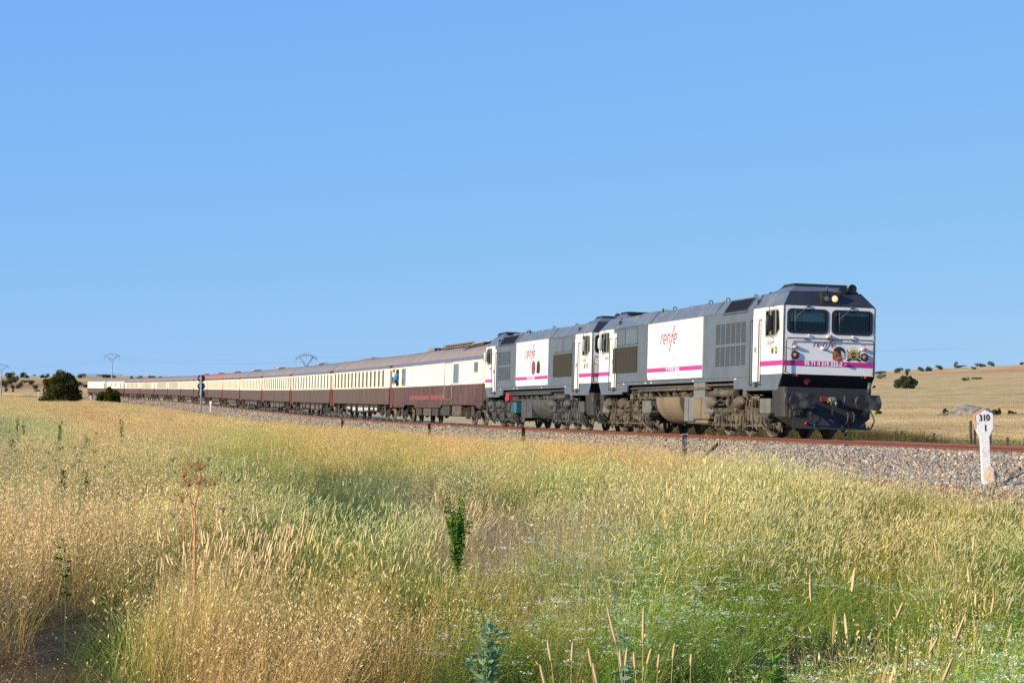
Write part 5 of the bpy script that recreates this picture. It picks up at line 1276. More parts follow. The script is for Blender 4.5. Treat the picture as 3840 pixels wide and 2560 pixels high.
oak = leaf_mat('holm_oak_leaf', (0.030, 0.040, 0.020), (0.105, 0.115, 0.060), .1)
oak2 = leaf_mat('bush_leaf', (0.022, 0.028, 0.010), (0.125, 0.12, 0.035), .2)
oak3 = leaf_mat('small_bush_leaf', (0.016, 0.030, 0.008), (0.10, 0.125, 0.02), .25)
greyb = leaf_mat('broom_leaf', (0.16, 0.19, 0.12), (0.25, 0.28, 0.19), .1)
brg = leaf_mat('bramble_leaf', (0.035, 0.065, 0.015), (0.10, 0.15, 0.03), .2)
def at_px(px, py, D): return (px - 1920) / F * D, (1465 - py) * D / F
protos = {}
def proto(kind):
    if kind in protos: return protos[kind]
    rn = random.Random(hash(kind) % 1000 if False else sum(map(ord, kind)))
    if kind[0] == 'o':      # unit holm oak: crown 1 wide, about .8 tall
        v = int(kind[1]); bl = []
        for k in range(9 + v): a = rn.uniform(0, 6.28); q = rn.uniform(.05, .32); bl.append((math.cos(a) * q, math.sin(a) * q, .42 + rn.uniform(-.12, .18), rn.uniform(.14, .22), rn.uniform(.14, .22), rn.uniform(.12, .2)))
        cr = crown_mesh('crown', bl, 2600, .022, oak, 10 + v); tr = trunk_mb(.36, .025, v, .4).mesh('trunk'); tr.materials.append(bark)
    protos[kind] = (cr, tr); return protos[kind]
def oak_tree(px, py_base, py_top, D, wpx, label, kind='o0', group=None, rot=0.0, low=None):
    low = ('trunk' not in label and 'umbrella' not in label) if low is None else low
    X, zb = at_px(px, py_base, D); zg = float(ground_e(X, D)); zt = (1465 - py_top) * D / F
    zb = zg; h = max(zt - zb, .9 * (py_base - py_top) * D / F, .6); w = wpx * D / F
    t = empty('holm_oak', (X, D, zb + EYE), (0, 0, rot), label, 'tree', group)
    cr, tr = proto(kind); c = bpy.data.objects.new('crown', cr); COL.objects.link(c); c.parent = t
    q = bpy.data.objects.new('trunk', tr); COL.objects.link(q); q.parent = t
    kz = h / (.60 if low else .80); c.scale = (w / .82, w / .82, kz); q.scale = (w / .9, w / .9, kz)
    if low: c.location = (0, 0, -.20 * kz)
    return t
GR = 'holm oaks on the far slope'; GR2 = 'holm oaks along the right skyline'
for i, a in enumerate([
 (10, 1458, 1420, 640, 50, 'dark oak at the extreme left edge behind the concrete pylon', 'o0', 0), (34, 1440, 1402, 760, 44, 'pointed oak crown just right of the left pylon', 'o1', 1), (52, 1437, 1405, 700, 40, 'round oak right of the pointed crown near the left pylon', 'o2', 2),
 (88, 1424, 1393, 850, 27, 'tall twin topped oak standing on the left skyline', 'o1', 3), (100, 1422, 1398, 840, 20, 'smaller half of the twin oaks on the left skyline', 'o0', 4), (130, 1411, 1404, 900, 14, 'tiny lone oak on the left skyline', 'o2', 5),
 (160, 1414, 1397, 850, 26, 'oak on the skyline touching the left top of the big bush', 'o0', 1.3), (178, 1414, 1398, 850, 20, 'skyline oak half hidden by the top of the big bush', 'o2', .3),
 (19, 1448, 1431, 600, 20, 'small dark oak with a visible trunk right of the left pylon', 'o2', 2.3), (37, 1440, 1419, 660, 28, 'bushy oak in the middle of the left cluster', 'o1', .8), (48, 1449, 1433, 610, 22, 'low oak on the dry slope below the left cluster', 'o0', 1.9),
 (75, 1449, 1430, 610, 32, 'wide low oak at the centre front of the slope', 'o2', .2), (92, 1438, 1419, 660, 26, 'oak with a forked trunk right of the left cluster', 'o0', 3.3), (118, 1441, 1420, 650, 36, 'broad spreading oak on the reddish bank', 'o1', 4.1),
 (135, 1459, 1440, 580, 26, 'umbrella shaped lone oak just left of the big bush', 'o2', 5.2), (24, 1458, 1446, 570, 15, 'little round oak nearest the left pylon foot', 'o0', .6), (318, 1458, 1440, 620, 26, 'oak showing between the big bush and the tail of the train', 'o1', .1),
 (272, 1414, 1397, 830, 24, 'skyline oak at the right shoulder of the big bush', 'o0', 2.2), (305, 1414, 1398, 830, 34, 'oak standing in front of the road bridge railing', 'o2', 1.2), (390, 1414, 1401, 830, 60, 'long low oak clump left of the second pylon', 'o1', 0), (425, 1416, 1402, 830, 26, 'oak just right of the second pylon, above the coach roofs', 'o0', 2.7),
 (492, 1422, 1407, 780, 16, 'small oak peeping over the coach roofs, left one', 'o2', 2), (525, 1420, 1402, 780, 32, 'larger oak peeping over the coach roofs, middle one', 'o0', 1), (572, 1420, 1404, 780, 34, 'oak clump peeping over the coach roofs, right one', 'o1', 4), (600, 1420, 1409, 790, 18, 'lowest oak peeping over the coach roofs', 'o2', .4)]):
    oak_tree(a[0], a[1], a[2], a[3], a[4], a[5], a[6], GR, a[7])
for a in [
 (3300, 1402, 1386, 1050, 46, 'dark oaks at the skyline touching the engine nose', 'o0', 0), (3372, 1393, 1374, 1050, 40, 'oak on the skyline, second from the engine', 'o1', 2), (3402, 1391, 1380, 1050, 22, 'low oak right of the second skyline oak', 'o2', 1),
 (3452, 1386, 1373, 1060, 28, 'round oak left of the paired skyline oaks', 'o2', 3), (3482, 1384, 1366, 1060, 34, 'tallest of the paired oaks at the middle of the right skyline', 'o0', 4), (3521, 1380, 1365, 1070, 32, 'very dark compact oak on the right skyline', 'o1', 5),
 (3584, 1376, 1353, 1080, 16, 'slim lone oak with a bare trunk on the right skyline', 'o2', .5), (3600, 1374, 1367, 1090, 50, 'low scrub line right of the slim skyline oak', 'o1', 1.5), (3678, 1368, 1355, 1110, 44, 'pale grey oaks on the skyline above the kilometre post', 'o0', 2.5), (3717, 1367, 1352, 1110, 28, 'dark oak above the kilometre post on the skyline', 'o2', 3.5), (3835, 1368, 1356, 1110, 26, 'oak cut by the right edge of the picture', 'o1', 2.8)]:
    oak_tree(a[0], a[1], a[2], a[3], a[4], a[5], a[6], GR2, a[7])

def bush(name, px, py_base, py_top, D, wpx, label, m, n, leaf, seed, cat='bush', zoff=0.0, group=None, blobs=None, stems=True):
    X, zb = at_px(px, py_base, D); zg = float(ground_e(X, D)); zt = (1465 - py_top) * D / F; h = zt - zg; w = wpx * D / F
    t = empty(name, (X, D, zg + EYE), (0, 0, 0), label, cat, group); rn = random.Random(seed)
    if blobs is None:
        blobs = []
        for k in range(14): a = rn.uniform(0, 6.28); q = rn.uniform(0, .34) * w; blobs.append((math.cos(a) * q, math.sin(a) * q * .8, rn.uniform(.25, .68) * h, w * rn.uniform(.13, .2), w * rn.uniform(.13, .2), h * rn.uniform(.2, .3)))
    else: blobs = [(a * w, b * w, c * h, d * w, e * w, f * h) for a, b, c, d, e, f in blobs]
    c = bpy.data.objects.new('foliage', crown_mesh('foliage', blobs, n, leaf, m, seed, .35, .9)); COL.objects.link(c); c.parent = t
    if stems: trunk_mb(h * .7, w * .02, seed, .4, 6).build('stems', bark, t)
    return t
bush('round_bush', 229, 1512, 1390, 352, 152, 'large dark round bush standing in dry grass left of the train tail', oak2, 30000, .13, 3, blobs=[(-.02, 0, .80, .22, .2, .19), (.16, .05, .76, .17, .2, .15), (-.20, 0, .64, .20, .2, .18), (.27, 0, .58, .20, .2, .2), (0, -.1, .55, .34, .25, .30), (-.28, 0, .36, .2, .2, .28), (.32, .02, .33, .17, .2, .28), (-.30, -.02, .14, .2, .16, .16), (.05, -.05, .25, .40, .22, .27), (.30, 0, .12, .17, .15, .14), (-.05, 0, .12, .3, .2, .14)])
bush('small_bush', 405, 1512, 1446, 385, 96, 'small dark green bush in front of the last vans of the train', oak3, 9000, .12, 8, blobs=[(-.22, 0, .50, .20, .18, .22), (.08, 0, .70, .16, .15, .22), (.25, 0, .5, .18, .16, .24), (0, 0, .35, .35, .2, .32), (-.3, 0, .22, .16, .14, .22), (.34, 0, .22, .14, .14, .22)])
bush('oak_bush', 3396, 1456, 1410, 520, 90, 'big dark oak bush alone on the dry hillside right of the engine', oak, 15000, .16, 5, blobs=[(-.28, 0, .5, .2, .2, .34), (-.08, 0, .62, .22, .2, .34), (.14, 0, .66, .2, .2, .32), (.32, 0, .5, .18, .2, .34), (0, -.1, .35, .3, .2, .3), (.2, -.1, .22, .22, .2, .22), (-.35, 0, .22, .14, .15, .22)])
for a in [('broom_bush', 3302, 1408, 1398, 940, 46, 'pale grey green broom on the hillside close to the engine nose', greyb, 1500, .3, 21), ('broom_bush', 3618, 1432, 1413, 640, 34, 'pale green broom clump left of the kilometre post head, mid slope', greyb, 1800, .22, 22), ('broom_bush', 3664, 1426, 1415, 660, 46, 'olive broom and scrub behind the kilometre post head', brg, 1500, .2, 23),
          ('broom_bush', 3650, 1381, 1374, 1040, 24, 'tiny grey broom high on the right slope', greyb, 700, .3, 24), ('small_shrub', 3401, 1401, 1390, 960, 12, 'tiny dark shrub near the crest above the oak bush', oak, 700, .25, 25), ('small_shrub', 3277, 1453, 1443, 540, 14, 'tiny dark shrub just right of the engine on the slope', oak, 600, .14, 26),
          ('bramble', 3293, 1552, 1534, 205, 34, 'green bramble in the yellow hollow right of the buffer', brg, 1500, .07, 27), ('bramble', 3546, 1546, 1528, 200, 28, 'green bramble growing on the left end of the rock outcrop', brg, 1300, .07, 28), ('bramble', 3735, 1552, 1530, 200, 40, 'green bramble right of the kilometre post head', brg, 1800, .07, 29), ('bramble', 3796, 1552, 1537, 200, 44, 'low green bramble between the rocks at the right edge', brg, 1500, .07, 30), ('bramble', 3700, 1542, 1528, 200, 24, 'bramble hidden behind the kilometre post head', brg, 900, .07, 31),
          ('small_shrub', 138, 1467, 1458, 560, 26, 'low grey shrub left of the big bush foot', greyb, 500, .15, 32), ('small_shrub', 50, 1461, 1456, 560, 14, 'tiny low shrub near the left pylon foot', oak, 300, .12, 33), ('small_shrub', 300, 1445, 1430, 640, 50, 'scrub on the red bank right of the big bush', greyb, 900, .18, 34)]:
    bush(*a, stems=False, group='scattered scrub')

# rock outcrop
rk = mat('granite', (0.30, 0.265, 0.22), .95, c2=(.085, .075, .065), nscale=2.2, namt=.8, bump=.8, bscale=7, detail=9)
for i, (px, D, r, sc, dz, lab) in enumerate([(3640, 197, 1.5, (1.55, .8, .62), -.1, 'large flat topped grey boulder left of the kilometre post head'), (3585, 198, 1.0, (1.3, .8, .55), -.15, 'grey boulder against the left of the large flat boulder'), (3520, 197, .9, (1.5, .8, .42), -.15, 'low grey boulder at the left end of the outcrop'),
     (3690, 199, 1.0, (1.4, .8, .5), -.2, 'boulder behind the kilometre post head'), (3830, 197, 1.1, (1.5, .8, .42), -.2, 'boulder cut by the right edge of the picture'), (3770, 200, .8, (2.2, .8, .22), -.1, 'flat low slab of rock between the right hand boulders')]):
    X = (px - 1920) / F * D
    tag(rock('boulder', (X, D, gz(X, D) + dz + .28 * r), r, sc, i + 3, rk, rough=.9, det=4), lab, 'rock', 'rock outcrop beyond the line')

# ------------------------------------------------------------------ fences beyond the line
pm = mat('old_fence_post', (.045, .04, .035), .9); wm_ = mat('fence_wire', (.10, .09, .08), .6, .5)
t = empty('field_fence', (0, 0, 0), (0, 0, 0), 'old wire fence with dark posts just beyond the track', 'fence')
prev = None; posts = [(1760, 0), (1860, 0), (1985, 0), (2100, 0), (2260, 0), (2420, 0), (2600, 0), (2785, 0), (2960, 0), (3078, 0), (3155, 0), (3257, 0), (3379, 0), (3500, 0), (3641, 2), (3713, 0), (3776, 0), (3838, 0), (3920, 0)]
for px, k in posts:
    X, D = px_at_u(px, -19.5); z = gz(X, D); h = .88 + (.12 if px % 2 else 0)
    if k == 2: h = 1.55
    g = MB(); g.tube([(X, D, z - .3), (X + random.uniform(-.03, .03), D, z + h)], .05 if k < 2 else .06, 6); g.build('fence_post', pm, t)
    cur = (X, D, z)
    if prev:
        g = MB()
        for hh in (.35, .75, 1.1): g.tube([(prev[0], prev[1], prev[2] + hh), ((prev[0] + cur[0]) / 2, (prev[1] + cur[1]) / 2, (prev[2] + cur[2]) / 2 + hh - .05), (cur[0], cur[1], cur[2] + hh)], .008, 4, caps=False)
        g.build('wire', wm_, t)
    prev = cur
X, D = px_at_u(3655, -19.4); z = gz(X, D)
gt = empty('field_gate', (X, D, z), (0, 0, 0), 'dark derelict gate frame in the fence left of the kilometre post', 'gate')
g = MB(); g.box(-.05, .05, -.05, .05, -.2, 1.4); g.build('gate_post', pm, gt)
g = MB(); g.tube([(-.4, 0, .35), (1.3, 0, .33)], .04, 5); g.tube([(-.3, 0, 1.45), (1.3, 0, 1.30)], .012, 4); g.tube([(-.25, 0, .95), (1.3, 0, .85)], .012, 4); g.bbox(-.75, -.3, -.15, .15, -.1, .42, .05); g.build('gate_rail', pm, gt)
t = empty('hillside_fence', (0, 0, 0), (0, 0, 0), 'fine wire fence with many thin posts crossing the upper right hillside', 'fence')
hp = mat('thin_metal_post', (.34, .32, .28), .6); prev = None
for k in range(36):
    px = 3262 + k * 17.2; py = np.interp(px, [3262, 3440, 3560, 3700, 3860], [1438, 1424, 1414, 1412, 1404]); D = np.interp(px, [3262, 3860], [760, 860]); X = (px - 1920) / F * D; z = gz(X, D)
    g = MB(); g.tube([(X, D, z - .2), (X, D, z + 1.7)], .05, 4); g.build('fence_post', hp, t); cur = (X, D, z)
    if prev:
        g = MB()
        for hh in (.5, 1.0, 1.5): g.tube([(prev[0], prev[1], prev[2] + hh), (cur[0], cur[1], cur[2] + hh)], .012, 3, caps=False)
        g.build('wire', wm_, t)
    prev = cur

# ------------------------------------------------------------------ power line, road bridge
conc = mat('pylon_concrete', (.40, .36, .31), .85, c2=(.30, .26, .22), nscale=2); lat = mat('pylon_lattice', (.10, .11, .12), .5, .4)
def pylon(px, D, zt, lab, arm=2.0, lattice=False):
    X = (px - 1920) / F * D; z = gz(X, D); H = zt + EYE - z
    t = empty('power_pylon', (X, D, z), (0, 0, 0), lab, 'pylon', 'pylons of the power line')
    a = arm; yb = H - a * .78
    if not lattice:
        g = MB(); g.tube([(0, 0, -.5), (0, 0, yb - a * .3)], [.19, .13], 8); g.build('mast', conc, t)
        g = MB()
        for s_ in (-1, 1):
            g.tube([(0, 0, yb - .1), (s_ * a, 0, H - a * .3)], .045, 5); g.tube([(0, 0, yb - a * .55), (s_ * a * .62, 0, H - a * .2)], .04, 5); g.tube([(s_ * a, 0, H - a * .3), (0, 0, H)], .05, 5)
        g.build('crossarm', lat, t)
    else:
        g = MB(); w = .5
        for sx_ in (-w, w):
            for sy_ in (-w, w): g.tube([(sx_ * 1.6, sy_ * 1.6, -.5), (sx_ * .7, sy_ * .7, yb - .8)], .05, 4)
        n = 12
        for k in range(n):
            z0, z1 = k * (yb - .8) / n, (k + 1) * (yb - .8) / n; k0 = w * (1.6 - .9 * k / n); k1 = w * (1.6 - .9 * (k + 1) / n)
            for sy_ in (-1, 1): g.tube([(-k0, sy_ * k0, z0), (k1, sy_ * k1, z1)], .03, 3); g.tube([(-k0 * sy_, -k0, z0), (-k1 * sy_, k1, z1)], .03, 3)
        g.build('mast', lat, t); g = MB()
        for s_ in (-1, 1):
            for d in (-.16, .16):
                g.tube([(s_ * .1 + d, 0, yb - .9), (s_ * a * .62 + d, 0, H - a * .28)], .05, 4)
            for k in range(6): q0, q1 = k / 6, (k + 1) / 6; f_ = lambda q, d: (s_ * (.1 + (a * .62 - .1) * q) + d, 0, yb - .9 + (H - a * .28 - yb + .9) * q); g.tube([f_(q0, -.16), f_(q1, .16)], .035, 3)
            for d in (0, -.16): g.tube([(s_ * a, 0, H - a * .42 + d), (s_ * a * .35, 0, H - a * .08 + d), (0, 0, H - .03 + d)], .06, 4)
        g.build('crossarm', lat, t)
        g = MB()
        for k in range(34): q = -1 + 2 * (k + .5) / 34; x = q * a; z0 = H - a * .42 * abs(q); g.tube([(x, 0, z0), (x * 1.12 + random.uniform(-.05, .05), 0, z0 + a * random.uniform(.18, .34))], .012, 3)
        g.build('bird_spikes', lat, t)
    g = MB()
    for x, zz in ((-a, H - a * (.3 if not lattice else .42)), (0, H), (a, H - a * (.3 if not lattice else .42))): g.tube([(x, 0, zz), (x, 0, zz - .75)], .045, 5)
    g.build('insulators', lat, t)
    return [Vector((X + x, D, z + zz)) for x, zz in ((-a, H - a * .42 - .7), (0, H - .75), (a, H - a * .42 - .7))]
p0 = pylon(5, 520, (1465 - 1364) * 520 / F, 'slim concrete pylon at the left edge of the picture', 1.75)
p1 = pylon(420, 505, (1465 - 1325) * 505 / F, 'slim concrete pylon rising behind the tail of the train', 1.85)
p2 = pylon(1149, 470, (1465 - 1328) * 470 / F, 'dark lattice pylon with bird spikes rising behind the coach roofs', 2.45, True)
p3 = [v + Vector((70, 60, 4)) for v in p2]
wire = mat('power_wire', (.10, .10, .10), .5)
for i, (A, B) in enumerate(((p0, p1), (p1, p2), (p2, [Vector((95, 430, 11.0)) + Vector((k * 2, 0, -abs(k) * .3)) for k in (-1, 0, 1)]))):
    for k, nm_ in enumerate(('front', 'middle', 'rear')):
        g = MB(); pts = []
        for j in range(13): q = j / 12; v = A[k].lerp(B[k], q); pts.append(v - Vector((0, 0, 4 * (.8 if i else .5) * q * (1 - q))))
        g.tube(pts, .012, 4, caps=False); tag(g.build('power_cable', wire), 'faint %s overhead cable %s' % (nm_, ('between the two concrete pylons', 'from the second concrete pylon to the lattice pylon', 'running right from the lattice pylon')[i]), 'cable', 'cables of the power line')
D = 840.0; xa, xb = (60 - 1920) / F * D, (446 - 1920) / F * D; zd = (1465 - 1424) * D / F + EYE
t = empty('road_bridge', ((xa + xb) / 2, D, zd), (0, 0, 0), 'distant dark road bridge deck with a white guard rail, beyond the train tail', 'bridge')
hw = (xb - xa) / 2
g = MB(); g.box(-hw, hw, 0, 9, -1.6, .15); g.build('deck', mat('bridge_deck', (.075, .085, .10), .8), t)
g = MB(); g.box(-hw, hw, -.3, -.15, .45, .85); g.build('guard_rail', mat('guard_rail_metal', (.30, .34, .38), .5, .3), t)
g = MB(); g.tube([(-hw, -14, -4.6), (hw * .7, -14, -4.9), (hw, -14, -5.3)], .25, 5); g.build('lower_guard_rail', mat('pale_rail', (.55, .53, .48), .6), t)
g = MB(); g.box(hw * .15, hw, 8.5, 8.6, 1.0, 1.12); g.box(hw * .15, hw, 8.5, 8.6, 2.25, 2.4)
k = hw * .15
while k < hw: g.box(k, k + .14, 8.48, 8.62, .1, 2.4); k += .85
g.build('railing', lat, t)

# ------------------------------------------------------------------ meadow: prototypes
def gmat(name='meadow_blades', tr=0.2):
    m = bpy.data.materials.new(name); m.use_nodes = True; n = m.node_tree; n.nodes.clear()
    out = n.nodes.new('ShaderNodeOutputMaterial'); d = n.nodes.new('ShaderNodeBsdfDiffuse'); tl = n.nodes.new('ShaderNodeBsdfTranslucent'); mx = n.nodes.new('ShaderNodeMixShader'); mx.inputs[0].default_value = tr
    a = n.nodes.new('ShaderNodeAttribute'); a.attribute_name = 'gc'
    t = n.nodes.new('ShaderNodeAttribute'); t.attribute_type = 'INSTANCER'; t.attribute_name = 'tint'
    cm = n.nodes.new('ShaderNodeMix'); cm.data_type = 'RGBA'; cm.blend_type = 'MULTIPLY'; cm.inputs[0].default_value = 1.0
    n.links.new(a.outputs['Color'], cm.inputs[6]); n.links.new(t.outputs['Vector'], cm.inputs[7])
    n.links.new(cm.outputs[2], d.inputs[0]); n.links.new(cm.outputs[2], tl.inputs[0])
    n.links.new(d.outputs[0], mx.inputs[1]); n.links.new(tl.outputs[0], mx.inputs[2]); n.links.new(mx.outputs[0], out.inputs[0]); return m
GM = gmat()
class Tuft:
    def __init__(s, seed): s.r = np.random.default_rng(seed); s.V = []; s.Fq = []; s.C = []; s.n = 0
    def quads(s, P, col, jit=.18):
        """P: (k, 4, 3)"""
        k = len(P); s.V.append(P.reshape(-1, 3)); s.Fq.append(np.arange(4 * k).reshape(-1, 4) + s.n); s.n += 4 * k
        c = np.array(col, float)
        if c.ndim == 1: c = np.repeat(c[None], k, 0)
        c = c * (1 + jit * s.r.normal(size=(k, 1))) ; s.C.append(np.clip(c, .005, 1))
    def stems(s, n, R, h0, h1, w, lean=(.12, 0), ljit=.18, curv=.2, seg=3, col=(.4, .3, .1), base=None, z0=0.0, jit=.18, wt=.25):
        r = s.r
        if base is None:
            a = r.random(n) * 2 * math.pi; q = R * np.sqrt(r.random(n)); base = np.stack([q * np.cos(a), q * np.sin(a), np.full(n, z0)], 1)
        h = h0 + (h1 - h0) * r.random(n)
        ln = np.array(lean)[None] + r.normal(size=(n, 2)) * ljit; cd_ = ln + r.normal(size=(n, 2)) * curv * .5
        t = np.linspace(0, 1, seg + 1)
        pts = []
        for q in t:
            p = base.copy(); p[:, :2] += (ln * q + cd_ * curv * 2 * q * q) * h[:, None]; p[:, 2] += h * q * (1 - .18 * q * np.minimum(1, np.linalg.norm(cd_, axis=1) * 2)); pts.append(p)
        az = r.random(n) * math.pi; wv = np.stack([np.cos(az), np.sin(az), 0 * az], 1)
        c = np.array(col, float); cr = c[None] * (1 + jit * r.normal(size=(n, 1)))
        for k in range(seg):
            w0 = w * (1 - (1 - wt) * t[k]) / 2; w1 = w * (1 - (1 - wt) * t[k + 1]) / 2
            s.quads(np.stack([pts[k] - wv * w0, pts[k] + wv * w0, pts[k + 1] + wv * w1, pts[k + 1] - wv * w1], 1), cr, .03)
        tip = pts[-1]; d = pts[-1] - pts[-2]; d /= np.linalg.norm(d, axis=1)[:, None]
        return tip, d, pts
    def spikes(s, tip, d, l0, l1, w, col, jit=.15):
        r = s.r; n = len(tip); l = (l0 + (l1 - l0) * r.random(n))[:, None]; a = np.cross(d, r.normal(size=(n, 3))); a /= np.linalg.norm(a, axis=1)[:, None]; b = np.cross(d, a)
        c = np.array(col, float); cc = c[None] * (1 + jit * r.normal(size=(n, 1)))
        rr = [(0, .45), (.25, 1.0), (.75, .85), (1.0, .25)]
        ring = [[tip + d * l * q + (a * math.cos(k * math.pi / 2) + b * math.sin(k * math.pi / 2)) * w * m for k in range(4)] for q, m in rr]
        for i in range(3):
            for k in range(4): s.quads(np.stack([ring[i][k], ring[i][(k + 1) % 4], ring[i + 1][(k + 1) % 4], ring[i + 1][k]], 1), cc, .05)
    def flakes(s, cen, n, spread, l, w, col, down=.6, jit=.2):
        r = s.r; k = len(cen) * n; c = np.repeat(cen, n, 0) + r.normal(size=(k, 3)) * np.array(spread)[None]
        d = r.normal(size=(k, 3)); d[:, 2] = d[:, 2] * .5 - down; d /= np.linalg.norm(d, axis=1)[:, None]; a = np.cross(d, r.normal(size=(k, 3))); a /= np.linalg.norm(a, axis=1)[:, None]; l_ = l * (.7 + .6 * r.random(k))[:, None]
        s.quads(np.stack([c, c + d * l_ * .5 + a * w, c + d * l_, c + d * l_ * .5 - a * w], 1), col, jit)
    def discs(s, cen, n, spread, sz, col, jit=.1):
        r = s.r; k = len(cen) * n; off = r.normal(size=(k, 3)) * np.array([spread, spread, spread * .22])[None]; c = np.repeat(cen, n, 0) + off
        a = np.stack([np.ones(k), r.normal(size=k) * .3, r.normal(size=k) * .3], 1); b = np.stack([r.normal(size=k) * .3, np.ones(k), r.normal(size=k) * .3], 1); z = sz * (.6 + .8 * r.random(k))[:, None]
        s.quads(np.stack([c - a * z, c - b * z, c + a * z, c + b * z], 1), col, jit)
    def mesh(s, name):
        v = np.concatenate(s.V); f = np.concatenate(s.Fq); c = np.concatenate(s.C); c4 = np.concatenate([np.clip(c, .004, .95), np.ones((len(c), 1))], 1)
        return raw_mesh(name, v, f, 4, GM, {'gc': ('FLOAT_COLOR', 'FACE', c4)})
def species(kind, lod, seed):
    """lod 0 near, 1 middle, 2 far: fewer, wider elements over a wider patch"""
    T = Tuft(seed); R = (.20, .34, .85)[lod]; k = (1.0, 1.25, 1.7)[lod]; W = (.0034, .0056, .013)[lod]  # seeding kinds: low stems darker, heads paler, shade depth put into the colour
    if kind == 'oat':
        T.stems(int(30 * k), R, .25, .58, W * 1.5, (.1, 0), .30, .5, 3, (.30, .22, .075)); T.stems(int(22 * k), R, .35, .75, W * 1.1, (.1, 0), .16, .3, 3, (.62, .45, .17))
        tip, d, p = T.stems(int(22 * k), R, .48, .86, W, (.10, 0), .16, .28, 3, (.60, .44, .17))
        for q in (2, 3): T.flakes(p[q], (4, 4, 3)[lod], (.032 * (1 + .6 * lod), .032 * (1 + .6 * lod), .045), .026 * (1, 1.3, 2.3)[lod], .0034 * (1, 1.4, 2.7)[lod], (.78, .62, .34), 1.9)
    elif kind == 'straw':
        T.stems(int(36 * k), R, .25, .6, W * 1.2, (.10, 0), .25, .35, 3, (.56, .40, .14))
        tip, d, p = T.stems(int(36 * k), R, .45, .78, W * .9, (.10, 0), .13, .22, 3, (.66, .49, .19))
        T.flakes(tip, (9, 7, 5)[lod], (.022 * (1 + .7 * lod), .022 * (1 + .7 * lod), .045), .008 * (1, 1.8, 4.5)[lod], .0018 * (1, 2, 5)[lod], (.74, .57, .27), .1)
    elif kind == 'foxtail':
        T.stems(int(48 * k), R, .22, .52, W * 1.8, (.12, 0), .26, .4, 3, (.15, .21, .045))
        T.stems(int(16 * k), R, .22, .5, W * 1.3, (.16, 0), .30, .5, 3, (.42, .34, .14))
        tip, d, p = T.stems(int(20 * k), R, .38, .68, W * .9, (.12, 0), .15, .22, 3, (.36, .38, .12))
        T.spikes(tip, d, .04, .08, .0046 * (1, 1.15, 1.9)[lod], (.58, .51, .28))
    elif kind == 'feather':
        T.stems(int(34 * k), R, .25, .56, W * 1.1, (.05, 0), .22, .35, 3, (.19, .30, .05)); T.stems(int(8 * k), R, .2, .5, W, (.05, 0), .3, .5, 3, (.46, .37, .15))
        tip, d, p = T.stems(int(26 * k), R, .36, .64, W * .8, (.08, 0), .22, .3, 3, (.21, .33, .06))
        for q in (1, 2, 3): T.flakes(p[q], (6, 5, 4)[lod], (.03, .03, .045), .026 * (1, 1.4, 2.6)[lod], .0018 * (1, 1.6, 3.0)[lod], (.23, .38, .085), -.5)
        m = T.r.random(len(tip)) < .40; cen = tip[m]
        T.discs(cen, (22, 15, 8)[lod], .018 * (1, 1.2, 1.6)[lod], .0046 * (1, 1.4, 2.6)[lod], (.74, .78, .66))
        T.stems(int(4 * k), R, .4, .7, W, (.1, 0), .3, .4, 3, (.60, .45, .20))
    elif kind == 'tallfox':
        T.stems(int(26 * k), R, .25, .6, W * 1.3, (.08, 0), .22, .35, 3, (.34, .28, .09)); T.stems(int(14 * k), R, .4, .8, W, (.08, 0), .15, .3, 3, (.62, .44, .17))
        tip, d, p = T.stems(int(12 * k), R, .55, .92, W, (.10, 0), .13, .15, 3, (.58, .44, .18)); T.spikes(tip, d, .06, .11, .0068 * (1, 1.1, 1.6)[lod], (.72, .53, .30))
    elif kind == 'rush':
        T.stems(int(95 * k), R, .30, .68, W * 1.0, (.30, 0), .16, .55, 4, (.17, .225, .11)); T.stems(int(22 * k), R, .30, .62, W, (.30, 0), .2, .5, 3, (.42, .35, .22))
    elif kind == 'dead':
        T.stems(int(80 * k), R * 1.1, .12, .42, W * .9, (.05, 0), .75, .9, 3, (.34, .235, .13)); T.stems(int(40 * k), R * 1.1, .2, .55, W * .9, (.05, 0), .4, .9, 3, (.15, .095, .055))
        tip, d, p = T.stems(int(14 * k), R, .2, .5, W, (.1, 0), .4, .5, 3, (.45, .33, .18)); T.flakes(tip, 3, (.03, .03, .03), .014 * (1, 1.5, 3)[lod], .0025 * (1, 1.5, 3)[lod], (.34, .25, .15), .4)
    elif kind == 'green':
        T.stems(int(100 * k), R, .2, .55, W * 1.5, (.12, 0), .3, .5, 3, (.12, .20, .035)); T.stems(int(26 * k), R, .25, .6, W, (.12, 0), .2, .4, 3, (.48, .38, .15))
    elif kind == 'mauve':
        T.stems(int(110 * k), R, .30, .60, W * .85, (-.28, 0), .13, .35, 3, (.42, .33, .235)); T.stems(int(24 * k), R, .25, .5, W, (-.1, 0), .2, .4, 3, (.28, .29, .13))
    return T.mesh(kind)
KINDS = ['oat', 'straw', 'foxtail', 'feather', 'rush', 'dead', 'green', 'mauve', 'tallfox']
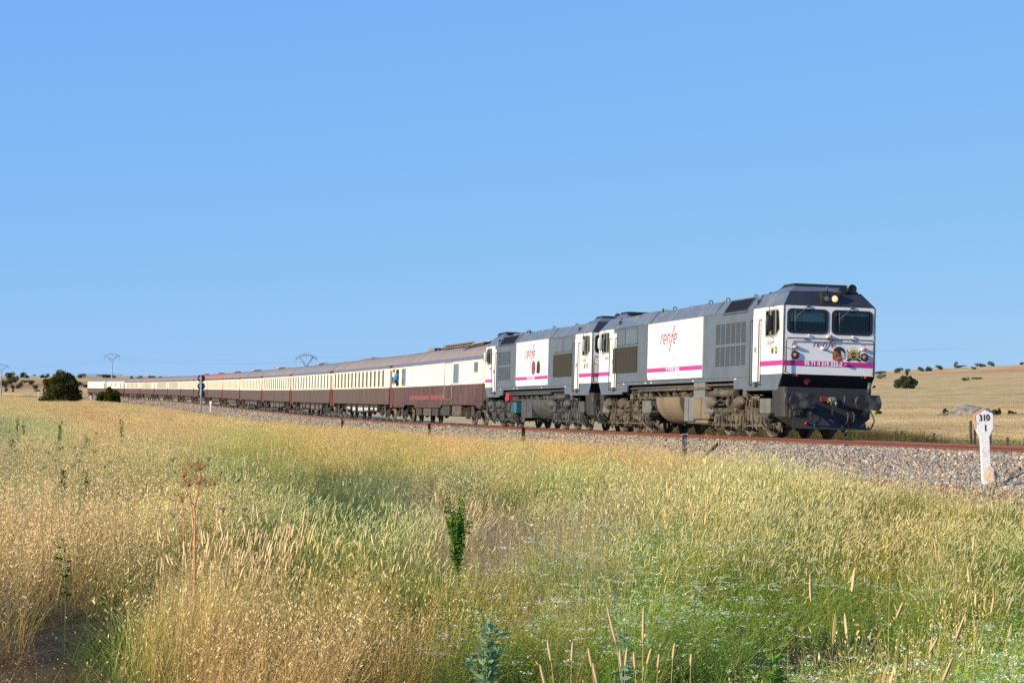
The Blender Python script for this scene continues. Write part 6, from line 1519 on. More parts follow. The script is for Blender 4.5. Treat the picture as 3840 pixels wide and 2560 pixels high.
META = {'tallfox': ('tall_foxtail_grass', 'tall golden grass with thick pinkish tan upright heads right of the dried plant', 'grass'), 'oat': ('wild_oats', 'dry tan wild oat grass with pale hanging spikelets', 'dry grass'), 'straw': ('golden_grass', 'fine golden seeding grass along the railway and far field', 'dry grass'),
        'foxtail': ('foxtail_grass', 'yellow green grass with pale upright cylindrical heads', 'grass'), 'feather': ('flowering_herbs', 'feathery green herbs dotted with small white flowers', 'wildflowers'),
        'rush': ('blue_green_rushes', 'blue green wind bent rushes in the middle of the field', 'grass'), 'dead': ('dead_brown_weeds', 'tangled dead brown grass at the lower left', 'dry grass'),
        'green': ('green_grass', 'fresh green blades between the dry stems', 'grass'), 'mauve': ('grey_dry_stems', 'greyish mauve dry stems leaning left in the middle ground', 'dry grass')}
Z_ = [(860, 2030, dict(tallfox=.8, green=.2), (1, 1, .95), 1.1), (1010, 2090, dict(tallfox=.6, foxtail=.4), (1, 1, .9), 1.0), (930, 2170, dict(tallfox=.7, straw=.3), (1, .97, .9), 1.0), (1400, 2080, dict(tallfox=.35, green=.65), (.95, 1, .75), 1.0), (2250, 2470, dict(tallfox=.3, feather=.7), (1, 1, .9), 1.0),
 (3450, 2330, dict(oat=.35, feather=.65), (1, 1, .85), 1.0), (3100, 2480, dict(tallfox=.12, oat=.2, feather=.68), (1, 1, .85), 1.0), (3820, 2300, dict(tallfox=.15, feather=.85), (.95, .95, .85), 1.0),  # px, py, weights by kind, tint, height factor
 (100, 1510, dict(straw=1), (1.0, 0.98, 0.9), 1.0), (450, 1530, dict(straw=1), (1.0, 0.97, 0.9), 1.0), (350, 1570, dict(straw=.8, dead=.2), (1.02, 0.87, 0.8), 1.0), (700, 1580, dict(straw=1), (1.03, 0.94, 0.85), 1.0), (900, 1560, dict(straw=1), (1, 1, 0.9), 1.0),
 (50, 1620, dict(green=.5, feather=.4, straw=.1), (0.83, 0.92, 0.87), 1.1), (200, 1640, dict(green=.5, straw=.5), (0.85, 1, 0.9), 1.0), (400, 1620, dict(straw=1), (1, 0.92, 0.85), 1.0), (60, 1690, dict(feather=.5, oat=.5), (0.99, 0.92, 0.83), 1.0),
 (150, 1780, dict(oat=.85, green=.15), (1, 0.97, 0.9), 1.0), (500, 1740, dict(oat=.8, green=.2), (0.95, 0.97, 0.8), 1.0), (300, 1900, dict(oat=1), (1, 0.95, 0.9), 1.0), (100, 2000, dict(oat=.9, dead=.1), (1, 0.93, 0.88), 1.0), (500, 1980, dict(oat=.75, green=.25), (1, 1, 0.85), 1.0),
 (250, 2230, dict(dead=1), (.55, .5, .48), .8), (600, 2520, dict(dead=1), (.6, .55, .5), .85), (80, 2120, dict(oat=.4, dead=.6), (0.95, 0.9, 0.85), 1.0), (60, 2230, dict(dead=1), (0.5, 0.46, 0.46), .8), (150, 2330, dict(dead=1), (0.6, 0.56, 0.58), .8), (400, 2400, dict(dead=1), (0.8, 0.72, 0.7), .85), (100, 2500, dict(dead=1), (0.75, 0.68, 0.68), .9), (650, 2430, dict(dead=.7, straw=.3), (1.05, 0.92, 0.85), .9), (420, 2530, dict(dead=1), (0.55, 0.5, 0.5), .8),
 (500, 2170, dict(green=.8, oat=.2), (0.6, 0.8, 0.6), .85), (520, 2290, dict(green=.8, oat=.2), (0.8, 1, 0.8), .85), (300, 2180, dict(green=.3, dead=.4, oat=.3), (0.8, 0.8, 0.7), .9), (750, 2250, dict(straw=.6, oat=.4), (1, 0.95, 0.85), 1.0), (850, 2400, dict(straw=.6, oat=.4), (1.1, 0.93, 0.85), .9), (950, 2520, dict(straw=.8, dead=.2), (1.1, 0.9, 0.75), .85),
 (900, 1690, dict(straw=.5, green=.5), (0.85, 1, 0.7), 1.0), (1100, 1720, dict(green=.5, straw=.5), (0.85, 0.95, 0.6), 1.0), (1500, 1730, dict(green=.4, straw=.6), (0.9, 0.95, 0.65), 1.0), (1250, 1640, dict(straw=1), (1.05, 0.95, 0.8), 1.0), (1700, 1670, dict(straw=1), (1.08, 0.95, 0.82), 1.0), (2100, 1680, dict(straw=1), (1.12, 0.95, 0.78), 1.1), (2450, 1720, dict(straw=.6, mauve=.4), (1.1, 1, 0.9), 1.1), (2000, 1740, dict(straw=.5, foxtail=.5), (1, 1, 0.8), 1.0),
 (900, 1750, dict(rush=.3, green=.7), (0.6, 0.85, 0.6), 1.0), (1050, 1790, dict(rush=.8, green=.2), (.85, .95, .8), 1.1), (1200, 1815, dict(rush=1), (.62, .66, .52), 1.1), (1400, 1790, dict(rush=.8, green=.2), (.9, 1, .8), 1.1), (1700, 1800, dict(rush=.5, foxtail=.5), (0.8, 1, 0.85), 1.0), (2100, 1800, dict(foxtail=.8, green=.2), (0.9, 1.05, 0.8), 1.0),
 (1550, 1860, dict(mauve=.6, rush=.4), (1, 0.95, 0.95), 1.0), (1750, 1900, dict(mauve=1), (1.05, 0.95, 0.95), 1.1), (1950, 1950, dict(mauve=1), (1, 0.95, 0.92), 1.0), (2250, 1900, dict(mauve=.6, foxtail=.4), (1, 1, 0.95), 1.0),
 (800, 1830, dict(oat=.5, foxtail=.5), (1, 1, 0.85), 1.0), (1000, 1880, dict(foxtail=.8, green=.2), (0.9, 1.02, 0.8), 1.0), (1300, 1900, dict(foxtail=.8, green=.2), (0.85, 1.05, 0.8), 1.1), (1500, 1970, dict(foxtail=1), (0.95, 1.05, 0.85), 1.1), (850, 1980, dict(foxtail=.5, oat=.5), (1.05, 0.98, 0.8), 1.1), (1150, 2030, dict(foxtail=.5, green=.5), (0.95, 0.95, 0.6), 1.0), (1300, 2120, dict(straw=.4, green=.6), (0.85, 0.85, 0.5), .9), (1600, 2120, dict(green=.4, foxtail=.4, straw=.2), (0.95, 1, 0.65), 1.0),
 (1050, 2200, dict(green=.5, oat=.3, straw=.2), (0.8, 0.8, 0.6), .9), (1200, 2330, dict(oat=.6, straw=.4), (1, 0.93, 0.85), .9), (1380, 2250, dict(oat=.5, straw=.3, green=.2), (1.05, 0.95, 0.8), 1.0), (1300, 2480, dict(straw=.7, dead=.3), (1.15, 0.92, 0.75), .85), (1550, 2420, dict(straw=.5, green=.3, feather=.2), (1.16, 0.89, 0.69), .9), (1700, 2250, dict(feather=.6, straw=.3, green=.1), (1.1, 0.99, 0.78), 1.0),
 (1850, 2120, dict(feather=.7, straw=.3), (1.1, 0.99, 0.78), 1.0), (2200, 2080, dict(feather=.7, mauve=.2, foxtail=.1), (1.04, 1.02, 0.83), 1.0), (2600, 2000, dict(feather=.7, foxtail=.3), (1.08, 1.02, 0.78), 1.0), (2300, 2250, dict(feather=.95, straw=.05), (0.99, 1.02, 0.78), 1.0), (2700, 2200, dict(feather=1), (0.99, 1.02, 0.74), 1.0), (2900, 2050, dict(feather=.6, foxtail=.4), (1.1, 1.02, 0.78), 1.0), (3200, 2200, dict(feather=1), (0.97, 1.02, 0.75), 1.0), (3600, 2250, dict(feather=1), (0.97, 1.02, 0.78), 1.0),
 (2000, 2420, dict(feather=.7, straw=.3), (1.04, 0.97, 0.74), 1.0), (2500, 2400, dict(feather=1), (0.94, 0.99, 0.72), 1.0), (3000, 2400, dict(feather=1), (0.9, 0.97, 0.69), 1.0), (3500, 2450, dict(feather=1), (0.94, 1.02, 0.74), 1.0), (2300, 2520, dict(feather=.5, straw=.3, green=.2), (1.04, 0.87, 0.64), .9), (2800, 2530, dict(feather=.8, straw=.2), (0.99, 0.92, 0.69), .95), (3780, 2500, dict(feather=1), (0.99, 1.02, 0.78), 1.0),
 (2300, 1790, dict(foxtail=.8, straw=.2), (1, 1.05, 0.85), 1.0), (2600, 1830, dict(foxtail=1), (1, 1.05, 0.85), 1.0), (2850, 1880, dict(foxtail=1), (1.0, 1.05, 0.88), 1.0), (3150, 1870, dict(foxtail=.9, straw=.1), (1.08, 1.05, 0.9), .9), (3500, 1890, dict(foxtail=.9, straw=.1), (1.1, 1.05, 0.92), .85), (3800, 1930, dict(foxtail=1), (1.05, 1.05, 0.88), .9), (3400, 1990, dict(foxtail=.8, feather=.2), (1.1, 1.02, 0.78), 1.0), (3780, 2060, dict(foxtail=.6, green=.4), (0.8, 0.95, 0.7), 1.0), (3800, 2150, dict(green=.7, foxtail=.3), (0.5, 0.65, 0.45), .8), (3500, 2080, dict(foxtail=.4, feather=.6), (1.04, 0.99, 0.78), 1.0)]
ZP = np.array([(a[0], a[1] * 1.7) for a in Z_], float); ZW = np.array([[a[2].get(k, 0) for k in KINDS] for a in Z_]); ZT_ = np.array([a[3] for a in Z_]); ZH = np.array([a[4] for a in Z_])
ZW[:, 0] += .04; ZW[:, 1] += .07; ZW[:, 8] += .007; ZW[:, 6] += .03
def zones(X, D, canopy):
    """what grows at a place of the field (the places were read off the photograph once, through its own perspective)"""
    ze = ground_e(X, D) + canopy; px = 1920 + F * X / D; py = np.clip(1465 - F * ze / D, 1490, 2560)
    jx = 55 * np.sin(X * 1.7 + D * .9) + 45 * np.sin(X * 4.1 - D * 1.9) + rng.normal(size=len(X)) * 22; jy = 22 * np.sin(X * 1.3 + D * .7 + 2) + 16 * np.sin(X * 3.7 + D * 2.3) + rng.normal(size=len(X)) * 9
    px = px + jx; py = py + jy * np.clip((py - 1480) / 300, .1, 1)
    d2 = (px[:, None] - ZP[None, :, 0]) ** 2 + (py[:, None] * 1.7 - ZP[None, :, 1]) ** 2 + 900; w = d2 ** -3.2; w /= w.sum(1)[:, None]
    return w @ ZW, w @ ZT_, w @ ZH
def gn_scatter(name, pts, attrs, coll, align_scale=True):
    me = bpy.data.meshes.new(name); me.vertices.add(len(pts)); me.vertices.foreach_set('co', np.ascontiguousarray(pts, dtype=np.float32).ravel())
    for an, (ty, data) in attrs.items():
        a = me.attributes.new(an, ty, 'POINT'); a.data.foreach_set('vector' if ty == 'FLOAT_VECTOR' else 'value', np.ascontiguousarray(data, dtype=np.int32 if ty == 'INT' else np.float32).ravel())
    o = bpy.data.objects.new(name, me); COL.objects.link(o)
    ng = bpy.data.node_groups.new(name, 'GeometryNodeTree'); ng.interface.new_socket('Geometry', in_out='INPUT', socket_type='NodeSocketGeometry'); ng.interface.new_socket('Geometry', in_out='OUTPUT', socket_type='NodeSocketGeometry')
    N = ng.nodes; gi = N.new('NodeGroupInput'); go = N.new('NodeGroupOutput'); ci = N.new('GeometryNodeCollectionInfo'); ci.inputs['Collection'].default_value = coll; ci.inputs['Separate Children'].default_value = True; ci.inputs['Reset Children'].default_value = True
    ip = N.new('GeometryNodeInstanceOnPoints'); ip.inputs['Pick Instance'].default_value = True
    def na(nm, ty):
        q = N.new('GeometryNodeInputNamedAttribute'); q.data_type = ty; q.inputs['Name'].default_value = nm; return q.outputs[0]
    ng.links.new(gi.outputs[0], ip.inputs['Points']); ng.links.new(ci.outputs[0], ip.inputs['Instance']); ng.links.new(na('idx', 'INT'), ip.inputs['Instance Index'])
    er = N.new('FunctionNodeEulerToRotation'); ng.links.new(na('rot', 'FLOAT_VECTOR'), er.inputs[0]); ng.links.new(er.outputs[0], ip.inputs['Rotation']); ng.links.new(na('scl', 'FLOAT_VECTOR'), ip.inputs['Scale']); ng.links.new(ip.outputs[0], go.inputs[0])
    md = o.modifiers.new('scatter', 'NODES'); md.node_group = ng
    return o
# candidate places, three distance bands
def band(D0, D1, dens, amin, amax, fn=None):
    n_try = 0; out = []
    A = (amax - amin) * (D1 ** 2 - D0 ** 2) / 2; n = int(A * dens)
    D = np.sqrt(D0 ** 2 + (D1 ** 2 - D0 ** 2) * rng.random(n)); a = amin + (amax - amin) * rng.random(n); return a * D, D
cand = []
for lod, D0, D1, dens in ((0, 5.6, 22, 18), (1, 22, 46, 9), (1, 46, 80, 9), (2, 80, 200, 2.6), (2, 200, 490, 1.5)):
    X, D = band(D0, D1, dens, -.36 if D0 < 60 else -.30, .33 if D0 < 60 else .30)
    u = off_track(X, D); lim = np.interp(D, [0, 36, 44, 56, 80, 120, 600], [8.6, 8.4, 7.0, 5.6, 6.1, 7.2, 7.6]) + rng.normal(size=len(D)) * .35 + .7 * np.sin(D * .33) * np.clip(D / 60, 0, 1)
    k = (u > lim); X, D, u, lim = X[k], D[k], u[k], lim[k]; cand.append((lod, X, D, u - lim))
scat = {k: [] for k in KINDS}
for lod, X, D, e in cand:
    Wt, Ti, Hh = zones(X, D, .55); n = len(X)
    cs = np.cumsum(Wt, 1); cs /= cs[:, -1:]; pick = (rng.random(n)[:, None] > cs).sum(1); pick = np.clip(pick, 0, 8)
    pn = .5 + .25 * np.sin(X * 1.9 + 1.7 * np.sin(D * .75)) * np.sin(D * 1.1 + X * .6) + .25 * np.sin(X * .7 + 1.3 * np.sin(D * .3) + 1) * np.sin(D * .45 - X * .4)
    sc = Hh * (.84 + .36 * rng.random(n) ** 2) * (.66 + .62 * pn) * np.where(D > 46, np.clip(.38 + e * .13, .38, 1), np.clip(.45 + e * .35, .45, 1))
    ti = Ti * (1 + .12 * rng.normal(size=(n, 1))) * (.88 + .24 * pn[:, None])
    gap = (pn < .36) & (rng.random(n) < .86) & (D < 60)
    for j, kd in enumerate(KINDS):
        m = (pick == j) & ~gap
        if m.any(): scat[kd].append((lod, X[m], D[m], sc[m], ti[m]))
# beyond the line: shorter yellowish grass in the hollow, dark weeds along the fence
X, D = band(58, 270, 1.15, .145, .30); u = off_track(X, D); k = u < -5.5; X, D = X[k], D[k]
scat['straw'].append((2, X, D, .38 + .12 * rng.random(len(X)), np.clip(np.array([[.86, .86, 1.05]]) * (1 + .1 * rng.normal(size=(len(X), 1))) + .12 * np.sin(D * .12)[:, None], .2, 1.4)))
X, D = band(58, 130, .9, -.12, .16); u = off_track(X, D); k = (u < -5.5) & (u > -40); X, D = X[k], D[k]
X2, D2 = band(62, 150, 1.5, .145, .30); u2 = off_track(X2, D2); k2 = (u2 < -10) & (u2 > -27 - 4 * np.sin(D2 * .2)); X2, D2 = X2[k2], D2[k2]; scat['green'].append((2, X2, D2, .5 + .3 * rng.random(len(X2)), np.array([[1.1, .85, .8]]) * (1 + .12 * rng.normal(size=(len(X2), 1)))))
scat['straw'].append((2, X, D, .45 + .1 * rng.random(len(X)), np.array([[.74, .76, .85]]) * (1 + .1 * rng.normal(size=(len(X), 1)))))
n = 900; D = 78 + 45 * rng.random(n); uu = -17.5 + rng.normal(size=n) * 1.3; X = Xc(D) - uu * np.cos(Thc(D)); a_ = X / D; k = (rng.random(n) < np.where(a_ > .202, .08, .75))
X, D = X[k], D[k]; scat['dead'].append((2, X, D, 1.6 + 1.3 * rng.random(len(X)), np.tile([[.42, .50, .34]], (len(X), 1))))
for ki, kd in enumerate(KINDS):
    coll = bpy.data.collections.new('proto_' + kd); nv = 3
    for lod in range(3):
        for v_ in range(nv):
            me = species(kd, lod, 100 * ki + 10 * lod + v_); me.name = '%s_%d%d' % (kd, lod, v_); po = bpy.data.objects.new('%s_%d%d' % (kd, lod, v_), me); coll.objects.link(po)
    P, I, Rr, Sc, Ti = [], [], [], [], []
    for lod, X, D, sc, ti in scat[kd]:
        n = len(X); P.append(np.stack([X, D, ground_e(X, D) + EYE - .02], 1)); I.append(lod * nv + rng.integers(0, nv, n))
        Rr.append(np.stack([rng.normal(size=n) * .04, rng.normal(size=n) * .04, rng.normal(size=n) * .5], 1)); Sc.append(np.stack([.9 + .25 * rng.random(n)] * 2 + [sc], 1)); Ti.append(ti)
    o = gn_scatter(META[kd][0], np.concatenate(P), {'idx': ('INT', np.concatenate(I)), 'rot': ('FLOAT_VECTOR', np.concatenate(Rr)), 'scl': ('FLOAT_VECTOR', np.concatenate(Sc)), 'tint': ('FLOAT_VECTOR', np.clip(np.concatenate(Ti), .05, 1.6))}, coll)
    tag(o, META[kd][1], META[kd][2], kind='stuff')

# ------------------------------------------------------------------ ballast stones
coll = bpy.data.collections.new('proto_stone')
sm = bpy.data.materials.new('ballast_stone'); sm.use_nodes = True; n_ = sm.node_tree; p_ = n_.nodes['Principled BSDF']; p_.inputs['Roughness'].default_value = .85; p_.inputs['Specular IOR Level'].default_value = .3
a_ = n_.nodes.new('ShaderNodeAttribute'); a_.attribute_type = 'INSTANCER'; a_.attribute_name = 'tint'; n_.links.new(a_.outputs['Vector'], p_.inputs['Base Color'])
for v_ in range(8):
    rn = random.Random(v_); bm = bmesh.new(); vs = [bm.verts.new((rn.gauss(0, 1), rn.gauss(0, 1), rn.gauss(0, .7))) for _ in range(11)]
    for q in vs: q.co = q.co.normalized() * rn.uniform(.75, 1.0); q.co.z *= .7
    bmesh.ops.convex_hull(bm, input=vs); me = bpy.data.meshes.new('stone_%d' % v_); bm.to_mesh(me); bm.free(); me.materials.append(sm); po = bpy.data.objects.new('stone_%d' % v_, me); coll.objects.link(po)
P, Sz, Tn = [], [], []
for D0, D1, dens, s0 in ((30, 62, 400, .037), (62, 100, 260, .040), (100, 180, 130, .05), (180, 330, 45, .075), (330, 480, 18, .11)):
    for u0, u1, dk in ((.95, 8.8, 1.0), (-.75, .75, .25)):
        n = int((D1 - D0) / math.cos(.22) * (u1 - u0) * dens * dk); D = D0 + (D1 - D0) * rng.random(n); u = u0 + (u1 - u0) * rng.random(n)
        if u1 > 2:
            lim = np.interp(D, [0, 36, 44, 56, 80, 600], [8.8, 8.6, 7.4, 6.6, 6.8, 7.2]); k = u < lim; D, u = D[k], u[k]; n = len(D)
        th = Thc(D); X = Xc(D) - u * np.cos(th); Y = D - u * np.sin(th); z = np.maximum(bed_e(np.minimum(u, 6.4), D), np.where(u > 4.5, ground_e(X, Y), -99))
        vis = (X / Y > -.28) & (X / Y < .30); X, Y, z, u, D = X[vis], Y[vis], z[vis], u[vis], D[vis]; n = len(X)
        P.append(np.stack([X, Y, z + EYE + s0 * .25 * rng.random(n)], 1)); Sz.append(s0 * np.exp(rng.normal(size=n) * .28))
        pal = .86 * np.array([(.30, .265, .215), (.40, .35, .28), (.19, .18, .16), (.50, .385, .245), (.56, .48, .38), (.40, .22, .12), (.28, .10, .06), (.10, .095, .085)]); lowred = np.clip((u - 3.7) / 1.3, 0, 1) * np.where(D < 52, .95, .45 + .45 * np.sin(D * .16 + 1.2)) 
        pr = np.array([.26, .24, .14, .17, .07, .06, .02, .04]); c = rng.choice(8, n, p=pr / pr.sum()); red = rng.random(n) < lowred * .62; c = np.where(red, rng.choice([5, 6, 3, 7], n, p=[.36, .34, .14, .16]), c)
        Tn.append(pal[c] * (1 + .15 * rng.normal(size=(n, 1))))
P = np.concatenate(P); Sz = np.concatenate(Sz); Tn = np.concatenate(Tn); n = len(P)
o = gn_scatter('ballast_stones', P, {'idx': ('INT', rng.integers(0, 8, n)), 'rot': ('FLOAT_VECTOR', rng.random((n, 3)) * 6.28), 'scl': ('FLOAT_VECTOR', np.stack([Sz] * 3, 1)), 'tint': ('FLOAT_VECTOR', np.clip(Tn, .02, .9))}, coll)
tag(o, 'grey, tan and rusty ballast stones heaped beside the rails', 'gravel', kind='stuff')
print('SCATTER', n, {k: sum(len(q[1]) for q in scat[k]) for k in KINDS})

# ------------------------------------------------------------------ single plants standing out of the meadow
def pmat(name, c, c2=None): return mat(name, c, .8, c2=c2, nscale=30, spec=.2)
stm = pmat('dried_stem', (.56, .235, .125), (.48, .26, .09)); umb = pmat('dried_umbel', (.30, .085, .04), (.20, .07, .04))
def ray_umbel(g, c, d, L_, n, rn, r=.0011, sub=7):
    c = Vector(c); d = Vector(d).normalized(); u = d.orthogonal().normalized(); w = d.cross(u)
    for k in range(n):
        a = rn.uniform(0, 6.28); sp_ = rn.uniform(.2, 1.25); q = c + (d * math.cos(sp_) + (u * math.cos(a) + w * math.sin(a)) * math.sin(sp_)) * L_ * rn.uniform(.7, 1.1)
        g.tube([c, c.lerp(q, .5) + d * L_ * .06, q], [r * 1.3, r, r * .8], 3, caps=False, sm=False)
        for j in range(sub):
            v = Vector((rn.gauss(0, 1), rn.gauss(0, 1), rn.gauss(0, 1))).normalized() * L_ * .28; g.tube([q, q + v + (q - c) * .1], r * .6, 3, caps=False, sm=False)
def fennel():
    D = 13.0; X = (733 - 1920) / F * D; z0 = EYE - .914; s_ = .000536
    zg = gz(X, D); t = empty('dried_fennel', (X, D, zg), (0, 0, 0), 'tall dried reddish umbel plant with forked pink stems, standing in the oats at the left', 'dried plant')
    def P(u, v, dy=0): return ((u - 425) * s_, dy, (z0 - zg) + (890 - v) * s_)
    lines = [([(428, 2400), (428, 890), (432, 700), (415, 575), (440, 500), (462, 400), (470, 310), (490, 150)], .0068, 0), ([(415, 575), (365, 470), (310, 370), (292, 230)], .0036, .01), ([(430, 705), (480, 650), (560, 530), (630, 400), (665, 330)], .0036, -.01),
             ([(408, 2400), (412, 870), (385, 600), (365, 450), (362, 340)], .0042, .02), ([(365, 330), (395, 240), (435, 160)], .002, .02), ([(350, 2400), (325, 860), (295, 690), (280, 525)], .0045, -.02), ([(290, 690), (210, 600), (140, 490)], .0016, -.02)]
    g = MB()
    for pts, r, dy in lines: g.tube([P(u, v, dy) for u, v in pts], [r * (1 - .45 * i / (len(pts) - 1)) for i in range(len(pts))], 7)
    g.build('stem', stm, t); rn = random.Random(4)
    for (u, v), n in (((490, 140), 30), ((292, 225), 26), ((362, 335), 30), ((665, 320), 26), ((472, 312), 26), ((280, 520), 24), ((435, 155), 18), ((140, 485), 8), ((560, 330), 14), ((380, 110), 14)):
        g = MB(); ray_umbel(g, P(u, v), (rn.uniform(-.3, .3), -.1, 1), .062, n, rn, .0006, 4); g.build('umbel', umb, t)
fennel()
lfm = leaf_mat('ragwort_leaf', (.07, .16, .02), (.14, .26, .035), .3); yl = pmat('yellow_flower', (.75, .48, .01)); gst = pmat('green_stem', (.16, .25, .07)); wl = leaf_mat('glaucous_leaf', (.17, .27, .14), (.28, .40, .22), .3)
def leafy(name, px, pytop, D, wd, label, m, seed, branches=6, flowers=True, leaf=.013, nl=60, cat='wild plant', group=None):
    X = (px - 1920) / F * D; zg = gz(X, D); zt = (1465 - pytop) * D / F + EYE; h = zt - zg; t = empty(name, (X, D, zg), (0, 0, 0), label, cat, group); rn = random.Random(seed); r = np.random.default_rng(seed)
    g = MB(); tips = []; cen = []
    for k in range(branches):
        a = rn.uniform(0, 6.28); q = wd * rn.uniform(.1, .55); hh = h * rn.uniform(.8, 1.0) if k else h; b0 = h * rn.uniform(.45, .62)
        p = [(0, 0, 0 if k == 0 else b0 * .98), (math.cos(a) * q * .4, math.sin(a) * q * .4, b0 + (hh - b0) * .45), (math.cos(a) * q, math.sin(a) * q, hh)]
        if k == 0: p = [(0, 0, 0), (0.003, 0, h * .5), (math.cos(a) * q * .3, 0, h)]
        g.tube(p, [.003, .0022, .0014], 5); tips.append(p[-1])
        for j in range(nl // branches * 2): w = r.random(); A = np.array(p[1]); B = np.array(p[2]); C_ = np.array(p[0]); c = (C_ * (1 - 2 * w) + A * 2 * w) if w < .5 else (A * (2 - 2 * w) + B * (2 * w - 1)); cen.append(c + r.normal(size=3) * wd * .06)
    g.build('stem', gst, t); cen = np.array(cen); k = len(cen)
    d = r.normal(size=(k, 3)); d[:, 2] = np.abs(d[:, 2]) * .6; d /= np.linalg.norm(d, axis=1)[:, None]; a = np.cross(d, r.normal(size=(k, 3))); a /= np.linalg.norm(a, axis=1)[:, None]; l = leaf * (1 + r.random(k))[:, None]
    v = np.stack([cen, cen + d * l + a * l * .35, cen + d * l * 2, cen + d * l - a * l * .35], 1).reshape(-1, 3); o = bpy.data.objects.new('leaves', raw_mesh('leaves', v, np.arange(4 * k).reshape(-1, 4), 4, m, {'lv': ('FLOAT', 'FACE', r.random(k))})); COL.objects.link(o); o.parent = t
    if flowers:
        g = MB()
        for p in tips: 
            for j in range(3): q = Vector(p) + Vector((rn.uniform(-.012, .012), rn.uniform(-.012, .012), rn.uniform(-.01, .006))); g.lathe(q, (0, 0, 1), [(0, .003), (.004, .006), (.006, .001)], 6)
        g.build('flower_heads', yl, t)
leafy('ragwort', 1716, 1852, 14.6, .17, 'bushy green plant with yellow flower heads right of the centre of the field', lfm, 3, 12, True, .011, 900)
leafy('ragwort', 1800, 1934, 14.5, .02, 'small single stemmed plant with one yellow head right of the bushy green plant', lfm, 5, 1, True, .008, 60)
leafy('wild_lettuce', 1826, 2328, 8.4, .13, 'blue green leafy plant near the bottom edge, left of the flowering herbs', wl, 7, 7, False, .016, 220)
leafy('wild_lettuce', 2325, 2492, 7.4, .12, 'blue green leafy plant cut by the bottom edge among the white flowers', wl, 8, 4, False, .016, 90)
leafy('wild_lettuce', 2340, 2300, 8.7, .08, 'small dark leafy rosette among the white flowers, above the one at the bottom edge', wl, 9, 4, False, .012, 80)
leafy('wild_lettuce', 2900, 2400, 8.0, .10, 'dark leafy plant beside the pale hanging oats at the lower right', lfm, 10, 5, False, .015, 110)
leafy('thistle', 249, 2005, 13.0, .14, 'dark thin thistle with sparse leaves in the tan oats at the left', leaf_mat('thistle_leaf', (.02, .035, .012), (.06, .09, .03), .1), 11, 4, False, .014, 36)
for i, (px, py, D, lab) in enumerate([(45, 1630, 38, 'leftmost'), (68, 1556, 60, 'tallest'), (90, 1570, 60, 'second'), (225, 1560, 48, 'lone thin'), (360, 1612, 32, 'isolated'), (456, 1565, 52, 'farther'), (325, 1628, 27, 'low'), (240, 1760, 18, 'nearer'), (318, 1765, 17, 'leafier')]):
    D = F * 1.02 / (py - 1465) if py > 1600 else D
    leafy('green_dock', px, py, D, .14, '%s dark green upright weed stalk in the dry grass at the left' % lab, leaf_mat('dock_leaf', (.04, .09, .02), (.10, .17, .04), .2), 20 + i, 4, False, .018, 90, group='upright weed stalks at the left')
whm = pmat('carrot_flower', (.66, .72, .66)); grn = pmat('carrot_green', (.17, .21, .05))
cm_ = MB()
def carrot(px, py, D, r_, label, closed=False, grp='wild carrot umbels'):
    X = (px - 1920) / F * D; zg = gz(X, D); zt = (1465 - py) * D / F + EYE; h = zt - zg; rn = random.Random(int(px * 3 + py)); t = empty('wild_carrot', (X, D, zg), (rn.uniform(-.05, .05), rn.uniform(-.08, .08), 0), label, 'wildflower', grp)
    g = MB(); g.tube([(0, 0, 0), (.01, 0, h * .6), (0, 0, h - .03)], [.0025, .002, .0016], 5)
    for k in range(14): a = k * 2.4; q = r_ * math.sqrt((k + .5) / 14); g.tube([(0, 0, h - .03), (math.cos(a) * q * .6, math.sin(a) * q * .6, h - .008), (math.cos(a) * q, math.sin(a) * q, h)], .0009, 3, caps=False)
    g.build('stem', grn, t); g = MB()
    if closed: g.lathe((0, 0, h - .035), (0, 0, 1), [(0, .003), (.006, r_ * .55), (.022, r_ * .75), (.038, r_ * .5), (.04, r_ * .25)], 10); g.build('seed_head', grn, t); return
    for k in range(70):
        a = rn.uniform(0, 6.28); q = r_ * math.sqrt(rn.random()); z = h + .006 * (1 - (q / r_) ** 2) + rn.uniform(-.002, .002); g.add([(math.cos(a) * q + math.cos(b) * .0042, math.sin(a) * q + math.sin(b) * .0042, z + rn.uniform(-.001, .001)) for b in (0, 1.26, 2.5, 3.77, 5.0)], [(0, 1, 2, 3, 4)])
    g.build('umbel', whm, t)
carrot(689, 1714, 13.6, .030, 'white domed umbel directly above the dried reddish plant, left one')
carrot(771, 1714, 13.6, .028, 'flat white umbel directly above the dried reddish plant, right one')
for i, (px, py, D) in enumerate([(40, 1614, 25), (56, 1642, 23), (48, 1682, 20), (245, 1672, 20), (108, 1680, 20), (262, 1698, 19), (280, 1690, 19), (300, 1672, 20), (235, 1718, 18), (286, 1718, 17.5), (248, 1735, 17), (128, 1742, 17), (166, 1753, 16.5), (190, 1656, 21), (360, 1686, 19), (56, 1885, 13), (790, 1893, 12), (870, 1900, 12), (870, 1858, 12.6), (640, 1922, 12), (516, 1860, 13), (452, 1724, 17), (945, 1900, 12.4)]):
    carrot(px, py, min(D, F * .96 / (py - 1465)) if py > 1620 else D, .045 if px < 400 else .032, 'flat white wild carrot umbel floating over the dry grass at the left' if px < 480 else 'flat white wild carrot umbel around the dried reddish plant', grp='wild carrot umbels at the left' if px < 480 else 'wild carrot umbels round the dried plant')
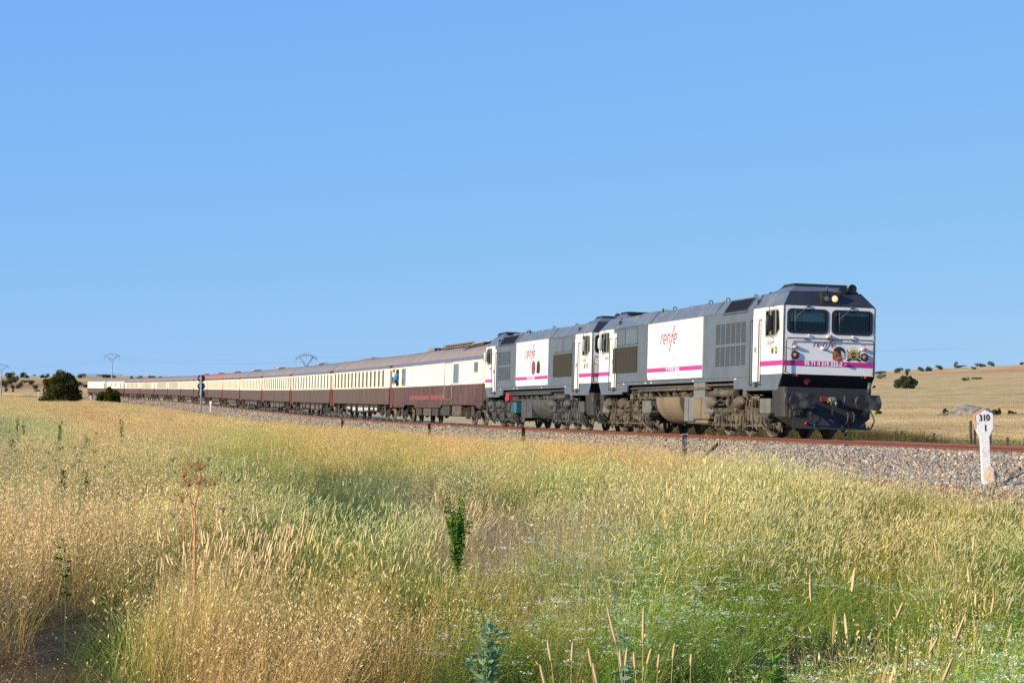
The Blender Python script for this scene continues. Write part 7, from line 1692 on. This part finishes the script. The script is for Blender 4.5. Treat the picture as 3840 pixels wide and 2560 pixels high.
for i, (px, py, D) in enumerate([(120, 1648, 20), (53, 1668, 20), (163, 1652, 20), (227, 1638, 21), (217, 1680, 19), (242, 1673, 19), (280, 1674, 19), (172, 1693, 18), (184, 1693, 18), (380, 1745, 16), (640, 1764, 14), (905, 1795, 13.5), (670, 1803, 13), (810, 1765, 13.6)]):
    carrot(px, py, F * .98 / (py - 1465), .027, 'closed green ball shaped seed head of wild carrot at the left' if px < 480 else 'closed green seed head beside the dried reddish plant', True, 'closed green seed heads at the left' if px < 480 else 'closed green seed heads near the dried plant')
# big pale foxtails near the lower edge
spm = pmat('foxtail_head', (.60, .42, .22), (.50, .33, .15)); sps = pmat('foxtail_stem', (.52, .42, .20))
fx = [(2275, 2270, 8.6, -.25, .17), (2412, 2268, 8.6, .02, .16), (2052, 2395, 8.2, -.18, .09), (2147, 2400, 8.2, .06, .085), (2205, 2425, 8.2, -.2, .08), (2322, 2430, 8.2, -.1, .075), (2350, 2425, 8.2, .1, .08), (2375, 2440, 8.2, -.08, .07), (2440, 2425, 8.2, .25, .07), (2470, 2445, 8.2, .1, .06), (2528, 2405, 8.2, .12, .07), (2590, 2445, 8.2, .05, .05), (2024, 2485, 7.9, -.25, .10), (2222, 2480, 7.9, -.2, .09)]
for i, (px, py, D, ln, l) in enumerate(fx):
    X = (px - 1920) / F * D; zg = gz(X, D); zt = (1465 - py) * D / F + EYE; h = zt - zg
    lab = 'tall pale foxtail head standing above the flowering herbs at the bottom' if i < 14 else 'thick pale foxtail head among the oats right of the dried reddish plant'
    if i == 0: lab = 'tallest left leaning foxtail above the white flowering herbs'
    if i == 1: lab = 'tall upright foxtail right of the left leaning one above the herbs'
    t = empty('foxtail_stalk', (X - ln * h * .5, D, zg), (0, 0, 0), lab, 'grass stalk', None if i < 2 else ('large foxtails at the bottom edge' if i < 14 else 'large foxtails near the dried plant'))
    q = Vector((ln * h * .5, 0, h)); d = Vector((ln, 0, 1)).normalized(); b = q - d * l
    g = MB(); g.tube([(0, 0, 0), (b.x * .35, 0, b.z * .5), tuple(b)], [.0018, .0015, .0011], 5); g.build('stem', sps, t)
    g = MB(); g.tube([b, b + d * l * .15, b + d * l * .5, b + d * l * .85, q], [.0025, .0055, .006, .0045, .0015], 7); g.build('seed_head', spm, t)
